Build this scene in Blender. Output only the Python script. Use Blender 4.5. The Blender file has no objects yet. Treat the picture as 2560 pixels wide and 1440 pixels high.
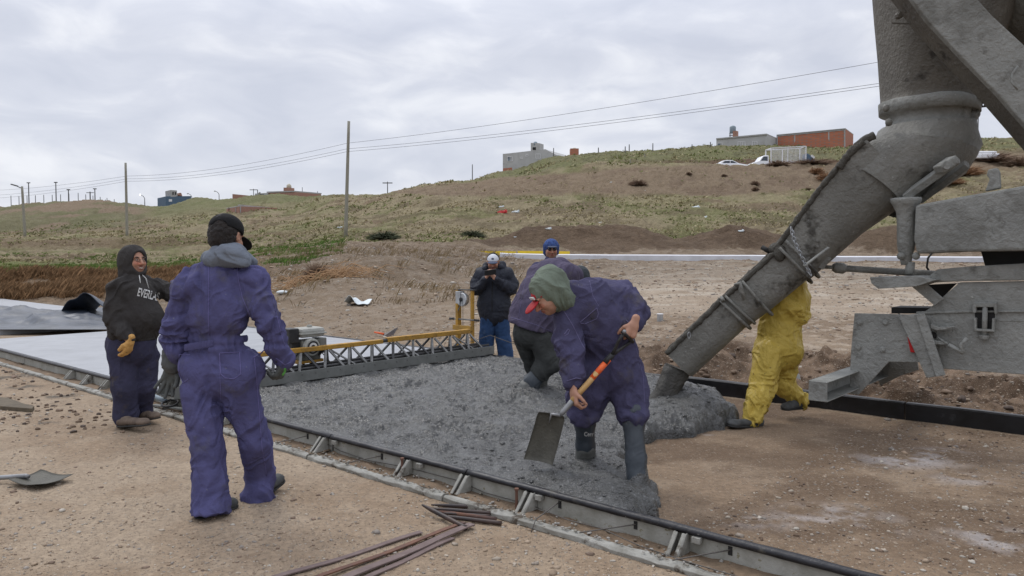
import bpy, math, random
import numpy as np
from mathutils import Vector, Matrix
from mathutils.bvhtree import BVHTree
R_ = math.radians
rnd = random.Random(7)
rng = np.random.default_rng(11)
SC = bpy.context.scene
COL = SC.collection

# ---------------------------------------------------------------- camera, sky, sun
F = 1900.0; CAMZ = 1.55; PITCH = math.atan(80/1900)
cam = bpy.data.objects.new("camera", bpy.data.cameras.new("camera")); COL.objects.link(cam)
cam.location = (0, 0, CAMZ); cam.rotation_euler = (math.pi/2 - PITCH, 0, 0)
cam.data.sensor_width = 36; cam.data.lens = 36*F/2560; cam.data.clip_end = 3000; cam.data.clip_start = .05
SC.camera = cam
SC.view_settings.view_transform = 'Standard'; SC.view_settings.look = 'None'
SC.view_settings.exposure = 0.06; SC.view_settings.gamma = 1; SC.view_settings.use_curve_mapping = False
SUN_EL, SUN_AZ = R_(52), R_(-35)
world = bpy.data.worlds.new("World"); SC.world = world; world.use_nodes = True
nt = world.node_tree; N = nt.nodes; L = nt.links
bg = N["Background"]; bg.inputs["Strength"].default_value = 0.1
sky = N.new("ShaderNodeTexSky"); sky.sky_type = 'NISHITA'; sky.sun_disc = False
sky.sun_elevation = SUN_EL; sky.sun_rotation = SUN_AZ
tc = N.new("ShaderNodeTexCoord"); mp = N.new("ShaderNodeMapping"); mp.inputs["Scale"].default_value = (1, 1, 2.6)
L.new(tc.outputs["Generated"], mp.inputs["Vector"])
n1 = N.new("ShaderNodeTexNoise"); n1.inputs["Scale"].default_value = 3.1; n1.inputs["Detail"].default_value = 8
n1.inputs["Roughness"].default_value = .55; n1.inputs["Distortion"].default_value = .35
L.new(mp.outputs[0], n1.inputs["Vector"])
cr = N.new("ShaderNodeValToRGB"); e = cr.color_ramp.elements
e[0].position = .38; e[0].color = (6.1, 6.4, 7.35, 1)
e[1].position = .62; e[1].color = (8.5, 8.65, 9.2, 1)
m_ = cr.color_ramp.elements.new(.5); m_.color = (6.9, 7.15, 8.0, 1)
n2_ = N.new("ShaderNodeTexNoise"); n2_.inputs["Scale"].default_value = 8.5; n2_.inputs["Detail"].default_value = 6; n2_.inputs["Roughness"].default_value = .5; n2_.inputs["Distortion"].default_value = .5
L.new(mp.outputs[0], n2_.inputs["Vector"]); am = N.new("ShaderNodeMath"); am.operation = 'MULTIPLY_ADD'; am.inputs[1].default_value = .55
L.new(n2_.outputs["Fac"], am.inputs[0]); a2 = N.new("ShaderNodeMath"); a2.operation = 'MULTIPLY'; a2.inputs[1].default_value = .45; L.new(n1.outputs["Fac"], a2.inputs[0]); L.new(a2.outputs[0], am.inputs[2])
L.new(am.outputs[0], cr.inputs["Fac"])
mx = N.new("ShaderNodeMixRGB"); mx.inputs["Fac"].default_value = .93
L.new(sky.outputs[0], mx.inputs[1]); L.new(cr.outputs[0], mx.inputs[2])
sz_ = N.new("ShaderNodeSeparateXYZ"); L.new(tc.outputs["Generated"], sz_.inputs[0])      # an overcast sky is brightest overhead
el = N.new("ShaderNodeMapRange"); el.inputs[1].default_value = .25; el.inputs[2].default_value = .95; el.inputs[3].default_value = 1.0; el.inputs[4].default_value = 2.1
L.new(sz_.outputs[2], el.inputs[0]); ml = N.new("ShaderNodeVectorMath"); ml.operation = 'SCALE'
L.new(mx.outputs[0], ml.inputs[0]); L.new(el.outputs[0], ml.inputs["Scale"]); L.new(ml.outputs[0], bg.inputs["Color"])
sl = bpy.data.lights.new("sun", 'SUN'); sl.energy = 1.15; sl.angle = R_(16); sl.color = (1, .96, .9)
so = bpy.data.objects.new("sun", sl); COL.objects.link(so)
sd = Vector((math.sin(SUN_AZ)*math.cos(SUN_EL), math.cos(SUN_AZ)*math.cos(SUN_EL), math.sin(SUN_EL)))
so.rotation_euler = sd.to_track_quat('Z', 'Y').to_euler(); so.location = (0, 0, 30)

# ---------------------------------------------------------------- geometry of the view
cp, sp_ = math.cos(PITCH), math.sin(PITCH)
def ray(px, py):
    x = (px-1280)/F; y = -(py-720)/F
    return np.array([x, cp + y*sp_, -sp_ + y*cp])
def W(px, py, Y):
    r = ray(px, py); return np.array([0, 0, CAMZ]) + r*(Y/r[1])
def G(px, py, z=0.):
    r = ray(px, py); return np.array([0, 0, CAMZ]) + r*((z-CAMZ)/r[2])
U = np.array([-2173., 1900, 0]); U /= np.linalg.norm(U)     # along the road, away
Nn = np.array([U[1], -U[0], 0.])                            # across the road, away
Z = np.array([0, 0, 1.])
def P(t, s, z=0.): return U*t + Nn*s + Z*z
def PS(px, py, s):                                          # a point seen at px,py on the upright plane s
    r = ray(px, py); return np.array([0, 0, CAMZ]) + r*(s/np.dot(r, Nn))
def ts(p): return float(np.dot(p, U)), float(np.dot(p, Nn))
def A_(*v): return np.array(v, float)
def nz(v):
    v = np.asarray(v, float); return v/(np.linalg.norm(v)+1e-12)

# ---------------------------------------------------------------- numpy noise
def _h(ix, iy, iz, seed):
    n = (ix.astype(np.int64)*374761393 + iy.astype(np.int64)*668265263 + iz.astype(np.int64)*2147483647 + seed*144269504) & 0xffffffff
    n = ((n ^ (n >> 13))*1274126177) & 0xffffffff
    n = ((n ^ (n >> 16))*2246822519) & 0xffffffff
    return ((n ^ (n >> 15)) & 0xffffff).astype(np.float32)/16777215.0
def vn(x, y, z=None, seed=0):
    x = np.asarray(x, float); y = np.asarray(y, float)
    z = np.zeros_like(x) if z is None else np.asarray(z, float)
    xi, yi, zi = np.floor(x), np.floor(y), np.floor(z)
    fx, fy, fz = x-xi, y-yi, z-zi
    fx = fx*fx*(3-2*fx); fy = fy*fy*(3-2*fy); fz = fz*fz*(3-2*fz)
    o = 0
    for a in (0, 1):
        wa = fx if a else 1-fx
        for b in (0, 1):
            wb = fy if b else 1-fy
            for c in (0, 1):
                wc = fz if c else 1-fz
                o = o + wa*wb*wc*_h(xi+a, yi+b, zi+c, seed)
    return o
def fbm(x, y, z=None, oct=4, seed=0, gain=.5):
    o = 0; a = 1; t = 0
    for i in range(oct):
        k = 2.03**i
        o = o + a*vn(x*k+i*17.3, y*k-i*9.1, None if z is None else z*k+i*5.7, seed+i); t += a; a *= gain
    return o/t
def sstep(a, b, x):
    t = np.clip((x-a)/(b-a), 0, 1); return t*t*(3-2*t)

# ---------------------------------------------------------------- objects
ORG = {}
def tag(o, label=None, cat=None, group=None, kind=None):
    if label: o["label"] = label
    if cat: o["category"] = cat
    if group: o["group"] = group
    if kind: o["kind"] = kind
    return o
def thing(name, label, cat, loc, group=None):
    o = bpy.data.objects.new(name, None); COL.objects.link(o); o.empty_display_size = .2
    o.location = Vector([float(c) for c in loc]); ORG[o.name] = np.array(loc, float)
    return tag(o, label, cat, group)
def mk(name, V, Fc, mat, parent=None, smooth=True, bevel=0, col=None, mats=None, midx=None, org=None):
    V = np.asarray(V, float)
    if parent is not None: O = ORG[parent.name]
    elif org is not None: O = np.array(org, float)
    else: O = np.array([V[:, 0].mean(), V[:, 1].mean(), V[:, 2].min()])
    me = bpy.data.meshes.new(name)
    if isinstance(Fc, np.ndarray):
        nv, nf, k = len(V), len(Fc), Fc.shape[1]
        me.vertices.add(nv); me.vertices.foreach_set("co", (V-O).astype(np.float32).ravel())
        me.loops.add(nf*k); me.loops.foreach_set("vertex_index", Fc.astype(np.int32).ravel())
        me.polygons.add(nf); me.polygons.foreach_set("loop_start", np.arange(0, nf*k, k, dtype=np.int32))
        me.update(calc_edges=True); me.validate()
    else:
        me.from_pydata((V-O).tolist(), [], [list(f) for f in Fc]); me.update()
    for m in (mats or [mat]): me.materials.append(m)
    if midx is not None: me.polygons.foreach_set("material_index", np.asarray(midx, dtype=np.int32))
    me.polygons.foreach_set("use_smooth", np.full(len(me.polygons), bool(smooth)))
    if col is not None:
        at = me.color_attributes.new("Col", 'FLOAT_COLOR', 'POINT')
        c4 = np.ones((len(V), 4), np.float32); c4[:, :np.shape(col)[-1]] = col; at.data.foreach_set("color", c4.ravel())
    o = bpy.data.objects.new(name, me); COL.objects.link(o)
    if parent is not None: o.parent = parent
    else: o.location = Vector(O.tolist())
    ORG[o.name] = O
    if bevel:
        b = o.modifiers.new("bevel", 'BEVEL'); b.width = bevel; b.segments = 2; b.limit_method = 'ANGLE'; b.angle_limit = R_(40)
    return o
class MB:
    def __init__(s): s.V = []; s.F = []; s.I = []; s.n = 0; s.m = 0
    def add(s, V, Fc):
        V = np.asarray(V, float); s.V.append(V)
        for f in Fc: s.F.append([i+s.n for i in f]); s.I.append(s.m)
        s.n += len(V); return s
    def box(s, c, ax, h):               # centre, 3 axes, half sizes
        c = np.asarray(c, float); ax = [np.asarray(a, float) for a in ax]
        V = [c + ax[0]*h[0]*i + ax[1]*h[1]*j + ax[2]*h[2]*k for i in (-1, 1) for j in (-1, 1) for k in (-1, 1)]
        return s.add(V, [(0, 1, 3, 2), (4, 6, 7, 5), (0, 4, 5, 1), (2, 3, 7, 6), (0, 2, 6, 4), (1, 5, 7, 3)])
    def rbox(s, t, S_, z):              # box in road coordinates: (t0,t1),(s0,s1),(z0,z1)
        return s.box(P((t[0]+t[1])/2, (S_[0]+S_[1])/2, (z[0]+z[1])/2), (U, Nn, Z), ((t[1]-t[0])/2, (S_[1]-S_[0])/2, (z[1]-z[0])/2))
    def bar(s, a, b, w, h, up=Z):       # rectangular bar between two points
        a = np.asarray(a, float); b = np.asarray(b, float); d = nz(b-a); x = nz(np.cross(d, up)); y = np.cross(x, d)
        return s.box((a+b)/2, (d, x, y), (np.linalg.norm(b-a)/2, w/2, h/2))
    def tube(s, pts, r, n=10, cap=True):
        pts = [np.asarray(p, float) for p in pts]; r = r if hasattr(r, '__len__') else [r]*len(pts)
        V = []; up = None
        for i, p in enumerate(pts):
            d = nz(pts[min(i+1, len(pts)-1)] - pts[max(i-1, 0)])
            if up is None: up = Z if abs(d[2]) < .9 else A_(1, 0, 0)
            x = nz(np.cross(d, up)); y = np.cross(x, d); up = y
            for k in range(n):
                a = 2*math.pi*k/n; V.append(p + r[i]*(math.cos(a)*x + math.sin(a)*y))
        Fc = []
        for i in range(len(pts)-1):
            for k in range(n):
                k2 = (k+1) % n; Fc.append((i*n+k, i*n+k2, (i+1)*n+k2, (i+1)*n+k))
        if cap: Fc.append(tuple(range(n-1, -1, -1))); Fc.append(tuple((len(pts)-1)*n+k for k in range(n)))
        return s.add(V, Fc)
    def prism(s, poly, off):            # polygon (3D points) extruded by vector
        poly = [np.asarray(p, float) for p in poly]; off = np.asarray(off, float); n = len(poly)
        V = poly + [p+off for p in poly]
        Fc = [tuple(range(n-1, -1, -1)), tuple(range(n, 2*n))] + [(i, (i+1) % n, n+(i+1) % n, n+i) for i in range(n)]
        return s.add(V, Fc)
    def ball(s, c, r, ax=None, n=10, m=7):
        ax = ax if ax is not None else (A_(1, 0, 0), A_(0, 1, 0), Z); r = r if hasattr(r, '__len__') else (r, r, r)
        V = [np.asarray(c)+ax[2]*r[2]]
        for i in range(1, m):
            th = math.pi*i/m
            for k in range(n):
                a = 2*math.pi*k/n
                V.append(np.asarray(c)+ax[0]*r[0]*math.sin(th)*math.cos(a)+ax[1]*r[1]*math.sin(th)*math.sin(a)+ax[2]*r[2]*math.cos(th))
        V.append(np.asarray(c)-ax[2]*r[2]); Fc = [(0, 1+k, 1+(k+1) % n) for k in range(n)]
        for i in range(m-2):
            for k in range(n): Fc.append((1+i*n+k, 1+(i+1)*n+k, 1+(i+1)*n+(k+1) % n, 1+i*n+(k+1) % n))
        b = 1+(m-2)*n; Fc += [(b+k, len(V)-1, b+(k+1) % n) for k in range(n)]
        return s.add(V, Fc)
    def build(s, name, mat, parent=None, smooth=False, bevel=0, mats=None, org=None):
        return mk(name, np.concatenate(s.V), s.F, mat, parent, smooth, bevel, mats=mats, midx=s.I if mats else None, org=org)

# ---------------------------------------------------------------- materials
def lin(r, g, b):
    return tuple(((c/255)/12.92 if c <= 10 else ((c/255+.055)/1.055)**2.4) for c in (r, g, b))
def M(name, c1, c2=None, scale=6, rough=.85, bump=.25, bscale=60, bdist=.004, metal=0, spots=(), attr=False, r2=None, stretch=None, spec=.4, thr=(.35, .65), coat=0, bump2=None):
    m = bpy.data.materials.new(name); m.use_nodes = True; nt = m.node_tree; N = nt.nodes; L = nt.links
    b = N["Principled BSDF"]; b.inputs["Roughness"].default_value = rough; b.inputs["Metallic"].default_value = metal
    b.inputs["Specular IOR Level"].default_value = spec
    if coat: b.inputs["Coat Weight"].default_value = coat; b.inputs["Coat Roughness"].default_value = .25
    tc = N.new("ShaderNodeTexCoord"); vec = tc.outputs["Object"]
    if stretch:
        mp = N.new("ShaderNodeMapping"); mp.inputs["Scale"].default_value = stretch; L.new(vec, mp.inputs["Vector"]); vec = mp.outputs[0]
    def noise(sc, det=6, ro=.6):
        n = N.new("ShaderNodeTexNoise"); n.inputs["Scale"].default_value = sc; n.inputs["Detail"].default_value = det
        n.inputs["Roughness"].default_value = ro; L.new(vec, n.inputs["Vector"]); return n
    def mr(src, a, c, lo=0, hi=1):
        r = N.new("ShaderNodeMapRange"); r.inputs[1].default_value = a; r.inputs[2].default_value = c
        r.inputs[3].default_value = lo; r.inputs[4].default_value = hi; L.new(src, r.inputs[0]); return r.outputs[0]
    def mix(f, a, c, mode='MIX'):
        x = N.new("ShaderNodeMixRGB"); x.blend_type = mode
        for i, v in ((0, f), (1, a), (2, c)):
            if isinstance(v, (tuple, float, int)): x.inputs[i].default_value = (v if i == 0 else (*v, 1))
            else: L.new(v, x.inputs[i])
        return x.outputs[0]
    n = noise(scale)
    fac = mr(n.outputs["Fac"], *thr)
    c2 = c2 or tuple(v*.7 for v in c1)
    if attr:
        at = N.new("ShaderNodeAttribute"); at.attribute_name = "Col"
        x = mix(fac, c1, c2); col = mix(1.0, at.outputs["Color"], x, 'MULTIPLY')
    else: col = mix(fac, c1, c2)
    for (sc_c, sc_s, lo, hi) in spots:
        n2 = noise(sc_s, 4, .7); col = mix(mr(n2.outputs["Fac"], lo, hi), col, sc_c)
    L.new(col, b.inputs["Base Color"])
    if r2 is not None: L.new(mr(n.outputs["Fac"], .35, .65, rough, r2), b.inputs["Roughness"])
    if bump:
        nb = noise(bscale, 5, .65); bp = N.new("ShaderNodeBump"); bp.inputs["Strength"].default_value = bump; bp.inputs["Distance"].default_value = bdist
        L.new(nb.outputs["Fac"], bp.inputs["Height"]); L.new(bp.outputs[0], b.inputs["Normal"])
        if bump2:
            n3 = noise(bump2[0], 4, .55); n3.inputs["Distortion"].default_value = bump2[3] if len(bump2) > 3 else .8
            b3 = N.new("ShaderNodeBump"); b3.inputs["Distance"].default_value = bump2[1]; b3.inputs["Strength"].default_value = bump2[2]
            L.new(n3.outputs["Fac"], b3.inputs["Height"]); L.new(b3.outputs[0], bp.inputs["Normal"])
    return m

MT = {}
def groundmat():
    m = bpy.data.materials.new("ground_soil"); m.use_nodes = True; nt = m.node_tree; N = nt.nodes; L = nt.links; b = N["Principled BSDF"]
    b.inputs["Roughness"].default_value = .95; b.inputs["Specular IOR Level"].default_value = .15
    tc = N.new("ShaderNodeTexCoord"); V = tc.outputs["Object"]; at = N.new("ShaderNodeAttribute"); at.attribute_name = "Col"
    def noise(s, d=5, r=.65, ds=0):
        n = N.new("ShaderNodeTexNoise"); n.inputs["Scale"].default_value = s; n.inputs["Detail"].default_value = d; n.inputs["Roughness"].default_value = r; n.inputs["Distortion"].default_value = ds
        L.new(V, n.inputs["Vector"]); return n.outputs["Fac"]
    def mr(src, a, c, lo=0., hi=1.):
        r = N.new("ShaderNodeMapRange"); 
        for i, v in enumerate((a, c, lo, hi)): r.inputs[i+1].default_value = v
        L.new(src, r.inputs[0]); return r.outputs[0]
    def mixc(f, x, y, mode='MIX'):
        q = N.new("ShaderNodeMixRGB"); q.blend_type = mode
        for i, v in ((0, f), (1, x), (2, y)):
            if isinstance(v, (tuple, float, int)): q.inputs[i].default_value = (v if i == 0 else (*v, 1))
            else: L.new(v, q.inputs[i])
        return q.outputs[0]
    def math_(op, x, y):
        q = N.new("ShaderNodeMath"); q.operation = op
        for i, v in ((0, x), (1, y)):
            if isinstance(v, (int, float)): q.inputs[i].default_value = v
            else: L.new(v, q.inputs[i])
        return q.outputs[0]
    col = mixc(mr(noise(26), .3, .7), (1.15, 1.13, 1.1), (.72, .71, .70)); col = mixc(1., at.outputs["Color"], col, 'MULTIPLY')
    col = mixc(mr(noise(5.5, 6, .7), .35, .65, 0, .5), col, mixc(1., col, (.70, .68, .66), 'MULTIPLY'))
    hgt = mr(noise(60, 4), 0, 1, 0, .5)
    near = at.outputs["Alpha"]
    for sc, th_, dens in ((38, .30, .62), (95, .30, .45)):      # embedded stones, pale and dark
        v = N.new("ShaderNodeTexVoronoi"); v.inputs["Scale"].default_value = sc; L.new(V, v.inputs["Vector"])
        sp = N.new("ShaderNodeSeparateColor"); L.new(v.outputs["Color"], sp.inputs[0])
        stone = math_('MULTIPLY', mr(v.outputs["Distance"], th_+.06, th_-.04), mr(sp.outputs[0], dens, dens+.02)); stone = math_('MULTIPLY', stone, near)
        sc_ = mixc(sp.outputs[1], (.17, .125, .09), (.44, .37, .29)); col = mixc(math_('MULTIPLY', stone, .8), col, sc_)
        hgt = math_('ADD', hgt, math_('MULTIPLY', stone, mr(v.outputs["Distance"], 0, th_, 1.1, 0)))
    L.new(col, b.inputs["Base Color"])
    bp = N.new("ShaderNodeBump"); bp.inputs["Strength"].default_value = 1; bp.inputs["Distance"].default_value = .011; L.new(hgt, bp.inputs["Height"])
    b2 = N.new("ShaderNodeBump"); b2.inputs["Distance"].default_value = .55; L.new(noise(2.2, 6, .7, .6), b2.inputs["Height"]); L.new(mr(near, 0, 1, .9, .03), b2.inputs["Strength"]); L.new(b2.outputs[0], bp.inputs["Normal"])
    L.new(bp.outputs[0], b.inputs["Normal"]); return m
MT['ground'] = groundmat()
MT['pebble'] = M('pebble', (1, 1, 1), (.75, .75, .75), scale=30, rough=.8, attr=True, bump=.2)
MT['grassblade'] = M('grass_blade', (1, 1, 1), (.8, .8, .8), scale=3, rough=.8, bump=0, attr=True, spec=.1)
MT['fresh'] = M('fresh_concrete', (.036, .036, .033), (.074, .075, .071), scale=9, rough=.16, r2=.45, bump=1.0, bscale=85, bdist=.012, spec=.8,
                spots=(((.20, .203, .205), 38, .60, .67), ((.03, .03, .028), 13, .60, .70), ((.105, .106, .103), 3.2, .53, .66)), bump2=(22, .03, .9))  # pale spots imitate wet highlights, dark ones the shade of crevices
MT['stream'] = M('falling_concrete', (.040, .037, .031), (.058, .055, .047), scale=14, rough=.45, bump=1.0, bscale=45, bdist=.02)
MT['slab'] = M('set_concrete', (.31, .32, .335), (.25, .26, .275), scale=2.2, rough=.35, r2=.5, bump=.15, bscale=25, bdist=.002, spec=.45, stretch=(1, 1, 1))
MT['whiteslab'] = M('cured_concrete', (.62, .63, .66), (.5, .5, .52), scale=1.5, rough=.7, bump=.1)
MT['cementsteel'] = M('cement_coated_steel', (.265, .268, .248), (.20, .203, .188), scale=3, rough=.7, bump=1, bscale=26, bdist=.016,
                      spots=(((.36, .36, .33), 24, .66, .70), ((.12, .118, .105), 4.0, .60, .70), ((.42, .42, .40), 60, .68, .72), ((.15, .15, .135), 1.4, .50, .62)), bump2=(13, .022, .7))
MT['cementdark'] = M('wet_cement_steel', (.135, .132, .116), (.20, .197, .176), scale=2.4, rough=.55, bump=1, bscale=28, bdist=.016,
                     spots=(((.30, .30, .28), 22, .66, .71), ((.055, .052, .044), 2.6, .57, .66), ((.20, .20, .185), 5, .60, .68)), bump2=(11, .022, .7))
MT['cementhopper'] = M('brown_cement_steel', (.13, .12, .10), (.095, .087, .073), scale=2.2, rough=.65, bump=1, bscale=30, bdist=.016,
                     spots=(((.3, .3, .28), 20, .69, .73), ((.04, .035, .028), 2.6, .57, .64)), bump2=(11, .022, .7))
MT['crust'] = M('cement_crust', (.05, .045, .036), (.09, .085, .072), scale=18, rough=.9, bump=1.0, bscale=40, bdist=.02, spots=(((.2, .2, .19), 40, .62, .7),))
MT['darkgap'] = M('dark_steel_and_shade', (.012, .012, .012), (.02, .019, .018), rough=.8)  # near-black for dark parts, and painted shade in slots, openings and cavities
MT['blackrail'] = M('tarred_rail', (.010, .010, .013), (.02, .02, .024), scale=12, rough=.42, bump=.7, bscale=30, bdist=.006, spots=(((.2, .2, .19), 26, .66, .70), ((.07, .065, .055), 9, .58, .70)))
MT['blackbeam'] = M('oiled_form', (.006, .006, .007), (.012, .012, .014), scale=5, rough=.30, r2=.5, bump=.5, bscale=20, bdist=.005, spots=(((.03, .03, .033), 8, .6, .7),))
MT['formweb'] = M('cement_stained_form', (.24, .235, .20), (.36, .355, .32), scale=7, rough=.8, bump=.8, bscale=40, bdist=.006,
                  spots=(((.15, .13, .06), 14, .62, .70), ((.06, .05, .035), 9, .68, .74)))
MT['formlip'] = M('crusted_form_lip', (.32, .315, .285), (.20, .192, .165), scale=9, rough=.85, bump=.9, bscale=35, bdist=.007, spots=(((.07, .055, .04), 8, .56, .66), ((.38, .37, .34), 30, .66, .72)))
MT['silt'] = M('silt', (.20, .14, .09), (.12, .085, .055), scale=10, rough=.95, bump=.8, bscale=60, bdist=.006)
MT['rust'] = M('rusty_steel', (.16, .075, .045), (.075, .045, .038), scale=9, rough=.8, bump=.5, bscale=90, spots=(((.21, .19, .17), 26, .66, .72),))
MT['rustdark'] = M('weathered_steel_strip', (.12, .085, .078), (.17, .125, .115), scale=12, rough=.8, bump=.6, bscale=70, spots=(((.3, .28, .26), 30, .66, .72),))
MT['rod'] = M('oily_rod', (.014, .013, .016), (.055, .032, .024), scale=7, rough=.5, bump=.3, bscale=60)
MT['wire'] = M('wire', (.10, .09, .08), rough=.6, bump=0)
MT['yellow'] = M('yellow_paint_worn', (.44, .24, .032), (.28, .155, .03), scale=8, rough=.6, bump=.4, bscale=60, spots=(((.10, .065, .03), 34, .60, .66), ((.3, .29, .26), 20, .70, .74)))
MT['yellowflat'] = M('yellow_form_paint', (.80, .58, .03), (.7, .5, .03), rough=.6)
MT['bladesteel'] = M('cement_blade', (.13, .135, .125), (.17, .175, .165), scale=8, rough=.6, bump=.6, bscale=40)
MT['strut'] = M('galvanised_strut', (.22, .22, .215), (.10, .10, .095), scale=10, rough=.6, metal=.2, bump=.4)
MT['strutdark'] = M('dark_strut', (.03, .03, .032), (.05, .05, .05), rough=.6)
MT['tank'] = M('cement_spattered_tank', (.36, .36, .33), (.27, .27, .24), scale=14, rough=.7, bump=.6, bscale=50)
MT['engine'] = M('engine_casting', (.14, .14, .12), (.07, .07, .06), scale=16, rough=.6, bump=.7, bscale=60)
MT['blackplastic'] = M('black_plastic', (.015, .015, .016), (.03, .03, .03), scale=12, rough=.5)
MT['chrome'] = M('zinc', (.5, .52, .53), (.35, .36, .37), rough=.35, metal=.7, bump=.1)
MT['chain'] = M('galvanised_chain', (.34, .35, .36), (.25, .26, .26), rough=.5, metal=.3, bump=.4)
MT['wood'] = M('shovel_wood', (.52, .33, .13), (.42, .25, .10), scale=8, rough=.55, bump=.2, spots=(((.62, .45, .24), 20, .66, .72),))
MT['orange'] = M('orange_paint', (.78, .14, .03), (.7, .10, .02), scale=20, rough=.5, spots=(((.6, .45, .3), 40, .66, .7),))
MT['shovelblade'] = M('muddy_blade', (.052, .049, .038), (.08, .076, .06), scale=10, rough=.6, bump=.9, bscale=60, bdist=.006, spots=(((.16, .15, .13), 24, .66, .7),))
MT['steelgrey'] = M('shovel_socket', (.30, .31, .32), (.2, .2, .2), rough=.45, metal=.5)
MT['oldwood'] = M('weathered_plank', (.13, .105, .07), (.08, .065, .045), scale=12, rough=.9, bump=.8, bscale=30)
MT['pole'] = M('weathered_pole', (.30, .285, .235), (.22, .21, .17), scale=3, rough=.9, bump=.5, stretch=(6, 6, .6))
MT['poledark'] = M('pole_dark', (.12, .12, .12), rough=.8)
MT['tarp'] = M('blue_grey_tarp', (.045, .055, .075), (.03, .037, .05), scale=3, rough=.30, r2=.5, bump=.3, bscale=14, bdist=.01)
MT['whiteplastic'] = M('white_plastic', (.62, .66, .67), (.5, .55, .56), rough=.5, scale=12)
MT['redplastic'] = M('red_plastic', (.55, .03, .03), rough=.5)
MT['brick'] = None
MT['render'] = M('grey_render', (.42, .42, .41), (.36, .36, .35), scale=.6, rough=.9, bump=.1, spots=(((.30, .29, .28), 1.2, .62, .75),))
MT['concbeam'] = M('concrete_beam', (.38, .37, .36), (.3, .3, .29), scale=2, rough=.9)
MT['bluewall'] = M('blue_wall', (.09, .14, .20), (.07, .11, .16), rough=.8)
MT['glass'] = M('window_glass', (.10, .13, .16), (.14, .17, .2), scale=1, rough=.15, bump=0, spec=.6)
MT['whiteframe'] = M('white_frame', (.75, .75, .76), rough=.6, bump=0)
MT['carwhite'] = M('white_car_paint', (.82, .83, .85), (.78, .79, .82), scale=1, rough=.25, bump=0, coat=.6)
MT['carglass'] = M('car_glass', (.03, .045, .06), (.05, .06, .08), rough=.08, bump=0, spec=.7)
MT['tyre'] = M('tyre', (.015, .015, .015), rough=.8)
MT['lightred'] = M('tail_lens', (.45, .01, .015), (.35, .01, .012), rough=.2, bump=0)
MT['tankblue'] = M('water_tank', (.20, .25, .28), (.17, .21, .24), scale=1, rough=.6, bump=0)
MT['tankcream'] = M('cream_water_tank', (.5, .45, .35), rough=.6, bump=0)
def brickmat(name='hollow_brick', a=(.44, .15, .08), b=(.36, .12, .065)):
    m = bpy.data.materials.new(name); m.use_nodes = True; nt = m.node_tree; N = nt.nodes; L = nt.links; bs = N["Principled BSDF"]; bs.inputs["Roughness"].default_value = .9
    tc = N.new("ShaderNodeTexCoord"); sx = N.new("ShaderNodeSeparateXYZ"); L.new(tc.outputs["Object"], sx.inputs[0])
    ad = N.new("ShaderNodeMath"); ad.operation = 'ADD'; L.new(sx.outputs[0], ad.inputs[0]); L.new(sx.outputs[1], ad.inputs[1])
    cx = N.new("ShaderNodeCombineXYZ"); L.new(ad.outputs[0], cx.inputs[0]); L.new(sx.outputs[2], cx.inputs[1])
    br = N.new("ShaderNodeTexBrick"); br.inputs["Scale"].default_value = 1; br.inputs["Brick Width"].default_value = .4; br.inputs["Row Height"].default_value = .26
    br.inputs["Mortar Size"].default_value = .035; br.inputs["Color1"].default_value = (*a, 1); br.inputs["Color2"].default_value = (*b, 1); br.inputs["Mortar"].default_value = (.26, .16, .12, 1)
    L.new(cx.outputs[0], br.inputs["Vector"]); L.new(br.outputs[0], bs.inputs["Base Color"]); return m
MT['brick'] = brickmat()
MT['brickpale'] = brickmat('pale_hollow_brick', (.36, .19, .14), (.31, .16, .12))
# clothing
def cloth(name, c1, c2, dirt=None, lo=.60, hi=.74, rough=.9, sc=5, bump=.6, ds=4.5, w=.028):
    sp = [(dirt, ds, lo, hi)] if dirt else []
    if name in ('blue_coverall_cloth', 'faded_blue_coverall_cloth', 'navy_work_trousers', 'dark_grey_trousers'): sp.append(((.21, .21, .20), 38, .70, .72))
    return M(name, c1, c2, scale=sc, rough=rough, bump=bump, bscale=70, bdist=.006, spots=sp, spec=.15, bump2=(8, w, .55, 1.2))
MT['coverallA'] = cloth('blue_coverall_cloth', (.088, .086, .190), (.070, .068, .150), (.090, .086, .105), .56, .76)
MT['seamA'] = cloth('coverall_seam', (.15, .14, .30), (.12, .11, .24))
MT['coverallG'] = cloth('faded_blue_coverall_cloth', (.068, .064, .122), (.056, .053, .098), (.082, .074, .076), .56, .76)
MT['seamG'] = cloth('faded_coverall_seam', (.14, .13, .24), (.12, .11, .2))
MT['coverallH'] = cloth('yellow_rainsuit', (.52, .385, .085), (.42, .305, .06), (.09, .065, .02), .655, .675, rough=.38, sc=4, bump=.35, ds=34, w=.05)
MT['hoodieB'] = cloth('charcoal_hoodie_cloth', (.048, .045, .043), (.034, .031, .030), (.05, .045, .04), .6, .74)
MT['trouserB'] = cloth('navy_work_trousers', (.048, .047, .085), (.036, .036, .062), (.085, .07, .06), .60, .76)
MT['hoodgrey'] = cloth('grey_hood_cloth', (.17, .19, .225), (.14, .16, .19))
MT['hoodgreen'] = cloth('green_hood_cloth', (.155, .185, .145), (.13, .155, .12))
MT['jacketC'] = cloth('black_padded_jacket', (.024, .027, .036), (.030, .033, .044), rough=.6)
MT['jeansC'] = cloth('blue_jeans', (.035, .072, .160), (.026, .055, .125), (.12, .17, .26), .62, .75)
MT['jacketD'] = cloth('purple_grey_jacket', (.085, .072, .115), (.068, .058, .092), (.10, .09, .09), .58, .74)
MT['trouserD'] = cloth('dark_grey_trousers', (.042, .045, .044), (.055, .058, .056), (.10, .105, .10), .66, .72)
MT['darkhood'] = cloth('dark_grey_hood', (.06, .07, .075), (.045, .052, .058))
MT['plaid'] = cloth('blue_plaid_cap', (.03, .045, .13), (.06, .11, .28), sc=40)
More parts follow.
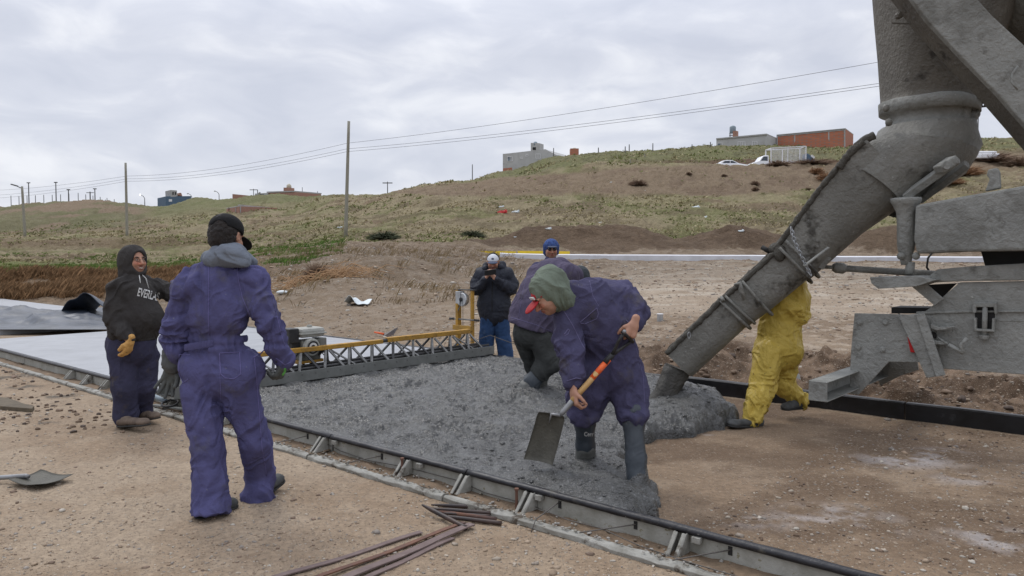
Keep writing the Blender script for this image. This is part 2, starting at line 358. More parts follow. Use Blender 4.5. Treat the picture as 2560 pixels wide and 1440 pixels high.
MT['capblack'] = cloth('black_cap_cloth', (.012, .012, .013), (.018, .018, .019))
MT['capwhite'] = cloth('white_cap_cloth', (.68, .70, .74), (.6, .62, .66))
MT['capblue'] = cloth('slate_bill', (.08, .095, .14), (.065, .08, .12))
MT['capred'] = cloth('red_cap_cloth', (.36, .024, .028), (.28, .018, .022), rough=.6)
MT['hair'] = M('dark_hair', (.012, .009, .008), (.022, .016, .013), scale=40, rough=.6, bump=1.0, bscale=160, bdist=.01)
MT['skin'] = M('skin', (1, 1, 1), (.88, .86, .85), scale=20, rough=.55, bump=.15, bscale=120, attr=True, spec=.35)
MT['bootrubber'] = M('wet_rubber_boot', (.028, .036, .046), (.05, .06, .07), scale=6, rough=.35, r2=.6, bump=.5, bscale=30, spots=(((.16, .165, .165), 7, .60, .68),))
MT['bootcement'] = M('cement_caked_boot', (.085, .086, .078), (.12, .122, .115), scale=8, rough=.5, bump=.8, bscale=35, bdist=.008)
MT['shoegrey'] = M('dusty_grey_shoe', (.085, .088, .088), (.04, .042, .042), scale=14, rough=.8, bump=.5, bscale=60)
MT['shoebrown'] = M('dusty_brown_boot', (.16, .12, .09), (.09, .065, .05), scale=14, rough=.85, bump=.5, bscale=60)
MT['soledark'] = M('dark_sole', (.02, .02, .02), (.035, .033, .03), rough=.8)
MT['gloveyellow'] = M('leather_glove', (.58, .33, .10), (.42, .23, .07), scale=14, rough=.75, bump=.6, bscale=60, spots=(((.15, .09, .04), 20, .66, .72),))
MT['glovegrey'] = M('coated_glove', (.055, .062, .06), (.085, .09, .085), scale=14, rough=.7, bump=.6, bscale=60)
MT['glovegreen'] = M('neon_glove_cuff', (.13, .42, .09), (.08, .28, .06), scale=40, rough=.8)
MT['print'] = M('white_print', (.60, .60, .58), (.45, .45, .44), scale=30, rough=.8)
MT['lens'] = M('dark_lens', (.008, .008, .01), rough=.1, bump=0, spec=.7)
MT['twig'] = M('dry_twig', (.40, .25, .13), (.28, .17, .09), scale=6, rough=.9, bump=0)
MT['tumble'] = M('dry_brown_brush', (.22, .15, .10), (.15, .10, .07), scale=4, rough=.95, bump=0)
MT['tumbleorange'] = M('dry_orange_brush', (.27, .15, .075), (.19, .105, .055), scale=2, rough=.95, bump=0)
MT['scrub'] = M('green_scrub', (.075, .085, .045), (.055, .065, .035), scale=4, rough=.95, bump=0)
# ---------------------------------------------------------------- terrain
COLS = {
 -900: [(16,None),(26,None),(30,690),(45,655),(60,632),(66,629),(72,606),(90,597),(130,580),(150,540),(200,500)],
 0:    [(16,None),(25,None),(29,694),(45,660),(60,634),(66,627),(70,606),(90,598),(128,590),(136,560),(160,535),(200,513)],
 230:  [(15,None),(25,None),(29,694),(45,662),(60,634),(66,627),(70,606),(90,592),(120,572),(150,530),(190,502)],
 400:  [(15,None),(24,None),(29,694),(45,662),(60,634),(66,626),(70,606),(92,585),(120,560),(150,528),(190,519)],
 520:  [(15,None),(23,None),(29,690),(45,658),(60,628),(68,612),(92,578),(120,548),(150,516),(180,496)],
 700:  [(13.6,None),(16,800),(21,735),(27,678),(33,650),(45,625),(60,605),(80,575),(110,540),(128,522),(150,498),(175,489)],
 870:  [(12.9,None),(15,800),(20,722),(25,672),(30,640),(36,617),(50,602),(56,597),(75,562),(100,520),(125,494),(150,484)],
 1150: [(11.9,None),(14,822),(18,752),(24,690),(32,646),(38,632),(42,618),(50,598),(70,545),(85,500),(95,478),(110,462),(130,455)],
 1270: [(11.3,None),(14,815),(20,728),(30,664),(38,647),(42,641),(45,622),(52,602),(70,545),(82,500),(90,468),(100,450),(122,432),(135,430)],
 1400: [(10.9,None),(14,812),(20,724),(30,668),(38,650),(42,643),(45,623),(52,602),(75,515),(82,488),(90,452),(97,430),(108,408),(125,396)],
 1550: [(10.5,None),(14,808),(20,722),(30,668),(38,651),(42,644),(46,618),(52,600),(75,508),(80,490),(88,442),(94,418),(104,396),(115,384),(128,377)],
 1850: [(10.0,None),(14,806),(20,722),(30,669),(38,652),(42,645),(46,618),(52,600),(75,508),(80,488),(90,420),(94,411),(98,411),(99,403),(104,393),(115,378),(128,367)],
 2150: [(9.4,None),(14,806),(20,722),(30,670),(38,654),(42,648),(46,620),(60,575),(75,515),(84,470),(91,420),(95,412),(98,411),(99,402),(106,390),(130,362)],
 2450: [(9.0,None),(14,806),(20,722),(30,671),(38,656),(42,649),(46,618),(60,545),(75,480),(84,430),(92,400),(100,380),(130,346)],
 3300: [(8.5,None),(14,806),(20,722),(30,672),(38,658),(42,650),(46,615),(60,540),(75,470),(90,400),(130,340)],
}
_pxs = sorted(COLS)
_dg = np.concatenate([np.linspace(0, 60, 241), np.linspace(60.5, 260, 400), [400, 900, 2500]])
_tab = []
for c in _pxs:
    D = [0]; Zt = [0.]
    for d, y in COLS[c]:
        D.append(d); Zt.append(0. if y is None else W(1280, y, d)[2])
    D += [D[-1]*1.25, 2600]; Zt += [Zt[-1]*1.0, Zt[-1]*.8]
    _tab.append(np.interp(_dg, D, Zt))
_tab = np.array(_tab)
_k = np.array([1, 2, 3, 2, 1.])/9
for i in range(len(_tab)): _tab[i, 2:-5] = np.convolve(_tab[i], _k, 'same')[2:-5]
def base_h(X, Y):
    X = np.asarray(X, float); Y = np.asarray(Y, float)
    Yc = np.maximum(Y, .5); px = np.clip(1280+F*X/Yc, _pxs[0], _pxs[-1])
    i = np.clip(np.searchsorted(_pxs, px)-1, 0, len(_pxs)-2); pa = np.array(_pxs, float)
    f = (px-pa[i])/(pa[i+1]-pa[i]); f = f*f*(3-2*f)
    j = np.clip(np.searchsorted(_dg, Yc)-1, 0, len(_dg)-2); g = (Yc-_dg[j])/(_dg[j+1]-_dg[j]); g = np.clip(g, 0, 1)
    a = _tab[i, j]*(1-g)+_tab[i, j+1]*g; b = _tab[i+1, j]*(1-g)+_tab[i+1, j+1]*g
    return np.where(Y > .5, a*(1-f)+b*f, 0)
MOUNDS = []
for (px, d, w, dp, y) in ((1395, 49, 3.6, 2.6, 566), (1330, 47.5, 2.4, 2, 592), (1560, 49, 3.4, 2.6, 566), (1240, 48, 2.6, 2.0, 598), (1820, 48.5, 3.2, 2.6, 570),
                          (1930, 47, 2.6, 2, 590), (1700, 46.5, 3.0, 2, 604), (2250, 47, 4.0, 2.6, 560), (2420, 48, 4, 3, 575), (1500, 46, 2.5, 2, 606)):
    c = W(px, y, d); h = c[2]-float(base_h(c[0], c[1])); MOUNDS.append((c[0], c[1], w, dp, h))
# gravel heap behind the screed
for (px, d, w, dp, y) in ((980, 24, 2.4, 2.2, 640), (820, 20, 1.9, 1.8, 700), (1060, 19, 1.5, 1.5, 735)):
    c = W(px, y, d); h = max(.1, c[2]-float(base_h(c[0], c[1]))); MOUNDS.append((c[0], c[1], w, dp, min(h, .6)))
def smooth_h(X, Y):
    z = base_h(X, Y)
    for (cx, cy, w, dp, h) in MOUNDS:
        r = np.sqrt(((X-cx)/w)**2 + ((Y-cy)/dp)**2); z = z + h*np.clip(1-sstep(.0, 1.25, r), 0, 1)
    return z
def terrain(X, Y):
    X = np.asarray(X, float); Y = np.asarray(Y, float)
    z = smooth_h(X, Y); D = np.sqrt(X*X+Y*Y)
    t = X*U[0]+Y*U[1]; s = X*Nn[0]+Y*Nn[1]
    inroad = sstep(3.3, 3.5, s)*(1-sstep(7.75, 7.95, s))
    off = 1-inroad*.75
    z = z + off*(.020*(fbm(X*1.3, Y*1.3, oct=3, seed=3)-.5)) + .011*(fbm(X*9, Y*9, oct=4, seed=5, gain=.65)-.5)*(1-sstep(30, 60, D))*off
    # fine crumbs near the camera
    n = fbm(X*26, Y*26, oct=3, seed=9, gain=.6)
    z = z + .014*np.clip(n-.56, 0, 1)*(1-sstep(9, 22, D))*off
    # muddy bank outside the far form
    bank = sstep(7.95, 8.5, s)*(1-sstep(10.2, 12, s))*(1-sstep(5.2, 6.8, t))*sstep(-8, -6, t)
    z = z + bank*(.06+.55*np.clip(fbm(X*1.7, Y*1.7, oct=4, seed=21)-.42, 0, 1) + .20*(fbm(X*5, Y*5, oct=4, seed=22, gain=.65)-.5))
    # rough soil on heaps and banks
    far = sstep(11, 16, D)*(s > 8)
    z = z + far*(.16*(fbm(X*.7, Y*.7, oct=4, seed=31)-.5)+.07*(fbm(X*4, Y*4, oct=3, seed=33, gain=.6)-.5)*(1-sstep(50, 90, D)))
    f2 = sstep(24, 34, Y)
    onstrip = sstep(36.3, 37.5, Y)*(1-sstep(43, 44, Y))*(X > 0)
    z = z + f2*(1-onstrip)*(.35*(fbm(X*.35, Y*.5, oct=4, seed=41)-.5)) 
    z = z + sstep(60, 90, Y)*1.3*(fbm(X*.10, Y*.16, oct=5, seed=43)-.5)
    z = z + sstep(44, 52, Y)*(.42*(1-np.abs(2*fbm(X*.9, Y*1.3, oct=3, seed=47, gain=.6)-1)-.8)+.22*(vn(X*2.2, Y*2.2, None, 48)-.5))
    z = z + f2*(1-onstrip)*.16*(vn(X*1.6, Y*1.6, None, 45)-.5)
    z = z + sstep(115, 135, Y)*(X < -20)*1.6*(fbm(X*.16, Y*.12, oct=4, seed=49)-.5)
    return z
def az_list():
    a = np.concatenate([np.linspace(-math.pi, -.80, 60)[:-1], np.linspace(-.80, -.66, 20)[:-1], np.linspace(-.66, .66, 1050)[:-1], np.linspace(.66, .80, 20)[:-1], np.linspace(.80, math.pi, 60)])
    return a
az = az_list()
rr = np.concatenate([np.linspace(.3, 3, 30)[:-1], np.geomspace(3, 14, 430)[:-1], np.geomspace(14, 55, 300)[:-1], np.geomspace(55, 230, 300)[:-1], np.geomspace(230, 2400, 24)])
AZ, RR = np.meshgrid(az, rr)
GX = np.sin(AZ)*RR; GY = np.cos(AZ)*RR
GZ = terrain(GX, GY)
nr, na = GX.shape
def ground_color(X, Y, Zv):
    t = X*U[0]+Y*U[1]; s = X*Nn[0]+Y*Nn[1]; D = np.sqrt(X*X+Y*Y)
    px = 1280+F*X/np.maximum(Y, .5)
    py = 640-F*(Zv-CAMZ)/np.maximum(Y, .5)      # used only to lay out soil types over the modelled slope
    c = np.zeros(X.shape+(3,)); 
    def setc(mask, col):
        nonlocal c
        c = c*(1-mask[..., None]) + np.array(col)*mask[..., None]
    sand = (.335, .268, .198); c[:] = sand
    n = fbm(X*.9, Y*.9, oct=4, seed=101); n2 = fbm(X*.35, Y*.35, oct=4, seed=103); n3 = fbm(X*5, Y*5, oct=3, seed=105)
    setc(sstep(.46, .64, n)*.65, (.265, .20, .14))
    setc(sstep(.53, .62, fbm(X*2.4, Y*2.4, oct=5, seed=129))*.35, (.25, .18, .12)); setc(sstep(.52, .66, n3)*.35, (.37, .295, .215))
    # darker damp soil inside the road bed and lime-white stains
    inr = sstep(3.6, 3.7, s)*(1-sstep(7.7, 7.8, s))*(1-sstep(7, 8, t))
    setc(inr*.9, (.235, .172, .118)); setc(inr*sstep(.54, .64, fbm(X*2.2, Y*2.2, oct=4, seed=127))*.5, (.33, .26, .19))
    damp = inr*sstep(.40, .60, fbm(X*.9+3, Y*1.3, oct=6, seed=107, gain=.62))
    setc(damp*.75, (.125, .086, .058))
    for (qx, qy, w, a) in ((2270, 1150, .34, .9), (2420, 1200, .22, .6), (2090, 1290, .30, .75), (2500, 1350, .26, .8), (1765, 1092, .12, .7), (2350, 1130, .2, .5), (2170, 1325, .2, .5), (1900, 1305, .2, .4)):
        g = G(qx, qy); r = np.sqrt(((X-g[0])/(w*1.5))**2+((Y-g[1])/w)**2)
        setc((1-sstep(.2, 1.1, r))*sstep(.40, .62, fbm(X*7, Y*7, oct=4, seed=109))*a*.62, (.50, .49, .50))
    # far side dirt
    fs = sstep(7.9, 8.2, s)*(1-sstep(36, 60, Y))
    setc(fs*.9, (.265, .205, .145)); setc(fs*sstep(.5, .62, n)*.6, (.165, .118, .08)); setc(fs*sstep(.55, .68, n3)*.5, (.42, .36, .29))
    lane = fs*sstep(1450, 1650, px)*sstep(14, 17, Y)*(1-sstep(34, 36.5, Y)); setc(lane*.75, (.42, .355, .28)); setc(lane*sstep(.50, .60, fbm(X*.5+Y*.15, Y*1.6, oct=4, seed=123))*.6, (.30, .235, .17)); setc(lane*sstep(.56, .66, fbm(X*.8, Y*2.5, oct=4, seed=124))*.5, (.50, .45, .38))
    heap = sstep(12.5, 14, Y)*(1-sstep(32, 40, Y))*sstep(-6.6, -5.4, X)*(1-sstep(1050, 1250, px)); setc(heap*.85, (.205, .158, .112)); setc(heap*sstep(.5, .6, n3)*.5, (.28, .235, .185))
    mud = sstep(7.9, 8.1, s)*(1-sstep(10.5, 12, s))*(1-sstep(5.5, 6.8, t)); setc(mud*.92, (.085, .055, .036))
    setc(mud*sstep(.52, .60, fbm(X*3, Y*3, oct=4, seed=121))*.8, (.21, .15, .105))
    # left: sand strip, path, weeds
    left = sstep(24, 26, Y)*(1-sstep(600, 800, px))
    setc(left*.8, (.24, .17, .11))
    gl = left*sstep(28.5, 32, Y)*(1-sstep(56, 59, Y))
    setc(gl*sstep(.44, .58, fbm(X*.22, Y*.14, oct=4, seed=111))*.85, (.17, .20, .07))
    setc(gl*sstep(.55, .7, n)*.5, (.25, .24, .10))
    path = (sstep(59, 61, Y)*(1-sstep(66, 67, Y)))*(1-sstep(420, 640, px)); setc(path*.9, (.38, .33, .27))
    # grass field and hillside
    fld = sstep(44, 50, Y+6*(n2-.5)); 
    setc(fld*.95, (.275, .23, .145))
    g1 = fbm(X*.16+9, Y*.11, oct=5, seed=113); g2 = fbm(X*.5, Y*.5, oct=4, seed=115)
    setc(fld*sstep(.54, .62, fbm(X*.09, Y*.07, oct=4, seed=131))*.8, (.24, .18, .12)); setc(fld*sstep(.47, .62, g1)*.75, (.20, .21, .09)); setc(fld*sstep(.50, .60, g2)*.7, (.33, .285, .18)); setc(fld*sstep(.54, .66, 1-g2)*.6, (.16, .13, .08))
    # bare embankment on the right hill
    yt = 475 - (px-1300)*.02
    ytop = np.interp(px, [900, 1100, 1270, 1400, 1550, 1800, 2150, 2500], [478, 462, 440, 432, 420, 408, 408, 380])
    ybot = np.interp(px, [900, 1100, 1270, 1400, 1800, 2080, 2200, 2500], [478, 492, 492, 488, 492, 470, 450, 420])
    wob = 14*(fbm(X*.2, Y*.2, oct=3, seed=117)-.5)
    bare = sstep(0, 6, py-ytop+wob)*(1-sstep(-6, 2, py-ybot+wob))*sstep(860, 960, px)*(Y > 60)
    setc(bare*.96, (.26, .20, .138)); setc(bare*sstep(.50, .62, g2)*.55, (.19, .138, .098))
    # brown slopes to the left under the far ridge
    lb = sstep(100, 125, Y)*(1-sstep(330, 420, px)); setc(lb*.7, (.15, .15, .08)); setc(lb*sstep(.50, .58, fbm(X*.10, Y*.12, oct=4, seed=119))*.85, (.26, .195, .14))
    lb2 = sstep(110, 150, Y)*sstep(330, 420, px)*(1-sstep(860, 900, px)); setc(lb2*.7, (.16, .175, .08))
    b3 = sstep(66, 69, Y)*(1-sstep(73, 80, Y))*(1-sstep(600, 900, px)); setc(b3*.7, (.175, .125, .08))
    ridge = sstep(99, 104, Y)*sstep(1200, 1300, px); setc(ridge*(1-bare)*.7, (.19, .20, .095)); setc(ridge*sstep(.5, .62, g2)*(1-bare)*.5, (.09, .09, .05))
    # tint of the bare cut behind the cars
    cut = sstep(97.5, 99, Y)*(1-sstep(101, 103, Y))*sstep(1600, 1700, px)*(1-sstep(2300, 2400, px)); setc(cut*.8, (.13, .08, .055))
    for (cx, cy, w, dp, h) in MOUNDS[:10]:
        r = np.sqrt(((X-cx)/w)**2 + ((Y-cy)/dp)**2)+.5*(n3-.5); m1 = 1-sstep(.95, 1.25, r); setc(m1*.96, (.165, .118, .080)); setc(m1*sstep(.5, .6, n)*.5, (.115, .08, .055))
    for (qx, qy, w) in ((90, 932, .30), (150, 990, .18), (60, 965, .22), (30, 945, .3), (130, 1005, .12), (110, 1060, .12)):
        g = G(qx, qy); r = np.sqrt(((X-g[0])/(w*1.3))**2+((Y-g[1])/w)**2); setc((1-sstep(.3, 1.2, r))*sstep(.46, .54, fbm(X*6, Y*6, oct=4, seed=125))*.8, (.085, .078, .066))
    rg = (1-sstep(10, 30, D))
    return np.concatenate([c, rg[..., None]], -1)
GC = ground_color(GX, GY, GZ)
ii = np.arange(nr-1)[:, None]*na + np.arange(na-1)[None, :]
GF = np.stack([ii, ii+na, ii+na+1, ii+1], -1).reshape(-1, 4)
Vg = np.stack([GX, GY, GZ], -1).reshape(-1, 3)
g_ob = mk("ground", Vg, GF, MT['ground'], col=GC.reshape(-1, 4), org=(0, 0, 0)); tag(g_ob, "dirt building site rising into a grassy hillside", kind="structure")
mkc = [(0., 0., float(Vg[0, 2]))] + [tuple(Vg[i]) for i in range(na)]
del GX, GY, GZ, Vg, GF
cc = MB(); cc.add(mkc, [(0, i+1, i+2) for i in range(na-1)])   # closes the hole under the camera
def th(x, y): return float(terrain(np.array([x]), np.array([y]))[0])
def onground(px, d):
    x = (px-1280)/F*d
    for _ in range(2): x = (px-1280)/F*(d*cp-(th(x, d)-CAMZ)*sp_)
    return A_(x, d, th(x, d))

# ---------------------------------------------------------------- pebbles, clods
ICO = None
def icosphere():
    g = (1+5**.5)/2; V = [(-1, g, 0), (1, g, 0), (-1, -g, 0), (1, -g, 0), (0, -1, g), (0, 1, g), (0, -1, -g), (0, 1, -g), (g, 0, -1), (g, 0, 1), (-g, 0, -1), (-g, 0, 1)]
    Fc = [(0, 11, 5), (0, 5, 1), (0, 1, 7), (0, 7, 10), (0, 10, 11), (1, 5, 9), (5, 11, 4), (11, 10, 2), (10, 7, 6), (7, 1, 8), (3, 9, 4), (3, 4, 2), (3, 2, 6), (3, 6, 8), (3, 8, 9), (4, 9, 5), (2, 4, 11), (6, 2, 10), (8, 6, 7), (9, 8, 1)]
    V = [np.array(v)/np.linalg.norm(v) for v in V]; mid = {}; F2 = []
    def m(a, b):
        k = (min(a, b), max(a, b))
        if k not in mid: mid[k] = len(V); V.append(nz(V[a]+V[b]))
        return mid[k]
    for a, b, c in Fc:
        x, y, z = m(a, b), m(b, c), m(c, a); F2 += [(a, x, z), (b, y, x), (c, z, y), (x, y, z)]
    return np.array(V), np.array(F2)
IV, IF = icosphere()
def scatter_stones(name, pts, sizes, cols, mat, flat=.6, label=None, kind='stuff', rough=.25):
    n = len(pts); k = len(IV)
    ang = rng.uniform(0, 6.28, n); ca, sa = np.cos(ang), np.sin(ang)
    sc = np.stack([sizes*rng.uniform(.8, 1.4, n), sizes*rng.uniform(.6, 1., n), sizes*flat*rng.uniform(.7, 1.2, n)], -1)
    V = IV[None]*sc[:, None, :]*(1+rng.uniform(-rough, rough, (n, k, 1)))
    x = V[..., 0]*ca[:, None]-V[..., 1]*sa[:, None]; y = V[..., 0]*sa[:, None]+V[..., 1]*ca[:, None]
    V = np.stack([x, y, V[..., 2]], -1) + pts[:, None, :]
    Fc = (IF[None]+np.arange(n)[:, None, None]*k).reshape(-1, 3)
    C_ = np.repeat(cols, k, 0)
    o = mk(name, V.reshape(-1, 3), Fc, mat, col=C_, org=(0, 0, 0)); tag(o, label, kind=kind); return o
def pick_near(n, dmin, dmax, pxa=-60, pxb=2620):
    d = np.exp(rng.uniform(math.log(dmin), math.log(dmax), n*3)); px = rng.uniform(pxa, pxb, n*3)
    x = (px-1280)/F*d; return x, d
x, y = pick_near(8200, 3.4, 15)
t = x*U[0]+y*U[1]; s = x*Nn[0]+y*Nn[1]
ok = ~((s > 3.28) & (s < 8.0) & (t > 7.0) & (t < 15.2)) & ~((s > 3.30) & (s < 3.75)) & ~((s > 3.5) & (s < 7.9) & (t > 2.1)) & ~((s > 7.75) & (s < 8.0))
dens = fbm(x*1.1, y*1.1, oct=3, seed=201); ok &= (dens > .44) | (rng.uniform(size=len(x)) < .35)
x, y = x[ok][:14000], y[ok][:14000]; n = len(x)
sz = np.exp(rng.normal(math.log(.0050), .55, n)); sz = np.clip(sz, .003, .028)*np.clip(y/6, .85, 1.8)
pal = np.array([(.34, .26, .185), (.30, .22, .15), (.26, .19, .13), (.39, .33, .26), (.31, .26, .21), (.25, .22, .19), (.43, .39, .33), (.20, .14, .10)])
cols = pal[rng.integers(0, len(pal), n)]*rng.uniform(.8, 1.15, (n, 1))
scatter_stones("pebbles", np.stack([x, y, terrain(x, y)+sz*.12], -1), sz, cols, MT['pebble'], label="pebbles and crumbs strewn over the dirt")
# gravel on the heap and the far lane
x, y = pick_near(6500, 12.5, 38, 640, 2560); s = x*Nn[0]+y*Nn[1]
ok = (s > 8.1)&~((y>37)&(x>0)); x, y = x[ok][:8500], y[ok][:8500]; n = len(x)
sz = np.clip(np.exp(rng.normal(math.log(.018), .5, n)), .006, .07)*np.clip(y/18, .7, 1.6)
cols = pal[rng.integers(0, len(pal), n)]*rng.uniform(.8, 1.1, (n, 1))
scatter_stones("gravel", np.stack([x, y, terrain(x, y)+sz*.1], -1), sz, cols, MT['pebble'], label="loose gravel over the heap and lane beyond the slab")
# dark clods by the far form and beside the near form on the left
pts = []
for _ in range(420):
    tt = rnd.uniform(-4, 6.2); ss = rnd.uniform(8.0, 10.6); p = P(tt, ss); pts.append((p[0], p[1], rnd.uniform(.012, .05)))
for _ in range(160):
    g = G(rnd.uniform(-40, 330), rnd.uniform(925, 1085)); pts.append((g[0], g[1], rnd.uniform(.008, .028)))
for _ in range(1500):
    tt_, ss__ = rnd.uniform(-2.8, 3.6), rnd.uniform(3.7, 7.75); p = P(tt_, ss__)
    if fbm(np.array([p[0]*1.4]), np.array([p[1]*1.4]), oct=3, seed=203)[0] > .47 and not (tt_ > 2.0 and ss__ > 3.5): pts.append((p[0], p[1], rnd.uniform(.004, .013)))
pts = np.array(pts); n = len(pts)
cols = np.array([(.13, .085, .055), (.2, .14, .095), (.09, .065, .05)])[rng.integers(0, 3, n)]
scatter_stones("mud_clods", np.stack([pts[:, 0], pts[:, 1], terrain(pts[:, 0], pts[:, 1])+pts[:, 2]*.2], -1), pts[:, 2], cols, MT['pebble'], .7, label="dark mud clods by the forms")

# ---------------------------------------------------------------- grass and scrub
def blades(name, X, Y, hgt, wid, cols, label, nb=6, lean=.55, mat=None):
    n = len(X); Zb = terrain(X, Y)-.01
    X = np.repeat(X, nb); Y = np.repeat(Y, nb); Zb = np.repeat(Zb, nb); h = np.repeat(hgt, nb)*rng.uniform(.5, 1.1, n*nb)
    a = rng.uniform(0, 6.28, n*nb); w = np.repeat(wid, nb); sp = np.repeat(hgt, nb)
    bx = X+rng.normal(0, .35, n*nb)*sp; by = Y+rng.normal(0, .35, n*nb)*sp
    lx = np.cos(a)*h*lean*rng.uniform(.2, 1.4, n*nb)+h*.25; ly = np.sin(a)*h*lean
    b = rng.uniform(0, 6.28, n*nb); dx, dy = np.cos(b)*w, np.sin(b)*w
    v0 = np.stack([bx-dx, by-dy, Zb], -1); v1 = np.stack([bx+dx, by+dy, Zb], -1); v2 = np.stack([bx+lx*.45+dx*.6, by+ly*.45+dy*.6, Zb+h*.62], -1); v3 = np.stack([bx+lx, by+ly, Zb+h*.95], -1)
    V = np.stack([v0, v1, v2, v3], 1).reshape(-1, 3); Fc = (np.arange(n*nb)[:, None]*4+np.array([0, 1, 2, 3])[None])
    C_ = np.repeat(np.repeat(cols, nb, 0)*rng.uniform(.75, 1.2, (n*nb, 1)), 4, 0)
    o = mk(name, V, Fc, mat or MT['grassblade'], smooth=False, col=C_, org=(0, 0, 0)); return tag(o, label, kind='stuff')
def gcols(X, Y, base, alt, sc, seed):
    f = sstep(.40, .60, fbm(X*sc, Y*sc, oct=4, seed=seed))[:, None]; return np.array(base)*(1-f)+np.array(alt)*f
# field behind the heaps
NG = 60000
d = np.exp(rng.uniform(math.log(46), math.log(130), NG)); px = rng.uniform(-60, 2640, NG); X = (px-1280)/F*d
keep = (fbm(X*.35, d*.3, oct=4, seed=301) > .45) & ((fbm(X*.09, d*.07, oct=4, seed=131) < .57) | (rng.uniform(size=NG) < .25))
zz = terrain(X, d); py = 640-F*(zz-CAMZ)/d
ytop = np.interp(px, [900, 1100, 1270, 1400, 1550, 1800, 2150, 2500], [478, 462, 440, 432, 420, 408, 408, 380]); ybot = np.interp(px, [900, 1100, 1270, 1400, 1800, 2080, 2200, 2500], [478, 492, 492, 488, 492, 470, 450, 420])
keep &= ~((py > ytop) & (py < ybot) & (px > 900) & (rng.uniform(size=NG) < .94)) & ~((d > 58) & (d < 68) & (px < 560)) & ~((d>93)&(d<99)&(px>1600))
for (cx, cy, w, dp, h) in MOUNDS[:10]: keep &= ~(((X-cx)/w)**2+((d-cy)/dp)**2 < 1.25)
X, d = X[keep], d[keep]; n = len(X)
cols = gcols(X, d, (.32, .27, .145), (.19, .215, .075), .14, 303); cols = np.where((rng.uniform(size=n) < .3)[:, None], np.array((.42, .36, .22)), cols)
blades("grass", X, d, rng.uniform(.08, .24, n)*np.clip(d/80, .8, 1.4), rng.uniform(.03, .09, n)*np.clip(d/70, .8, 1.6), cols, "rough pale green grass covering the hillside field", nb=3, lean=1.1)
# near left green verge
d = rng.uniform(29, 57, 9000); px = rng.uniform(-60, 860, 9000); X = (px-1280)/F*d
keep = fbm(X*.25, d*.16, oct=4, seed=111) > .47; X, d = X[keep], d[keep]; n = len(X)
blades("green_grass", X, d, rng.uniform(.08, .2, n), np.full(n, .018), gcols(X, d, (.16, .19, .055), (.11, .19, .04), .3, 305), "bright green weeds on the verge behind the tarp", nb=6)
# orange brush at the foot of the left bank
d = rng.uniform(25.6, 30, 5200); px = rng.uniform(-80, 470, 5200); X = (px-1280)/F*d; f_ = fbm(X*.45, d*.5, oct=4, seed=307, gain=.6); keep = f_ > .43; X, d, f_ = X[keep], d[keep], f_[keep]; n = len(X)
blades("dry_brush", X, d, rng.uniform(.15, .4, n)*(.5+3.5*(f_-.43)), np.full(n, .009), np.array([(.31, .19, .10)])*rng.uniform(.45, 1.25, (n, 1)), "orange-brown dry brush along the foot of the left bank", nb=9)
# dead straw tufts on the gravel heap
d = rng.uniform(16, 44, 1500); px = rng.uniform(640, 1300, 1500); X = (px-1280)/F*d; keep = fbm(X*.5, d*.5, oct=3, seed=309) > .52; X, d = X[keep], d[keep]; n = len(X)
blades("dry_weeds", X, d, rng.uniform(.08, .3, n), np.full(n, .006), np.array([(.32, .24, .14)])*rng.uniform(.6, 1.1, (n, 1)), "straw-coloured dead weeds on the gravel heap", nb=7)

# fuzzy round brush: many fine twigs from a root
def brush(name, label, cat, c, r, h, mat, n=420, group=None, thick=.006, up=.25):
    V = []; Fc = []; c = np.asarray(c, float)
    for i in range(n):
        a = rnd.uniform(0, 6.283); e = math.asin(rnd.uniform(-.05, 1)); L_ = rnd.uniform(.55, 1.05)
        d0 = A_(math.cos(a)*math.cos(e)*r, math.sin(a)*math.cos(e)*r, max(0.02, math.sin(e))*h+up*h*.3)*L_
        p0 = c + d0*rnd.uniform(0, .25); p2 = c + d0 + A_(rnd.gauss(0, .06)*r, rnd.gauss(0, .06)*r, rnd.gauss(0, .04)*h)
        p1 = (p0+p2)/2 + A_(rnd.gauss(0, .08)*r, rnd.gauss(0, .08)*r, abs(rnd.gauss(0, .10))*h)
        sd_ = nz(np.cross(p2-p0, A_(rnd.gauss(0, 1), rnd.gauss(0, 1), rnd.gauss(0, 1))))*thick
        b = len(V); V += [p0-sd_, p0+sd_, p1+sd_, p1-sd_, p2]; Fc += [(b, b+1, b+2, b+3), (b+3, b+2, b+4)]
    o = mk(name, V, Fc, mat, smooth=False, org=c); return tag(o, label, cat, group)
lbls = ["round brown tumbleweed alone on the bare slope below the white car", "small brown tumbleweed just below the pair under the pickup", "orange tumbleweed beside the chute on the hillside", "larger orange brush ball below the other by the chute",
        "brown bush right in front of the pickup's cab", "long brown brush behind the pickup's rear wheel", "small brown bush at the top of the bare slope, left part", "low brown tuft in the middle of the bare slope",
        "dark brown bush on straw patch of the bare slope", "tiny brown tuft near the foot of the bare slope beside the chute", "brown brush on the crest seen right of the chute bend", "orange brush patch under the crest right of the chute bend", "wide brown brush mound at the right edge of the picture", "orange-brown brush low on the slope right of the chute", "dark sage bush at the near edge of the field behind the gravel heap", "dull green sage bush left of the other on the field edge"]
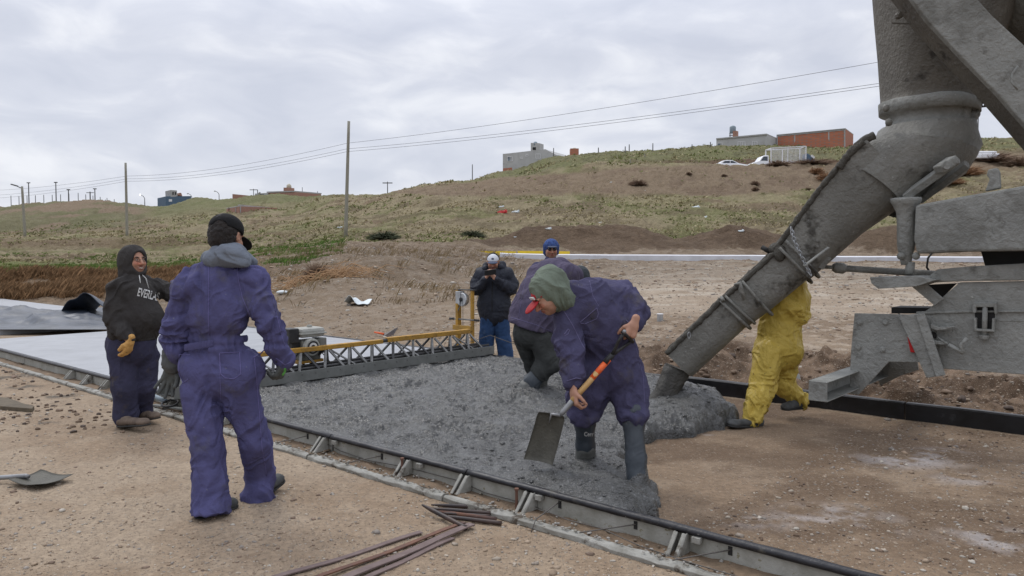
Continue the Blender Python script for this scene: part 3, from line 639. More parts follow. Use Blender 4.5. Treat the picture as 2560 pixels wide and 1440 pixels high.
bspec = [(1888, 82, 455, .75, .62, 'tumble'), (1888, 80, 470, .55, .42, 'tumble'), (2040, 82, 428, 1.2, .9, 'tumbleorange'), (2065, 80, 445, 1.5, 1.1, 'tumbleorange'),
         (1945, 88, 408, 1.8, .8, 'tumble'), (2030, 91, 405, 3.6, .8, 'tumble'), (1722, 86, 430, .5, .35, 'tumble'), (1810, 83, 434, .5, .3, 'tumble'),
         (1595, 82, 455, 1.3, .7, 'tumble'), (2020, 79, 468, .5, .35, 'tumble'), (2480, 86, 398, 3.2, 1.3, 'tumble'), (2410, 82, 432, 2.6, 1.4, 'tumbleorange'), (2550, 84, 412, 3.0, 1.6, 'tumble'), (2370, 78, 455, 2.2, .9, 'tumbleorange'),
         (960, 50, 590, 1.3, .6, 'scrub'), (1180, 50, 585, 1.1, .55, 'scrub')]
for i, (px, d, yy, r, h, mn) in enumerate(bspec):
    best = onground(px, d)
    for dd in np.linspace(d-14, d+16, 90):
        q = onground(px, dd); y_ = 640-F*(q[2]-CAMZ)/dd
        if abs(y_-(yy+8)) < abs((640-F*(best[2]-CAMZ)/best[1])-(yy+8)): best = q
    brush("tumbleweed" if mn == 'tumble' else "dry_bush" if mn != 'scrub' else "sage_bush", lbls[i], "bush", best-Z*.05, r, h, MT[mn], 700 if r > 1 else 350, "bushes dotted over the hillside", .03)
# pile of dry branches with tumbleweed left of the heap
c0 = onground(795, 21.5); V = MB()
for i in range(150):
    a = rnd.gauss(0, .55) + (math.pi if rnd.random() < .3 else 0); l_ = rnd.uniform(.5, 1.5)
    p0 = c0 + A_(rnd.gauss(0, .55), rnd.gauss(0, .4), .0); p0[2] = th(p0[0], p0[1])+.02
    p2 = p0 + A_(math.cos(a)*l_, math.sin(a)*l_*.6, 0); p2[2] = th(p2[0], p2[1])+rnd.uniform(.02, .35)
    p1 = (p0+p2)/2 + A_(0, 0, rnd.uniform(.05, .3))
    V.tube([p0, p1, p2], [.011, .009, .004], 4, False)
tag(V.build("branch_pile", MT['twig'], smooth=True), "heap of pale dry branches lying on the gravel behind the tall man's shoulder", "branches")
brush("tumbleweed", "dense brown tumbleweed caught in the pile of pale branches", "bush", c0+A_(-.1, .35, .12), .55, .52, MT['tumble'], 1100, None, .008)
# ---------------------------------------------------------------- the pavement: fresh and set concrete
def grid_faces(a, b):
    i = np.arange(a-1)[:, None]*b+np.arange(b-1)[None, :]; return np.stack([i, i+b, i+b+1, i+1], -1).reshape(-1, 4)
SX = [3.5, 3.85, 4.05, 4.25, 4.4, 4.62, 4.95, 5.3, 5.6, 5.9, 6.3, 6.7, 7.05, 7.4, 7.82]
TX = [2.22, 2.28, 2.33, 2.42, 2.66, 2.95, 3.1, 3.26, 3.2, 3.04, 2.96, 3.12, 3.5, 3.85, 4.05]
tt = np.linspace(2.05, 7.50, 620); ss_ = np.linspace(3.535, 7.83, 470)
T_, S_ = np.meshgrid(tt, ss_, indexing='ij')
wob = .42*(fbm(S_*2.6, T_*2.6, oct=5, seed=401, gain=.6)-.5)
dd = T_-(np.interp(S_, SX, TX)+wob)
top = .150+.018*(fbm(T_*1.2, S_*1.2, oct=3, seed=403)-.5)
q = np.clip(dd/.20, 0, 1); prof = np.sqrt(np.clip(1-(1-q)**2, 0, 1))
H = top*prof
def bump_(t0, s0, r, h, rx=1.): 
    global H
    H = H + h*np.exp(-(((T_-t0)/(r*rx))**2+((S_-s0)/r)**2))*(prof > 0.05)
pl = ts(G(1690, 985, .2)); bump_(pl[0], pl[1], .42, .13); bump_(pl[0]-.3, pl[1]+.1, .5, .05)
sh = ts(G(1355, 1135, .15)); bump_(sh[0], sh[1]-.05, .16, -.05, 1.6); bump_(sh[0]-.1, sh[1]-.28, .16, .04, 2)
dB = ts(G(1335, 985, .15)); bump_(dB[0], dB[1], .2, .03); bump_(dB[0]+.0, dB[1]-.35, .25, .03)
for (qx, qy, r, h) in ((930, 1060, .13, -.05), (1010, 1050, .11, -.04), (1180, 1080, .12, -.05), (1230, 950, .14, -.05), (1120, 905, .14, -.04), (1000, 940, .13, -.045), (820, 1010, .12, -.04), (1420, 1180, .10, -.04), (1350, 1190, .3, .03), (1500, 1190, .25, .03), (1100, 1080, .35, .025), (900, 1010, .4, .02), (1250, 1120, .25, -.03), (760, 1000, .3, -.015), (1100, 960, .5, .02), (1470, 1165, .12, -.02), (1200, 1000, .22, -.02), (850, 1050, .2, .02)):
    g = ts(G(qx, qy, .15)); bump_(g[0], g[1], r, h)
g_ = ts(G(1600, 1232)); bump_(g_[0], g_[1], .22, -.085)
wx_ = fbm(T_*3, S_*3, oct=3, seed=411)-.5; ru = 1-np.abs(2*fbm(T_*7+wx_*5, S_*11-wx_*4, oct=4, seed=405, gain=.65)-1)**.7; lump = fbm(T_*22, S_*22, oct=4, seed=407, gain=.6); med = fbm(T_*4.5, S_*4.5, oct=4, seed=409, gain=.55)
tr = sstep(7.15, 7.42, T_)
smoothz = np.maximum(sstep(.0, .45, 1-np.clip(np.hypot((T_-2.9)/1.3, (S_-3.95)/.8), 0, 1)), sstep(.0, .45, 1-np.clip(np.hypot((T_-3.6)/.9, (S_-6.6)/1.0), 0, 1))*.8)
H = H + (prof > .04)*np.clip(dd/.1, 0, 1)*(.100*(med-.5)*(1-.55*smoothz)+.036*(ru-.62)*(.35+.65*(1-smoothz))*(.45+1.1*sstep(.4, .62, med))+.030*(lump-.5)*(1-.75*smoothz))*(1-tr)
eb = np.minimum(sstep(3.56, 3.66, S_), 1-sstep(7.72, 7.82, S_)); H = np.where(prof > .3, H*eb+(1-eb)*(.138+.010*(lump-.5))*prof, H)
H = np.where(dd < 0, -.05, np.maximum(H, .0))
Vc = T_[..., None]*U+S_[..., None]*Nn+H[..., None]*Z
fc_ = grid_faces(*T_.shape); okf = (dd.reshape(-1)[fc_] > -.03).any(1)
o = mk("fresh_concrete", Vc.reshape(-1, 3), fc_[okf], MT['fresh'], org=tuple(P(5, 5.5))); tag(o, "rough wet grey concrete spread between the forms", kind='stuff')
def height_c(t, s):
    i = int(np.clip(np.searchsorted(tt, t), 0, len(tt)-1)); j = int(np.clip(np.searchsorted(ss_, s), 0, len(ss_)-1)); return max(0, float(H[i, j]))
xs_, ys_ = [], []
for _ in range(3000):
    i = int(rng.integers(20, len(tt)-30)); j = int(rng.integers(6, len(ss_)-6))
    if dd[i, j] > .12 and smoothz[i, j] > rng.uniform(): xs_.append(i); ys_.append(j)
pp = tt[xs_][:, None]*U+ss_[ys_][:, None]*Nn+H[xs_, ys_][:, None]*Z
scatter_stones("aggregate_lumps", pp, rng.uniform(.007, .020, len(pp)), np.array([(.085, .087, .085)])*rng.uniform(.7, 1.9, (len(pp), 1)), MT['fresh'], .55, label="stones and clots standing out of the wet concrete")
# set slab beyond the screed
m = MB(); m.rbox((7.46, 15.0), (3.56, 7.80), (-.02, .148)); o = m.build("pavement_slab", MT['slab'], bevel=.006); tag(o, "smooth pale grey freshly finished concrete slab", kind='structure')
# earlier slab, sand strip between, on the left
m = MB(); m.rbox((17.3, 40), (3.4, 7.9), (-.02, .12)); o = m.build("pavement_slab", MT['slab'], bevel=.01); tag(o, "older cured slab under the tarp at the far left", kind='structure')
# far white strip
def strip(px0, px1, d0, d1, name, mat, lift=.10):
    xs = np.linspace(px0, px1, 60); V = []; 
    for i, q in enumerate(xs):
        dn = d0; x0 = (q-1280)/F*dn; x1 = (q-1280)/F*d1
        zt = max(float(base_h(x0, dn)), float(base_h(x1, d1)))
        V += [(x0, dn, zt-.3), (x0, dn, zt+lift), (x1, d1, zt+lift*1.4), (x1, d1, zt-.3)]
    return mk(name, V, grid_faces(60, 4), mat, smooth=False)
o = strip(1250, 2700, 38.2, 41.6, "pavement_slab", MT['whiteslab'], .13); tag(o, "long white finished road slab crossing in the distance", kind='structure')
for k, (a, b, w_) in enumerate(((1148, 1290, "left half of the yellow form rail laid behind the far white slab"), (1294, 1424, "right half of the yellow form rail behind the far slab and the plaid cap"))):
    xa, xb = (a-1280)/F*42.2, (b-1280)/F*42.2; za = W(a, 627, 42.2)[2]; zb = W(b, 629, 42.2)[2]; z0 = W(a, 636.5, 42.2)[2]
    m = MB(); m.bar((xa, 42.2, (za+z0)/2), (xb, 42.2, (zb+z0)/2-.01), .12, za-z0); m.bar((xa, 42.35, z0-.05), (xb, 42.35, z0-.05), .22, .05)
    fr = thing("road_form", w_, "form", (xa, 42.2, z0-.1), "yellow far forms"); m.build("rail", MT['yellowflat'], fr)
    for j in range(4): q = MB(); q.box((xa+(xb-xa)*(j+.5)/4, 42.1, z0-.18), (A_(1, 0, 0), A_(0, 1, 0), Z), (.04, .05, .22)); q.build("stake", MT['yellowflat'], fr)

# ---------------------------------------------------------------- near paving form (segments)
NS = 3.535
def form_segment(t0, t1, label, phase):
    fr = thing("road_form", label, "form", P(t0, NS), "steel forms along the near edge")
    w = MB(); w.rbox((t0+.01, t1-.01), (NS-.018, NS-.008), (.012, .135)); w.build("web", MT['formweb'], fr)
    # rounded tarred rail
    n = 46; pr = []; V = []
    for i in range(n+1):
        t = t0+.004+(t1-t0-.008)*i/n
        for a in np.linspace(0, 2*math.pi, 11)[:-1]:
            r = .021*(1+.22*(vn(np.array([t*14]), np.array([a*1.5]), None, 5)[0]-.5))
            V.append(P(t, NS-.022+math.cos(a)*r*1.25, .136+math.sin(a)*r))
    Fc = [(i*10+k, i*10+(k+1) % 10, (i+1)*10+(k+1) % 10, (i+1)*10+k) for i in range(n) for k in range(10)]+[tuple(range(10)), tuple(range(n*10, n*10+10))]
    mk("rail", V, Fc, MT['blackrail'], fr)
    b = MB(); b.rbox((t0+.01, t1-.01), (NS-.21, NS-.02), (.004, .012)); b.build("base_plate", MT['silt'], fr)
    # crusted front lip (rounded, lumpy)
    V = []; n = 60
    for i in range(n+1):
        t = t0+.006+(t1-t0-.012)*i/n
        for k, (ds, dz) in enumerate(((-.046, .0), (-.048, .026), (-.034, .036), (.014, .036), (.020, .026), (.020, .0))):
            j = (fbm(np.array([t*9.]), np.array([k*3.1]), oct=3, seed=51)[0]-.5)*.020
            V.append(P(t, NS-.21+ds+j, dz+(j if k in (2, 3, 1) else 0)))
    Fc = [(i*6+k, i*6+(k+1) % 6, (i+1)*6+(k+1) % 6, (i+1)*6+k) for i in range(n) for k in range(6)]+[tuple(range(6)), tuple(range(n*6, n*6+6))]
    mk("front_lip", V, Fc, MT['formlip'], fr, smooth=False, bevel=.004)
    # silt collected in the base
    n1_, n2_ = 60, 8; tq = np.linspace(t0+.02, t1-.02, n1_); sq = np.linspace(NS-.195, NS-.019, n2_); A1, B1 = np.meshgrid(tq, sq, indexing='ij')
    Hh = .016+.030*np.clip(fbm(A1*5, B1*12, oct=4, seed=57+phase)-.42, 0, 1)*2
    mk("silt", (A1[..., None]*U+B1[..., None]*Nn+Hh[..., None]*Z).reshape(-1, 3), grid_faces(n1_, n2_), MT['silt'], fr)
    return fr
pq = []
for _ in range(1500):
    t_ = rnd.uniform(-2.5, 9); pq.append((*P(t_, NS-rnd.choice([rnd.uniform(.03, .19), rnd.uniform(.15, .20), rnd.uniform(.19, .26)]))[:2], rnd.uniform(.003, .012)))
pq = np.array(pq); zq = np.where((pq[:, 0]*Nn[0]+pq[:, 1]*Nn[1]) > NS-.19, .026, np.where((pq[:, 0]*Nn[0]+pq[:, 1]*Nn[1]) > NS-.235, .046, .004))
scatter_stones("cement_crumbs", np.stack([pq[:, 0], pq[:, 1], zq+pq[:, 2]*.2], -1), pq[:, 2], np.array([(.26, .24, .20), (.18, .14, .10), (.33, .31, .28)])[rng.integers(0, 3, len(pq))], MT['pebble'], .6, label="cement crumbs and grit lying in the near form")
def bracket(fr, t):
    # sloping cement-caked pocket that holds a stake
    m = MB(); 
    for dt in (-.034, .034):
        m.prism([P(t+dt-.004, NS-.02, .130), P(t+dt-.004, NS-.06, .125), P(t+dt-.004, NS-.150, .02), P(t+dt-.004, NS-.02, .02)], U*.008)
    m.prism([P(t-.034, NS-.058, .128), P(t-.034, NS-.155, .022), P(t-.034, NS-.145, .016), P(t-.034, NS-.050, .120)], U*.022)
    m.prism([P(t+.012, NS-.058, .128), P(t+.012, NS-.155, .022), P(t+.012, NS-.145, .016), P(t+.012, NS-.050, .120)], U*.022)
    m.build("bracket", MT['formlip'], fr, bevel=.004)
def wedge(fr, t):
    m = MB(); m.box(P(t, NS-.045, .105), (U, Nn, Z), (.024, .016, .016)); m.build("wedge", MT['formlip'], fr, bevel=.003)
tb = ts(G(1105, 1240, .04))[0]; 
# joints in the lip: px 780,1112 and 1130,1250
def t_at(px, z=.136, s=NS):
    r = ray(px, 720); a = r[0]/r[1]; # point with X/Y=a on line s
    Y = s/(Nn[0]*a+Nn[1]); return float(np.dot(A_(a*Y, Y, 0), U))
J = [t_at(2560)-1.5, t_at(2420), t_at(1120, s=NS-.2), t_at(778, s=NS-.2), t_at(60), t_at(60)+3.4]
J[3] = max(J[3], J[2]+.8)
segs = [(J[0], J[1], "near-edge steel form at the bottom right corner"), (J[1], J[2], "near-edge steel form between rod heap and lower right"),
        (J[2], J[3], "near-edge steel form right behind the rod heap"), (J[3], J[4], "near-edge steel form running past both standing men on the left"),
        (J[4], J[5], "near-edge steel form running out of the picture on the left")]
FR = []
for i, (a, b, l) in enumerate(segs): FR.append(form_segment(a, b, l, i))
def seg_of(t):
    for f, (a, b, l) in zip(FR, segs):
        if a <= t < b: return f
    return FR[-1]
for px in (800, 1010, 1158, 1322, 1705): t = t_at(px, s=NS-.06); bracket(seg_of(t), t)
for k in range(9): t = J[3]+1.0+k*.55; bracket(seg_of(t), t)
for px in (835, 1048, 1350, 1750): t = t_at(px, s=NS-.04); wedge(seg_of(t), t)
for i, (px, l) in enumerate(((1004, "short steel stake standing in the form, third bracket from the walking man"), (1293, "short steel stake standing in the form beside the caked bracket under the shovel man"))):
    t = t_at(px, s=NS-.08); o = MB().tube([P(t, NS-.085, .0), P(t, NS-.085, .128), P(t, NS-.085, .13), P(t, NS-.085, .142)], [.0095, .0095, .015, .014], 10).build("steel_stake", MT['rust'], smooth=False, bevel=.001); tag(o, l, "stake", "stakes standing in the form")
# thin tie rods through holes in the web
for i, (px, dx, dz, l) in enumerate(((770, .13, .03, "thin tie rod leaning out of the form just right of the walking man"), (957, .15, .045, "thin tie rod lying across the form base between two brackets"), (1406, .08, -.02, "upright thin tie rod hooked through the form hole above the rods' right end"), (1598, .22, .02, "slanting thin tie rod through the form web, second from the lower right"), (1838, .2, .02, "slanting thin tie rod at the lower right of the form"))):
    t = t_at(px, s=NS); h = P(t, NS-.02, .09)
    if i == 2: pts = [P(t, NS+.02, .10), P(t, NS-.03, .10), P(t-.006, NS-.25, .06), P(t-.01, NS-.30, -.01)]
    else: pts = [P(t, NS+.03, .10), h, P(t+dx*.6, NS-.12, .055+dz*.3), P(t+dx, NS-.235, .05)]
    o = MB().tube(pts, .0035, 6).build("tie_rod", MT['wire'], smooth=True); tag(o, l, "tie rod", "tie rods through the form web")
    hole = MB().box(P(t, NS-.0195, .085), (U, Nn, Z), (.011, .0016, .022)).build("slot", MT['darkgap'], seg_of(t))
pts = []
for px, py in ((805, 1080), (830, 1090), (880, 1120), (960, 1140), (1050, 1160), (1160, 1195), (1240, 1222), (1340, 1262), (1420, 1300), (1500, 1320), (1600, 1365), (1720, 1405), (1840, 1440), (1960, 1475)):
    i = len(pts); zz_ = .09 if i == 1 else .13 if i == 0 else .05+.02*math.sin(i*1.7)
    g = G(px, py, zz_); t_, s_ = ts(g); pts.append(P(t_, min(s_, NS-.03), zz_))
tag(MB().tube(pts, .0028, 6).build("wire", MT['wire'], smooth=True), "long slack wire trailing along the base of the near form", "wire")
# far black form beams
FB = [(-9, -3.2), (-3.2, 1.9), (1.9, 3.45), (3.45, 4.3), (4.3, 7.2), (7.2, 11), (11, 15)]
FL = ["black oiled form beam running out of the picture at the right edge", "long black oiled form beam under the truck tail on the far edge", "black form beam behind the kneeling yellow leg", "short black form beam between yellow suit and poured concrete", "black form rail hidden along the far edge of the wet concrete", "far-edge form rail beside the finished slab behind the screed", "last far-edge form rail at the end of the finished slab"]
for (a, b), l in zip(FB, FL):
    fr = thing("form_beam", l, "form beam", P(a, 7.85), "black forms along the far edge")
    hgt = .165 if a < 4.3 else .15
    V = []; n = 24
    for i in range(n+1):
        t = a+.008+(b-a-.016)*i/n; j = (vn(np.array([t*2.1]), np.array([1.]), None, 8)[0]-.5)*.02
        V += [P(t, 7.83+j, -.02), P(t, 7.83+j, hgt-.012), P(t, 7.842+j, hgt+j*.2), P(t, 7.90+j, hgt+j*.2), P(t, 7.912+j, hgt-.012), P(t, 7.912+j, -.02)]
    Fc = [(i*6+k, i*6+(k+1) % 6, (i+1)*6+(k+1) % 6, (i+1)*6+k) for i in range(n) for k in range(6)]+[tuple(range(6)), tuple(range(n*6, n*6+6))]
    mk("beam", V, Fc, MT['blackbeam'], fr, smooth=False)
    m = MB()
    for t in np.arange(a+.4, b-.2, .9): m.prism([P(t, 7.915, .0), P(t, 7.915, hgt-.02), P(t, 8.06, .0)], U*.02)
    m.build("brace", MT['blackbeam'], fr)

# ---------------------------------------------------------------- vibrating screed
TS_ = 7.45
sc = thing("vibrating_screed", "yellow-topped truss screed with motor spanning the slab across the wet concrete", "screed", P(TS_, 3.7, .15))
zt_ = .485
def screed_s(px, z): 
    r = ray(px, 720); a = r[0]/r[1]; k = U*TS_
    # X=TS*U.x+s*N.x ; Y=...
    return (a*k[1]-k[0])/(Nn[0]-a*Nn[1])
s_end = screed_s(1172, .48); s_mid = screed_s(958, .48)
m = MB(); m.bar(P(TS_, 3.35, zt_), P(TS_, s_mid-.03, zt_), .07, .052); m.build("top_beam", MT['yellow'], sc, bevel=.006)
m = MB(); m.bar(P(TS_, s_mid+.05, zt_+.012), P(TS_, s_end, zt_+.012), .07, .06); m.build("top_beam", MT['yellow'], sc, bevel=.006)
m = MB(); m.tube([P(TS_, s_mid-.05, zt_+.006), P(TS_, s_mid+.07, zt_+.008)], .022, 10); m.build("coupling", MT['strutdark'], sc)
for dt, nm in ((-.16, "front_blade"), (.16, "rear_blade")):
    m = MB(); m.bar(P(TS_+dt, 3.35, .215), P(TS_+dt, 7.95, .215), .012, .115); m.bar(P(TS_+dt+(.03 if dt < 0 else -.03), 3.35, .162), P(TS_+dt+(.03 if dt < 0 else -.03), 7.95, .162), .06, .012)
    m.build(nm, MT['bladesteel'], sc, bevel=.003)
m = MB(); m.tube([P(TS_-.10, 3.4, .285), P(TS_-.10, 7.9, .285)], .016, 8); m.tube([P(TS_+.10, 3.4, .285), P(TS_+.10, 7.9, .285)], .016, 8); m.build("vibrator_shaft", MT['strutdark'], sc, smooth=True)
k = 0; s = 3.55
while s < 7.8:
    for dt in (-.155, .155):
        for e_, dk in ((-.13, 0), (.13, 1)):
            m = MB(); m.bar(P(TS_+dt*.15, s+e_*.18, zt_-.03), P(TS_+dt, s+e_, .27), .016, .028, up=Nn)
            m.build("strut", MT['strutdark'] if (k % 5) in (2,) else MT['strut'], sc); k += 1
    if k % 3 == 0:
        m = MB(); m.bar(P(TS_, s+.05, zt_-.03), P(TS_-.15, s+.30, .27), .012, .02, up=Nn); m.build("strut", MT['strut'], sc)
    s += .335
for s in np.arange(3.6, 7.9, .17): m = MB(); m.tube([P(TS_-.174, s, .235), P(TS_-.166, s, .235)], .008, 6); m.build("bolt", MT['strut'], sc)
# end stand with winch
s0 = 7.93; zt2 = 1.055
pxl = [ts(PS(1146, 800, s0))[0], ts(PS(1181, 800, s0))[0]]
tL, tR = pxl
m = MB(); m.bar(P(tL, s0, .05), P(tL, s0, zt2), .075, .05, up=U); m.build("post", MT['yellow'], sc, bevel=.004)
m = MB(); m.bar(P(tR, s0, .05), P(tR, s0, zt2), .045, .04, up=U); m.build("post", MT['yellow'], sc, bevel=.004)
m = MB(); m.bar(P(tL+.06, s0, zt2), P(tR-.05, s0, zt2), .07, .012); m.build("cap_plate", MT['strutdark'], sc)
m = MB(); m.bar(P(tL+.05, s0-.05, .50), P(tR-.04, s0-.05, .50), .05, .07); m.build("cross_beam", MT['yellow'], sc, bevel=.004)
wc = P((tL+tR)/2+.0, s0-.05, zt2-.14); wn = MB(); wn.tube([wc-Nn*.035, wc-Nn*.02, wc+Nn*.02, wc+Nn*.035], [.095, .10, .10, .095], 20); w_o = wn.build("winch", MT['chrome'], sc, smooth=False, bevel=.003)
MB().tube([wc-Nn*.05, wc-Nn*.036], [.03, .03], 12).build("hub", MT['blackplastic'], w_o)
MB().box(wc+U*.06+Z*.03, (U, Nn, Z), (.05, .045, .09)).build("housing", MT['chrome'], w_o, bevel=.004)
MB().tube([wc-Nn*.06, wc-Nn*.06-Z*.10, wc-Nn*.10-Z*.16], .008, 8).build("crank", MT['strutdark'], w_o)
MB().tube([wc-Z*.1, P((tL+tR)/2, s0-.05, .5), P(TS_, s0-.1, .3)], .004, 6).build("cable", MT['wire'], sc)
m = MB(); m.tube([P(tL+.16, s0-.02, .62), P(tR-.12, s0-.02, .62)], .011, 10); m.build("push_bar", MT['strut'], sc, smooth=True)
for ta in (tL+.16, tR-.06): MB().tube([P(ta, s0-.02, .62), P(ta-.09, s0-.02, .62)], .018, 10).build("grip", MT['blackplastic'], sc, smooth=True)
MB().tube([P(tR-.02, s0-.1, .3), P(tR-.35, s0+.0, .42), P(tR-.8, s0+.1, .30), P(tR-1.0, s0+.15, .2)], .005, 6).build("rope", MT['wire'], sc, smooth=True)
# motor behind the truss
es = screed_s(785, .6); ec = P(TS_+.16, es, 0); en = thing("motor", None, None, ec); 
bpy.data.objects.remove(en)
eb = MB(); eb.box(ec+Z*.46, (U, Nn, Z), (.10, .13, .12)); eo = eb.build("motor", MT['engine'], sc, bevel=.02)
def sub(mb, nm, mt, par=eo, **k): return mb.build(nm, MT[mt], par, **k)
sub(MB().box(ec+Z*.665+Nn*.02, (U, Nn, Z), (.115, .165, .055)), "fuel_tank", 'tank', bevel=.035)
sub(MB().box(ec+Z*.655+Nn*.02, (U, Nn, Z), (.125, .175, .008)), "tank_seam", 'tank', bevel=.004)
sub(MB().tube([ec+Z*.72+Nn*.04, ec+Z*.745+Nn*.04], .03, 12), "fuel_cap", 'tank')
sub(MB().box(ec+Z*.64-Nn*.22, (U, Nn, Z), (.09, .065, .085)), "air_filter", 'blackplastic', bevel=.012)
sub(MB().box(ec+Z*.52-Nn*.18, (U, Nn, Z), (.06, .05, .05)), "carburettor", 'blackplastic', bevel=.008)
fwd_e = -U
sub(MB().tube([ec+Z*.50+fwd_e*.10-Nn*.02, ec+Z*.50+fwd_e*.15-Nn*.02, ec+Z*.50+fwd_e*.155-Nn*.02], [.105, .10, .09], 20), "recoil_cover", 'tank', bevel=.004)
for rr_, mt in ((.075, 'blackplastic'), (.055, 'print'), (.03, 'blackplastic')): sub(MB().tube([ec+Z*.50+fwd_e*(.156+.002*(3-rr_*20))-Nn*.02, ec+Z*.50+fwd_e*(.160+.002*(3-rr_*20))-Nn*.02], rr_, 20), "starter_ring", mt)
sub(MB().box(ec+Z*.50+Nn*.17, (U, Nn, Z), (.08, .055, .09)), "muffler", 'bladesteel', bevel=.012)
sub(MB().box(ec+Z*.33, (U, Nn, Z), (.09, .17, .018)), "mount_plate", 'yellow', bevel=.004)
for a in (-.1, .1): sub(MB().tube([ec+Z*.33+Nn*a, ec+Z*.255+Nn*a], [.024, .028], 10), "mount", 'blackplastic')
sub(MB().box(ec+Z*.36+U*.02+Nn*.02, (U, Nn, Z), (.085, .12, .03)), "oil_sump", 'yellow', bevel=.01)
sub(MB().tube([ec+Z*.42+Nn*.14-U*.1, ec+Z*.30+Nn*.24-U*.12, ec+Z*.27+Nn*.3], .006, 6), "fuel_line", 'wire')

# ---------------------------------------------------------------- loose things on the ground near the camera
def rod_at(a, b, r, z0, label, mat='rod', dz=0):
    p, q = G(*a, z0), G(*b, z0+dz); d = nz(q-p)
    m = MB().tube([p, p+d*.02, p+d*.10, q-d*.03, q-d*.029, q], [r*.35, r*.6, r, r, r*1.0, r*1.05], 12)
    tag(m.build("steel_rod", MT[mat], smooth=True), label, "steel rod", "steel rods heaped by the form")
rods = [((1078, 1262), (1208, 1268), .012, "rearmost steel rod of the heap, closest to the form", 'rod'),
        ((1085, 1272), (1228, 1283), .0125, "second steel rod from the back, dark at its tip", 'rod'),
        ((1090, 1278), (1240, 1298), .012, "reddish rod in the middle of the heap ending furthest right but one", 'rust'),
        ((1100, 1290), (1253, 1308), .013, "foremost of the parallel rods, ending furthest right", 'rod'),
        ((1108, 1283), (1225, 1291), .011, "thin rod half buried between the middle rods", 'rod')]
for i, (a, b, r, l, mt) in enumerate(rods): rod_at(a, b, r, .013+.004*(i % 2), l, mt)
rod_at((1055, 1262), (1166, 1320), .0135, .045, "black steel rod lying crosswise on top of the heap", 'rod', -.028)
def strip_at(a, b, w, z, label, mt, bend=0):
    p, q = G(*a, z), G(*b, z); d = nz(q-p); x = nz(np.cross(d, Z)); n = 14; V = []
    for i in range(n+1):
        f = i/n; c = p+(q-p)*f + x*bend*math.sin(f*3.14)+Z*.004*math.sin(f*9)
        w2 = w*(1+.06*math.sin(i*2.3))
        V += [c-x*w2/2, c+x*w2/2, c+x*w2/2+Z*.007, c-x*w2/2+Z*.007]
    Fc = [(i*4+k, i*4+(k+1) % 4, (i+1)*4+(k+1) % 4, (i+1)*4+k) for i in range(n) for k in range(4)]+[(0, 1, 2, 3), (n*4, n*4+3, n*4+2, n*4+1)]
    o = mk("steel_strip", V, Fc, MT[mt], smooth=False); tag(o, label, "steel strip", "flat steel strips on the dirt")
strip_at((600, 1472), (1052, 1332), .036, .004, "mottled grey flat strip, the topmost left one of the fan", 'rustdark', .01)
strip_at((700, 1480), (1160, 1308), .030, .011, "bright orange rust flat strip in the middle of the fan", 'rust', .006)
strip_at((790, 1478), (1180, 1312), .048, .017, "wide purplish flat strip reaching under the rods", 'rustdark')
strip_at((860, 1475), (1132, 1347), .034, .005, "short purplish flat strip, lowest right of the fan", 'rustdark', -.006)
# shovel lying on the left
def shovel_blade(c, ax, side, nrm, L_, Wd, curve=.03):
    V = []; nu, nv = 12, 10
    for i in range(nu+1):
        for j in range(nv+1):
            u_ = i/nu; v_ = j/nv*2-1; wd = Wd/2*(1-.06*(1-u_)) * (1 if u_ > .06 else .93)
            h = curve*(v_*v_) - .02*math.sin(u_*3.1)
            V.append(np.asarray(c)+ax*(L_*u_)+side*(wd*v_)+nrm*h)
    Fc = [tuple(r) for r in grid_faces(nu+1, nv+1)]
    n = len(V); V += [v-nrm*.003 for v in V]; F2 = [tuple(i+n for i in f[::-1]) for f in Fc]
    rim = [i*(nv+1) for i in range(nu+1)]+[nu*(nv+1)+j for j in range(1, nv+1)]+[i*(nv+1)+nv for i in range(nu-1, -1, -1)]+[j for j in range(nv-1, 0, -1)]
    F3 = [(rim[i], rim[(i+1) % len(rim)], rim[(i+1) % len(rim)]+n, rim[i]+n) for i in range(len(rim))]
    return V, Fc+F2+F3
a = G(50, 1192, .03); b = G(165, 1212, .03)
c1 = G(95, 1165, .02); c2 = G(188, 1197, .015); c3 = G(135, 1225, .015)
ax = nz((b-a)*A_(1, 1, 0)); sd_ = nz(np.cross(Z, ax))
s1 = thing("shovel", "square-bladed shovel with pale handle lying on the dirt at the left edge", "shovel", G(60, 1195))
V_, F_ = shovel_blade(G(62, 1190, .035), ax, sd_, Z, .31, .26, .018); mk("blade", V_, F_, MT['shovelblade'], s1)
h0 = G(64, 1190, .045); h1 = G(-60, 1198, .03); MB().tube([h0+ax*.03, h0, h1, h1-ax*.8], [.014, .017, .016, .015], 12).build("handle", MT['steelgrey'], s1, smooth=True)
# weathered plank/rag at left
pl_ = [(-30, 1000), (20, 1003), (60, 1018), (86, 1024), (80, 1031), (40, 1028), (-30, 1022)]
V = [G(x_, y_, .0) for x_, y_ in pl_]; m = MB(); m.prism([v-Z*.005 for v in V], Z*.045); o = m.build("plank", MT['oldwood'], bevel=.006); tag(o, "splintered weathered plank end lying on the dirt at the left edge", "plank")
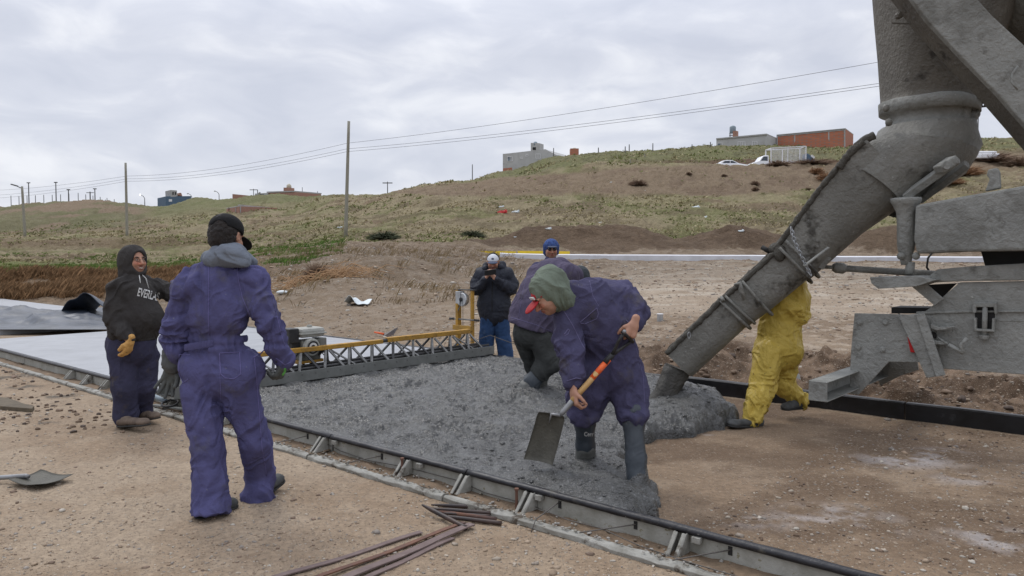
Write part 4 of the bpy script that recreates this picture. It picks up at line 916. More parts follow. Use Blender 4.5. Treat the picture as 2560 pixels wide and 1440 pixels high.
# trowel with red handle on the heap; bag; can
q = onground(972, 13.6); q[2] += .02; tr_ = thing("hand_shovel", "small rusty scoop with orange handle lying behind the screed", "scoop", q)
MB().prism([q+A_(-.10, 0, .01), q+A_(.10, .05, .10), q+A_(.16, .02, .13), q+A_(.08, -.06, -.02), q+A_(-.09, -.08, -.03)], A_(0, .01, .012)).build("blade", MT['rod'], tr_)
MB().tube([q+A_(-.09, 0, .02), q+A_(-.20, .03, .04), q+A_(-.27, .04, .05)], [.02, .016, .012], 8).build("handle", MT['orange'], tr_, smooth=True)
q = onground(893, 17.2); m = []; nu, nv = 16, 14; V = []
for i in range(nu+1):
    for j in range(nv+1):
        u_, v_ = i/nu, j/nv; x_ = (u_-.5)*.52+(v_)*.07; y_ = (v_-.5)*.5
        h = .02+.20*math.exp(-((u_-.28)/.22)**2)*(1-v_)**.6 + .10*u_*v_ + .02*math.sin(u_*9+v_*7)
        V.append(q+A_(x_, y_, h))
o = mk("sheet", V, grid_faces(nu+1, nv+1), MT['whiteplastic']); sm = o.modifiers.new("s", 'SOLIDIFY'); sm.thickness = .004; tag(o, "crumpled pale sack open towards the camera on the gravel heap", "sack")
c = onground(1650, 12.6); yb = W(1650, 809, 14.4); c = onground(1650, 14.2)
can = thing("paint_can", "small whitish tin standing alone on the gravel lane", "can", c)
MB().tube([c+Z*.0, c+Z*.13], [.058, .058], 16).build("body", MT['chrome'], can, smooth=False); MB().tube([c+Z*.13, c+Z*.145], [.064, .064], 16).build("lid", MT['whiteframe'], can, bevel=.003)
q = onground(706, 19.5); tag(MB().ball(q+Z*.04, (.16, .1, .05), n=9, m=6).build("litter", MT['whiteplastic'], smooth=True), "small pale plastic scrap beside the tall man's right shoulder", "scrap")
q = P(3.35, 8.05, .0); q = G(1988, 950, .12); tag(MB().add([q+A_(-.10, 0, -.12), q+A_(.10, .02, -.12), q+A_(.06, .01, .06), q+A_(-.01, 0, .13), q+A_(-.05, .06, -.12), q+A_(.05, .10, -.10)], [(0, 1, 2, 3), (0, 3, 4), (1, 5, 2), (4, 3, 2, 5), (0, 4, 5, 1)]).build("plastic_bag", MT['whiteplastic'], bevel=.01), "translucent pale bag standing behind the yellow knee", "bag")
# hose / float tool on the form between the men
q = G(400, 1000, .05); fl = thing("float_tool", "black ring-handled float with blue tube lying between the two left men", "float", G(420, 1015))
MB().tube([G(384, 990, .12), G(415, 1003, .10)], .022, 12).build("tube", MT['tankblue'], fl, smooth=True)
cc_ = G(425, 1008, .09); MB().tube([cc_+A_(math.cos(a)*.075, math.sin(a)*.075, .02*math.sin(a)) for a in np.linspace(0, 6.28, 18)], .011, 8).build("ring", MT['blackplastic'], fl, smooth=True)
MB().bar(G(385, 1012, .06), G(468, 1024, .06), .05, .012).build("plate", MT['bladesteel'], fl)

# tarp on the old slab, left
nu, nv = 110, 60; V = []
ca, cb = G(-260, 800, 0), G(275, 800, 0)
for i in range(nu):
    for j in range(nv):
        u_, v_ = i/(nu-1), j/(nv-1); px = -250+530*u_; yy = 826-v_*54-6*math.sin(u_*7)*v_
        g = G(px, yy, .1); f = fbm(np.array([g[0]*1.0]), np.array([g[1]*.8]), oct=4, seed=61)[0]; ed = min(1, v_*6, (1-v_)*6, (1-u_)*9)
        g = g + Z*(.02+ed*(.34*max(0, f-.42)+.10*(1-abs(2*vn(np.array([g[0]*1.3+f*3]), np.array([g[1]*.9]), None, 63)[0]-1)))); V.append(g)
o = mk("tarp", V, grid_faces(nu, nv), MT['tarp']); tag(o, "crumpled dark blue-grey plastic tarp spread over the far left slab", "tarp")
hc = G(205, 800, .1); V = []; nu, nv = 22, 16
for i in range(nu):
    for j in range(nv):
        u_, v_ = i/(nu-1)*2-1, j/(nv-1); r = 1-abs(u_)**1.3
        V.append(hc+A_(u_*.75+.14*v_, v_*1.0+.22*abs(u_), .05+r*.56*(1-.55*v_)+.05*math.sin(u_*9+v_*5)))
o = mk("tarp_fold", V, grid_faces(nu, nv), MT['tarp']); sm = o.modifiers.new("s", 'SOLIDIFY'); sm.thickness = .01; tag(o, "tent-like dark fold of tarp rising beside the hooded man", "tarp")
# ---------------------------------------------------------------- mixer truck tail and chute
tk = thing("mixer_truck", "cement-caked tail of a concrete mixer truck with its discharge chute", "truck", PS(2350, 980, 6.94)*A_(1, 1, 0))
def plate(nm, pts, s, th_=.02, mt='cementsteel', par=None, bevel=.005, away=True):
    m = MB().prism([PS(x_, y_, s) for x_, y_ in pts], Nn*th_*(1 if away else -1)); return m.build(nm, MT[mt], par or tk, bevel=bevel)
SF = 6.94
plate("side_panel", [(2310, 781), (2330, 765), (2399, 706), (2700, 700), (2700, 945), (2560, 937), (2346, 921), (2300, 908)], SF, .03)
plate("rail_box", [(2294, 709), (2345, 673), (2425, 666), (2700, 650), (2700, 697), (2560, 701), (2400, 703)], SF-.03, .12, bevel=.012)
br_ = plate("bumper_bracket", [(2136, 783), (2308, 787), (2313, 906), (2222, 905), (2146, 987), (2123, 984), (2127, 880)], SF-.05, .014)
for (x_, y_) in ((2149, 806), (2214, 806), (2146, 868), (2206, 874)):
    c = PS(x_, y_, SF-.05); MB().tube([c, c-Nn*.014, c-Nn*.018], [.026, .024, .014], 8).build("bolt", MT['cementsteel'], br_, smooth=False)
plate("bumper_bracket", [(2170, 880), (2290, 872), (2296, 925), (2250, 940), (2200, 965)], SF+.85, .02, 'cementdark')
plate("gusset", [(2245, 789), (2309, 783), (2361, 939), (2316, 945)], SF-.10, .05, bevel=.006)
gx = plate("gusset", [(2289, 786), (2311, 784), (2363, 938), (2340, 942)], SF-.125, .022, bevel=.004)
plate("diagonal_strap", [(2269, 708), (2312, 706), (2359, 747), (2336, 764)], SF-.06, .02)
plate("step_plate", [(2174, 693), (2290, 690), (2340, 700), (2292, 716), (2195, 722), (2178, 708)], SF-.2, .35, 'cementsteel', bevel=.004)
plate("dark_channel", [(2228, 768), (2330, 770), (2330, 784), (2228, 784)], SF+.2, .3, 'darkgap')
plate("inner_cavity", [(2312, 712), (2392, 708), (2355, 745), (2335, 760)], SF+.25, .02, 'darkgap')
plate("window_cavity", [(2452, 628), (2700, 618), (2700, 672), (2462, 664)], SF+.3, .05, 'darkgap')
plate("tail_light", [(2268, 842), (2300, 846), (2302, 882), (2276, 881)], SF-.065, .015, 'lightred', bevel=.004)
plate("ledge", [(2290, 779), (2440, 776), (2700, 778), (2700, 782), (2440, 781), (2290, 786)], SF-.015, .02)
plate("weld_seam", [(2440, 799), (2700, 803), (2700, 806), (2440, 802)], SF-.004, .02)
# tow pocket with bolt
pk = plate("tow_pocket", [(2431, 757), (2492, 757), (2492, 785), (2486, 785), (2484, 768), (2440, 768), (2440, 782), (2431, 782)], SF-.05, .05, bevel=.005)
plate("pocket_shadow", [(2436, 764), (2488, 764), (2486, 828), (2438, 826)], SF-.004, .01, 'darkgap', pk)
plate("pocket_cup", [(2434, 795), (2441, 795), (2441, 822), (2479, 824), (2480, 796), (2487, 796), (2486, 830), (2436, 828)], SF-.05, .05, 'cementsteel', pk)
c0, c1 = PS(2463, 760, SF-.03), PS(2461, 840, SF-.03); MB().tube([c0, c1], .019, 10).build("pin", MT['cementsteel'], pk, smooth=True)
c0 = PS(2460, 838, SF-.03); MB().tube([c0, c0-Z*.03], [.036, .03], 8).build("nut", MT['cementsteel'], pk)
lv = MB(); a, b, c = PS(2343, 842, SF-.06), PS(2372, 862, SF-.10), PS(2408, 882, SF-.12); lv.tube([a, b], .006, 8); lv.tube([b, c], .017, 10); lv.tube([c, PS(2402, 862, SF-.12), PS(2418, 845, SF-.1)], .015, 8); lv.build("latch_lever", MT['cementsteel'], tk, smooth=True)
plate("latch_hood", [(2326, 810), (2345, 818), (2388, 816), (2368, 824), (2340, 826), (2326, 820)], SF-.09, .07)
c = PS(2332, 838, SF-.02); MB().tube([c, c-Nn*.03], [.03, .028], 12).build("latch_socket", MT['darkgap'], tk)
plate("latch_base", [(2325, 850), (2370, 856), (2362, 862), (2325, 861)], SF-.08, .06)
# underride bar: a C channel across the tail
bt, bs0 = ts(PS(2045, 975, 6.10))[0], 6.10
zb1 = PS(2045, 1003, bs0)[2]; zb0 = PS(2045, 953, bs0)[2]; 
ub = MB(); w_ = .075; e_ = 8.7
ub.rbox((bt+w_-.008, bt+w_), (bs0, e_), (zb1, zb0)); ub.rbox((bt-w_, bt+w_-.0081), (bs0, e_), (zb0-.009, zb0-.0005)); ub.rbox((bt-w_, bt+w_-.0081), (bs0, e_), (zb1+.0005, zb1+.009))
ub.rbox((bt-w_+.001, bt+w_-.009), (bs0-.010, bs0-.0005), (zb1+.001, zb0-.001)); ub.build("underride_bar", MT['cementsteel'], tk, bevel=.006)
# turning arm
plate("turn_arm", [(2288, 513), (2400, 492), (2700, 440), (2700, 626), (2560, 627), (2400, 629), (2292, 634), (2284, 600)], SF-.15, .35, bevel=.02)
plate("arm_hook", [(2462, 478), (2474, 448), (2466, 438), (2470, 424), (2492, 419), (2498, 430), (2500, 470)], SF-.1, .07, bevel=.008)
c = PS(2262, 600, SF-.02)
pa = [PS(2265, y_, SF-.02) for y_ in (495, 503, 512, 530, 560, 612, 628, 632, 655, 662)]
MB().tube(pa, [.115, .12, .10, .075, .068, .068, .06, .055, .042, .036], 18).build("pivot_post", MT['cementsteel'], tk, smooth=True)
MB().tube([PS(2276, 655, SF-.02), PS(2274, 685, SF-.02)], .035, 12).build("pivot_pin", MT['cementsteel'], tk, smooth=True)
for (x_, y_) in ((2252, 640), (2290, 640)): MB().ball(PS(x_, y_, SF-.1), .032, n=8, m=6).build("pin_knob", MT['cementsteel'], tk, smooth=True)
CY = 6.75
cyl = [W(2060, 668, 6.9), W(2100, 669, 6.85)]
MB().tube([W(2056, 667, 6.9), W(2112, 670, 6.85)], .017, 12).build("ram_rod", MT['cementsteel'], tk, smooth=True)
MB().tube([W(2082, 669, 6.86), W(2090, 669, 6.86), W(2108, 671, 6.85), W(2116, 671, 6.85)], [.03, .05, .05, .03], 14).build("ram_gland", MT['cementdark'], tk, smooth=True)
MB().tube([W(2112, 671, 6.85), W(2286, 682, 6.7)], .030, 14).build("ram_barrel", MT['cementsteel'], tk, smooth=True)
MB().tube([W(2280, 685, 6.7), W(2345, 690, 6.65)], .045, 14).build("ram_end", MT['cementdark'], tk, smooth=True)
MB().tube([W(2334, 628, 7.), W(2320, 645, 7.), W(2317, 668, 7.), W(2330, 690, 7.)], .010, 8).build("hose", MT['blackplastic'], tk, smooth=True)
# --- chute
def chute(nm, cs, wd, mt, par=tk, depth=1., crust=True, th_=.012):
    """cs: centre points; wd: visible depth; open upward-left U"""
    cs = [np.asarray(c, float) for c in cs]; V = []; K = 19; n = len(cs)
    rims = [[], []]
    for i, c in enumerate(cs):
        d = nz(cs[min(i+1, n-1)]-cs[max(i-1, 0)]); b = nz(np.cross(Z, d)); up = nz(np.cross(d, b))
        if up[2] < 0: up = -up
        if b[1] > 0: b = -b                      # b points at the camera side
        w = wd[i]; hw = w*.46*depth
        prof = []
        prof.append((hw, w*.5)); prof.append((hw, w*.3)); prof.append((hw, w*.12))
        for a in np.linspace(80, -80, K-6): prof.append((hw*math.sin(R_(a)), -w*.5*math.cos(R_(a))*1.0+0*w))
        prof.append((-hw, w*.12)); prof.append((-hw, w*.3)); prof.append((-hw, w*.5))
        for (x_, y_) in prof: V.append(c+b*x_+up*y_)
        rims[0].append(c+b*hw+up*w*.5); rims[1].append(c-b*hw+up*w*.5)
    Vn = len(V); Vi = []
    for i, c in enumerate(cs):
        for k in range(K): v = V[i*K+k]; Vi.append(v+(c-v)*(th_/np.linalg.norm(c-v)))
    V = V+Vi; Fo = [(i*K+k, i*K+k+1, (i+1)*K+k+1, (i+1)*K+k) for i in range(n-1) for k in range(K-1)]
    Fi = [(a+Vn, d+Vn, c+Vn, b+Vn) for a, b, c, d in Fo]
    Fe = []
    for k in range(K-1): Fe += [(k, k+Vn, k+1+Vn, k+1), ((n-1)*K+k, (n-1)*K+k+1, (n-1)*K+k+1+Vn, (n-1)*K+k+Vn)]
    for i in range(n-1): Fe += [(i*K, (i+1)*K, (i+1)*K+Vn, i*K+Vn), (i*K+K-1, i*K+K-1+Vn, (i+1)*K+K-1+Vn, (i+1)*K+K-1)]
    o = mk(nm, V, Fo+Fi+Fe, MT[mt], par, smooth=True)
    es_ = o.modifiers.new("e", 'EDGE_SPLIT'); es_.split_angle = R_(50)
    if crust:
        for q, rm in enumerate(rims):
            pts = []; rad = []
            for i in range(n-1):
                L_ = np.linalg.norm(rm[i+1]-rm[i]); kk = max(2, int(L_/.025))
                for j in range(kk):
                    f = j/kk; pts.append(rm[i]*(1-f)+rm[i+1]*f+A_(rnd.gauss(0, .002), 0, rnd.gauss(0, .003))); rad.append(.020+rnd.uniform(0, .008))
            MB().tube(pts, rad, 8).build("rim_crust", MT['crust'], o, smooth=True)
    return o
def flange(cs0, d, w, par, mt='cementdark', t_=.024, ext=.012):
    d = nz(d); b = nz(np.cross(Z, d)); up = nz(np.cross(d, b)); up = up if up[2] > 0 else -up
    b = -b if b[1] > 0 else b; m = MB(); pts = []
    hw = w*.46+ext; pts = [(hw, w*.5)]+[(hw, w*.2)]+[(hw*math.sin(R_(a)), -(w*.5+ext)*math.cos(R_(a))) for a in np.linspace(84, -84, 19)]+[(-hw, w*.2), (-hw, w*.5)]
    P3 = [cs0+b*x_+up*y_ for x_, y_ in pts]
    m.tube(P3, [t_*.62]*len(P3), 6); return m.build("flange", MT[mt], par, smooth=True)
k0, k1, k2, k3, k4, k5, k6 = W(1700, 910, 7.22), W(1836, 782, 7.08), W(1890, 740, 7.02), W(1993, 650, 6.93), W(2098, 534, 6.82), W(2170, 466, 6.74), W(2262, 392, 6.67)
lowc = chute("lower_chute", [k0, (k0*.6+k1*.4), k1+(k1-k0)*.02], [.325, .33, .335], 'cementdark')
midc = chute("middle_chute", [k1+(k2-k1)*.05-nz(k1-k0)*.02, k2, k3-nz(k3-k2)*.02], [.345, .36, .385], 'cementdark')
upc = chute("upper_chute", [k3-nz(k3-k2)*.05, k4, k5, W(2215, 432, 6.70)], [.41, .53, .62, .66], 'cementdark')
flange(k1, k1-k0, .345, lowc, ext=.03); flange(k1+nz(k1-k0)*.06, k1-k0, .35, midc, ext=.02); flange(k2, k2-k1, .375, midc, t_=.025, ext=.035); flange(k3-nz(k3-k2)*.05, k3-k2, .40, midc, ext=.035); flange(k3+nz(k3-k2)*.03, k3-k2, .42, upc, ext=.03)
# latch horn and knobs
MB().tube([W(1836, 712, 6.85), W(1850, 708, 6.82), W(1852, 722, 6.82), W(1862, 750, 6.82)], [.012, .02, .022, .018], 8).build("latch_horn", MT['cementdark'], midc, smooth=True)
MB().tube([W(1803, 742, 6.95), W(1808, 752, 6.9)], [.014, .02], 8).build("latch_pin", MT['cementdark'], lowc, smooth=True)
MB().ball(W(1944, 622, 6.85), (.085, .07, .06), n=10, m=7).build("crust_lump", MT['crust'], upc, smooth=True)
MB().ball(W(1950, 632, 6.8), (.06, .05, .08), n=10, m=7).build("crust_lump", MT['crust'], upc, smooth=True)
MB().tube([W(1905, 618, 7.05), W(1925, 630, 7.0)], .022, 10).build("pipe_stub", MT['darkgap'], upc, smooth=True)
MB().bar(W(2010, 665, 6.55), W(2072, 618, 6.52), .012, .05, up=A_(0, 1, 0)).build("gusset_plate", MT['cementsteel'], upc, bevel=.003)
MB().bar(W(2050, 668, 6.8), W(2070, 640, 6.75), .05, .07, up=A_(0, 1, 0)).build("ram_lug", MT['cementsteel'], upc, bevel=.004)
# brace from the chute top to the arm
MB().bar(W(2395, 398, 6.12), W(2262, 492, 6.42), .06, .085, up=A_(0, 1, 0)).build("brace_bar", MT['cementsteel'], tk, bevel=.006)
MB().bar(W(2418, 410, 6.17), W(2300, 500, 6.5), .05, .08, up=A_(0, 1, 0)).build("brace_bar", MT['cementdark'], tk, bevel=.006)
MB().bar(W(2345, 425, 6.12), W(2385, 398, 6.12), .07, .13, up=A_(0, 1, 0)).build("brace_lug", MT['cementsteel'], tk, bevel=.015)
c = W(2360, 414, 6.08); MB().tube([c+A_(0, .03, 0), c-A_(0, .04, 0)], .035, 12).build("brace_pin", MT['cementsteel'], tk, bevel=.004)
# elbow collar and hopper throat: stacked elliptical rings
def rings(nm, L_, mt, par=tk, n=36, wob=.0, cap=True):
    V = []
    for (px0, py0, px1, py1, Y, dep) in L_:
        a, b = W(px0, py0, Y), W(px1, py1, Y); c = (a+b)/2; h = (b-a)/2
        for k in range(n):
            th_ = 2*math.pi*k/n; r = 1+wob*(fbm(np.array([math.cos(th_)*2+px0*.05]), np.array([math.sin(th_)*2+py0*.06]), oct=3, seed=71)[0]-.5)
            ct, st = math.cos(th_), math.sin(th_); p_ = 3.0
            sq = (abs(ct)**p_+abs(st)**p_)**(-1/p_) if dep < 0 else 1
            V.append(c+h*ct*r*sq+A_(0, 1, 0)*st*abs(dep)*r*sq)
    m = len(L_); Fc = [(i*n+k, i*n+(k+1) % n, (i+1)*n+(k+1) % n, (i+1)*n+k) for i in range(m-1) for k in range(n)]
    if cap: Fc += [tuple(range(n)), tuple((m-1)*n+k for k in range(n))]
    return mk(nm, V, Fc, MT[mt], par, smooth=True)
rings("chute_throat", [(2104, 412, 2250, 545, 6.72, .32), (2122, 388, 2288, 514, 6.71, .34), (2140, 368, 2345, 478, 6.69, .38), (2158, 352, 2398, 440, 6.68, .42), (2176, 343, 2424, 396, 6.67, .44), (2184, 340, 2426, 386, 6.67, .44)], 'cementdark', wob=.03, cap=False)
ap = [W(2098, 420, 6.55), W(2108, 404, 6.54), W(2124, 384, 6.53), W(2142, 364, 6.52), W(2160, 350, 6.5), W(2186, 338, 6.48)]; ap = [ap[i]*(1-f)+ap[i+1]*f for i in range(5) for f in (0, .2, .4, .6, .8)]+[ap[-1]]
MB().tube(ap, [.026+rnd.uniform(0, .010) for _ in ap], 8).build("rim_crust", MT['crust'], tk, smooth=True)
rings("chute_collar", [(2178, 344, 2425, 390, 6.67, .44), (2200, 336, 2432, 372, 6.67, .445), (2208, 322, 2424, 330, 6.68, .42), (2214, 316, 2422, 312, 6.68, .41)], 'cementdark', wob=.06)
rings("turntable_ring", [(2214, 322, 2420, 312, 6.68, .38), (2228, 318, 2412, 305, 6.68, .36), (2226, 288, 2414, 282, 6.68, .36), (2210, 282, 2432, 290, 6.68, .41), (2208, 255, 2434, 262, 6.68, .41), (2222, 250, 2420, 252, 6.68, .38)], 'cementsteel', wob=.05)
for (x_, y_, r) in ((2222, 306, .030), (2428, 292, .055), (2440, 285, .035), (2420, 300, .045), (2215, 270, .03)): MB().ball(W(x_, y_, 6.45), (r, r*.9, r*1.1), n=10, m=7).build("crust_lump", MT['cementdark'], tk, smooth=True)
rings("hopper_throat", [(2222, 262, 2432, 268, 6.68, -.36), (2222, 240, 2440, 245, 6.68, -.37), (2218, 130, 2462, 150, 6.66, -.42), (2212, 40, 2500, 40, 6.64, -.46), (2205, -60, 2560, -60, 6.62, -.5), (2200, -180, 2620, -180, 6.6, -.5)], 'cementhopper', wob=.015)
V = []
m = MB()
for (pts, Y, t_) in (([(2230, 56), (2265, 57), (2300, 56), (2335, 51), (2334, 54), (2298, 59), (2262, 60), (2230, 59)], 6.145, .01),): m.prism([W(x_, y_, Y) for x_, y_ in pts], A_(0, t_, 0))
m.build("seam_bead", MT['cementhopper'], tk)
c = W(2248, 38, 6.20); MB().tube([c+A_(0, .02, 0), c-A_(0, .02, 0), c-A_(0, .03, 0)], [.03, .028, .018], 8).build("hopper_bolt", MT['cementhopper'], tk)
# dark wedge of shadowed steel behind the diagonal bar
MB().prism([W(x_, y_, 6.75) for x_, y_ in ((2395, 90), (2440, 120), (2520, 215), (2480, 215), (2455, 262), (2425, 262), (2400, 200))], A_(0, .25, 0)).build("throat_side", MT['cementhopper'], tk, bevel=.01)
# big diagonal channel
pts = [(2276, -10), (2395, 133), (2430, 190), (2560, 330), (2700, 500), (2700, 110), (2600, 130), (2460, -40), (2425, -90), (2210, -90)]
pts = [(2210, -90), (2276, -8), (2320, 52), (2400, 138), (2500, 240), (2700, 470), (2700, 240), (2560, 112), (2480, 38), (2428, -20), (2370, -90)]
m = MB(); pf = [W(x_, y_, 5.95+(x_-2276)*-.0006) for x_, y_ in pts]; m.prism(pf, A_(.0, .05, 0)); m.build("diagonal_channel", MT['cementsteel'], tk, bevel=.008)
m = MB(); ed = [(2210, -92), (2276, -10), (2320, 50), (2400, 136), (2500, 238), (2700, 468)]; pe = [W(x_, y_, 5.96+(x_-2276)*-.0006) for x_, y_ in ed]
for i in range(len(pe)-1): m.add([pe[i], pe[i+1], pe[i+1]+A_(0, .22, 0), pe[i]+A_(0, .22, 0), pe[i]-Z*.01, pe[i+1]-Z*.01, pe[i+1]+A_(0, .22, -.01), pe[i]+A_(0, .22, -.01)], [(0, 1, 2, 3), (7, 6, 5, 4), (0, 4, 5, 1), (3, 2, 6, 7)])
m.build("channel_flange", MT['cementhopper'], tk)
MB().tube([W(2545, 165, 5.72), W(2530, 185, 5.72), W(2528, 205, 5.72), W(2545, 225, 5.7)], .008, 6).build("weld_bead", MT['cementsteel'], tk, smooth=True)
# drum end, upper right
V = []; n = 28
ca = W(2492, -10, 6.95)
for (r, o_) in ((.66, 0), (.70, .05), (.95, .5), (1.2, 1.2)):
    for k in range(n):
        a = 2*math.pi*k/n; V.append(ca+(-U*o_*.9+Z*.0)+ (Nn*math.cos(a)+nz(Z+U*.3)*math.sin(a))*r + Z*.2*o_)
Fc = [(i*n+k, i*n+(k+1) % n, (i+1)*n+(k+1) % n, (i+1)*n+k) for i in range(3) for k in range(n)]+[tuple(range(n))]
mk("drum", V, Fc, MT['cementdark'], tk)
# mesh walkway behind
gr = MB(); a0, a1 = W(2438, 246, 7.4), W(2660, 215, 7.2); b0, b1 = W(2438, 268, 7.4), W(2660, 248, 7.2)
gr.tube([a0, a1], .028, 8); gr.tube([b0, b1], .010, 6)
for i in range(30):
    f = i/30; f2 = min(1, (i+1.6)/30); gr.tube([a0+(a1-a0)*f, b0+(b1-b0)*f2], .006, 4, False); gr.tube([b0+(b1-b0)*f, a0+(a1-a0)*f2], .006, 4, False)
m0 = (a0+b0)/2; m1 = (a1+b1)/2; gr.tube([m0, m1], .006, 4); gr.build("walkway_mesh", MT['poledark'], tk)
# chain
ch = thing("chain", "short galvanised chain hanging over the side of the chute", "chain", W(2000, 640, 6.6))
cpts = [(1979, 574), (1983, 590), (1988, 607), (1996, 624), (2004, 641), (2011, 656), (2018, 670), (2025, 684)]
for i in range(len(cpts)*2-1):
    f = i/2; j = int(f); a = A_(*cpts[j]); 
    if f != j: a = (a+A_(*cpts[j+1]))/2
    b_ = A_(*cpts[min(j+1, len(cpts)-1)])-A_(*cpts[max(j-1, 0)]); c = W(a[0], a[1], 6.62-.02*i/15-.06*math.sin(i/15*2.8)); dv = nz(W(a[0]+b_[0], a[1]+b_[1], 6.6)-W(a[0], a[1], 6.6))
    sd_ = nz(np.cross(dv, A_(0, 1, 0))); sd2 = nz(np.cross(dv, sd_)); x_ = nz(sd_+sd2) if i % 2 else nz(sd_-sd2)
    pts = [c+dv*math.cos(q)*.024+x_*math.sin(q)*.014 for q in np.linspace(0, 6.283, 11)]
    MB().tube(pts, .0058, 6, False).build("link", MT['chain'], ch, smooth=True)
# steel shackle on lower chute
c = W(1722, 838, 6.98); tag(MB().tube([c+A_(math.cos(q)*.012, -.01, math.sin(q)*.03) for q in np.linspace(0, 6.28, 12)], .004, 6, False).build("shackle", MT['chain'], smooth=True), "small pale wire loop hooked on the lower chute's near wall", "wire loop")

# ---------------------------------------------------------------- poles, lamps, wires
def pole(px, d, ytop, r0, r1, label, mat='pole', name="utility_pole", group=None, lean=0):
    b = onground(px, d); tp = W(px+lean, ytop, d); n = 8
    if not lean: tp[0] = b[0]
    m = MB().tube([b-Z*.3]+[b+(tp-b)*i/n for i in range(1, n+1)], [r0+(r1-r0)*i/n for i in range(n+1)], 12)
    return tag(m.build(name, MT[mat], smooth=True), label, "pole", group), b, tp
_, bA, tA = pole(864, 55, 303, .14, .10, "tall wooden pole in the middle of the picture carrying the wires", lean=8)
_, bB, tB = pole(318, 88, 407, .16, .12, "wooden pole above the hooded man's head on the left")
nx = A_(20.7, 22, 8.3)
pole(3075, 22, 80, .15, .11, "wooden pole beyond the right edge, holding the wires' near end")
def wire(a, b, sag, r0, r1, label, n=30):
    pts = [a*(1-i/n)+b*i/n - Z*sag*4*(i/n)*(1-i/n) for i in range(n+1)]
    tag(MB().tube(pts, [r0+(r1-r0)*i/n for i in range(n+1)], 5).build("power_line", MT['poledark'], smooth=True), label, "power line", "overhead wires between the poles")
wl = ["topmost overhead wire from the middle pole to the right edge", "upper one of the close pair of overhead wires right of the middle pole", "lower one of the close pair of overhead wires right of the middle pole"]
wl2 = ["topmost overhead wire between the left pole and the middle pole", "middle overhead wire between the left pole and the middle pole", "lowest overhead wire between the left pole and the middle pole"]
wl3 = ["topmost overhead wire leaving the left pole towards the left edge", "middle overhead wire leaving the left pole towards the left edge", "lowest overhead wire leaving the left pole towards the left edge"]
ya = [358, 372, 379]; yr = [152, 206, 213]; yb = [440, 447, 453]; yl = [478, 492, 500]
for i in range(3):
    A0 = W(868, ya[i], 55); k = .798; mid = W(2215, yr[i], 55-33*k); sag = .35
    # parabola through A0 and mid with end at k=1
    Bn = (mid + Z*sag*4*k*(1-k) - A0*(1-k))/k
    wire(A0, Bn, sag, .011, .008, wl[i])
    B0 = W(318, yb[i], 88); wire(B0, A0, .55, .014, .011, wl2[i])
    C0 = W(-120, yl[i], 125); wire(C0, B0, .5, .013, .014, wl3[i])
# street lamp at left
_, b_, t_ = pole(63, 96, 466, .17, .13, "street lamp with an arm to the left standing near the left edge", name="street_lamp", lean=-8)
lo = bpy.data.objects[_.name]; lo["category"] = "street lamp"
MB().tube([t_-Z*.2, W(50, 469, 96), W(40, 464, 96)], .06, 6).build("arm", MT['poledark'], lo, smooth=True)
MB().box(W(36, 463, 96), (nz(A_(1, 0, -.3)), A_(0, 1, 0), nz(A_(.3, 0, 1))), (.4, .15, .07)).build("lamp_head", MT['poledark'], lo)
# masts with cross heads on the left skyline
for i, (px, yt, l) in enumerate(((73, 457, "thin light mast just right of the street lamp"), (141, 456, "tall thin light mast second from the left on the skyline"), (172, 474, "shorter light mast in the middle of the left skyline"), (238, 472, "light mast just left of the leaning wires on the skyline"))):
    d = 215; m, b, t_ = pole(px, d, yt, .16, .12, l, 'poledark', "light_mast", "light masts on the left skyline"); m["category"] = "light mast"
    MB().box(t_, (A_(1, 0, 0), A_(0, 1, 0), Z), (.42, .2, .12)).build("lamp_bar", MT['poledark'], m)
p_, b, t_ = pole(226, 210, 479, .16, .14, "T-topped power pole on the left skyline", 'poledark', "utility_pole"); MB().box(t_-Z*.3, (A_(1, 0, 0), A_(0, 1, 0), Z), (1.0, .1, .08)).build("crossarm", MT['poledark'], p_)
fx = [28, 48, 68, 89, 110, 131, 152, 173, 196, 215, 233, 251, 264, 268, 278, 286]
fy = [489, 490, 489, 488, 487, 487, 486, 484, 482, 486, 489, 492, 499, 495, 503, 498]
for i, (px, yt) in enumerate(zip(fx, fy)):
    m, b, t_ = pole(px, 205, yt, .09, .08, "tall thin fence post standing in the row on the left skyline", 'poledark', "fence_post", "fence posts on the left skyline"); m["category"] = "fence post"
# far lamps
for px, d, yt, l, hd in ((362, 190, 490, "curved street lamp, lit, between the left pole and the blue house", -1), (548, 200, 480, "faint curved street lamp right of the blue house", -1), (480, 200, 486, "faint lamp post rising behind the blue house roof", -1)):
    m, b, t_ = pole(px, d, yt+6, .1, .08, l, 'poledark', "street_lamp"); m["category"] = "street lamp"
    MB().tube([t_, t_+A_(-.3, 0, .5), t_+A_(-1.0, 0, .9)], .07, 6).build("arm", MT['poledark'], m, smooth=True)
    em = MT.get('lampglow')
    if em is None:
        em = bpy.data.materials.new("lamp_glow"); em.use_nodes = True; b2 = em.node_tree.nodes["Principled BSDF"]; b2.inputs["Emission Color"].default_value = (1, 1, 1, 1); b2.inputs["Emission Strength"].default_value = 1.5; MT['lampglow'] = em
    MB().ball(t_+A_(-1.1, 0, .88), .22, n=8, m=6).build("lamp_head", MT['lampglow'] if px == 362 else MT['whiteframe'], m, smooth=True)
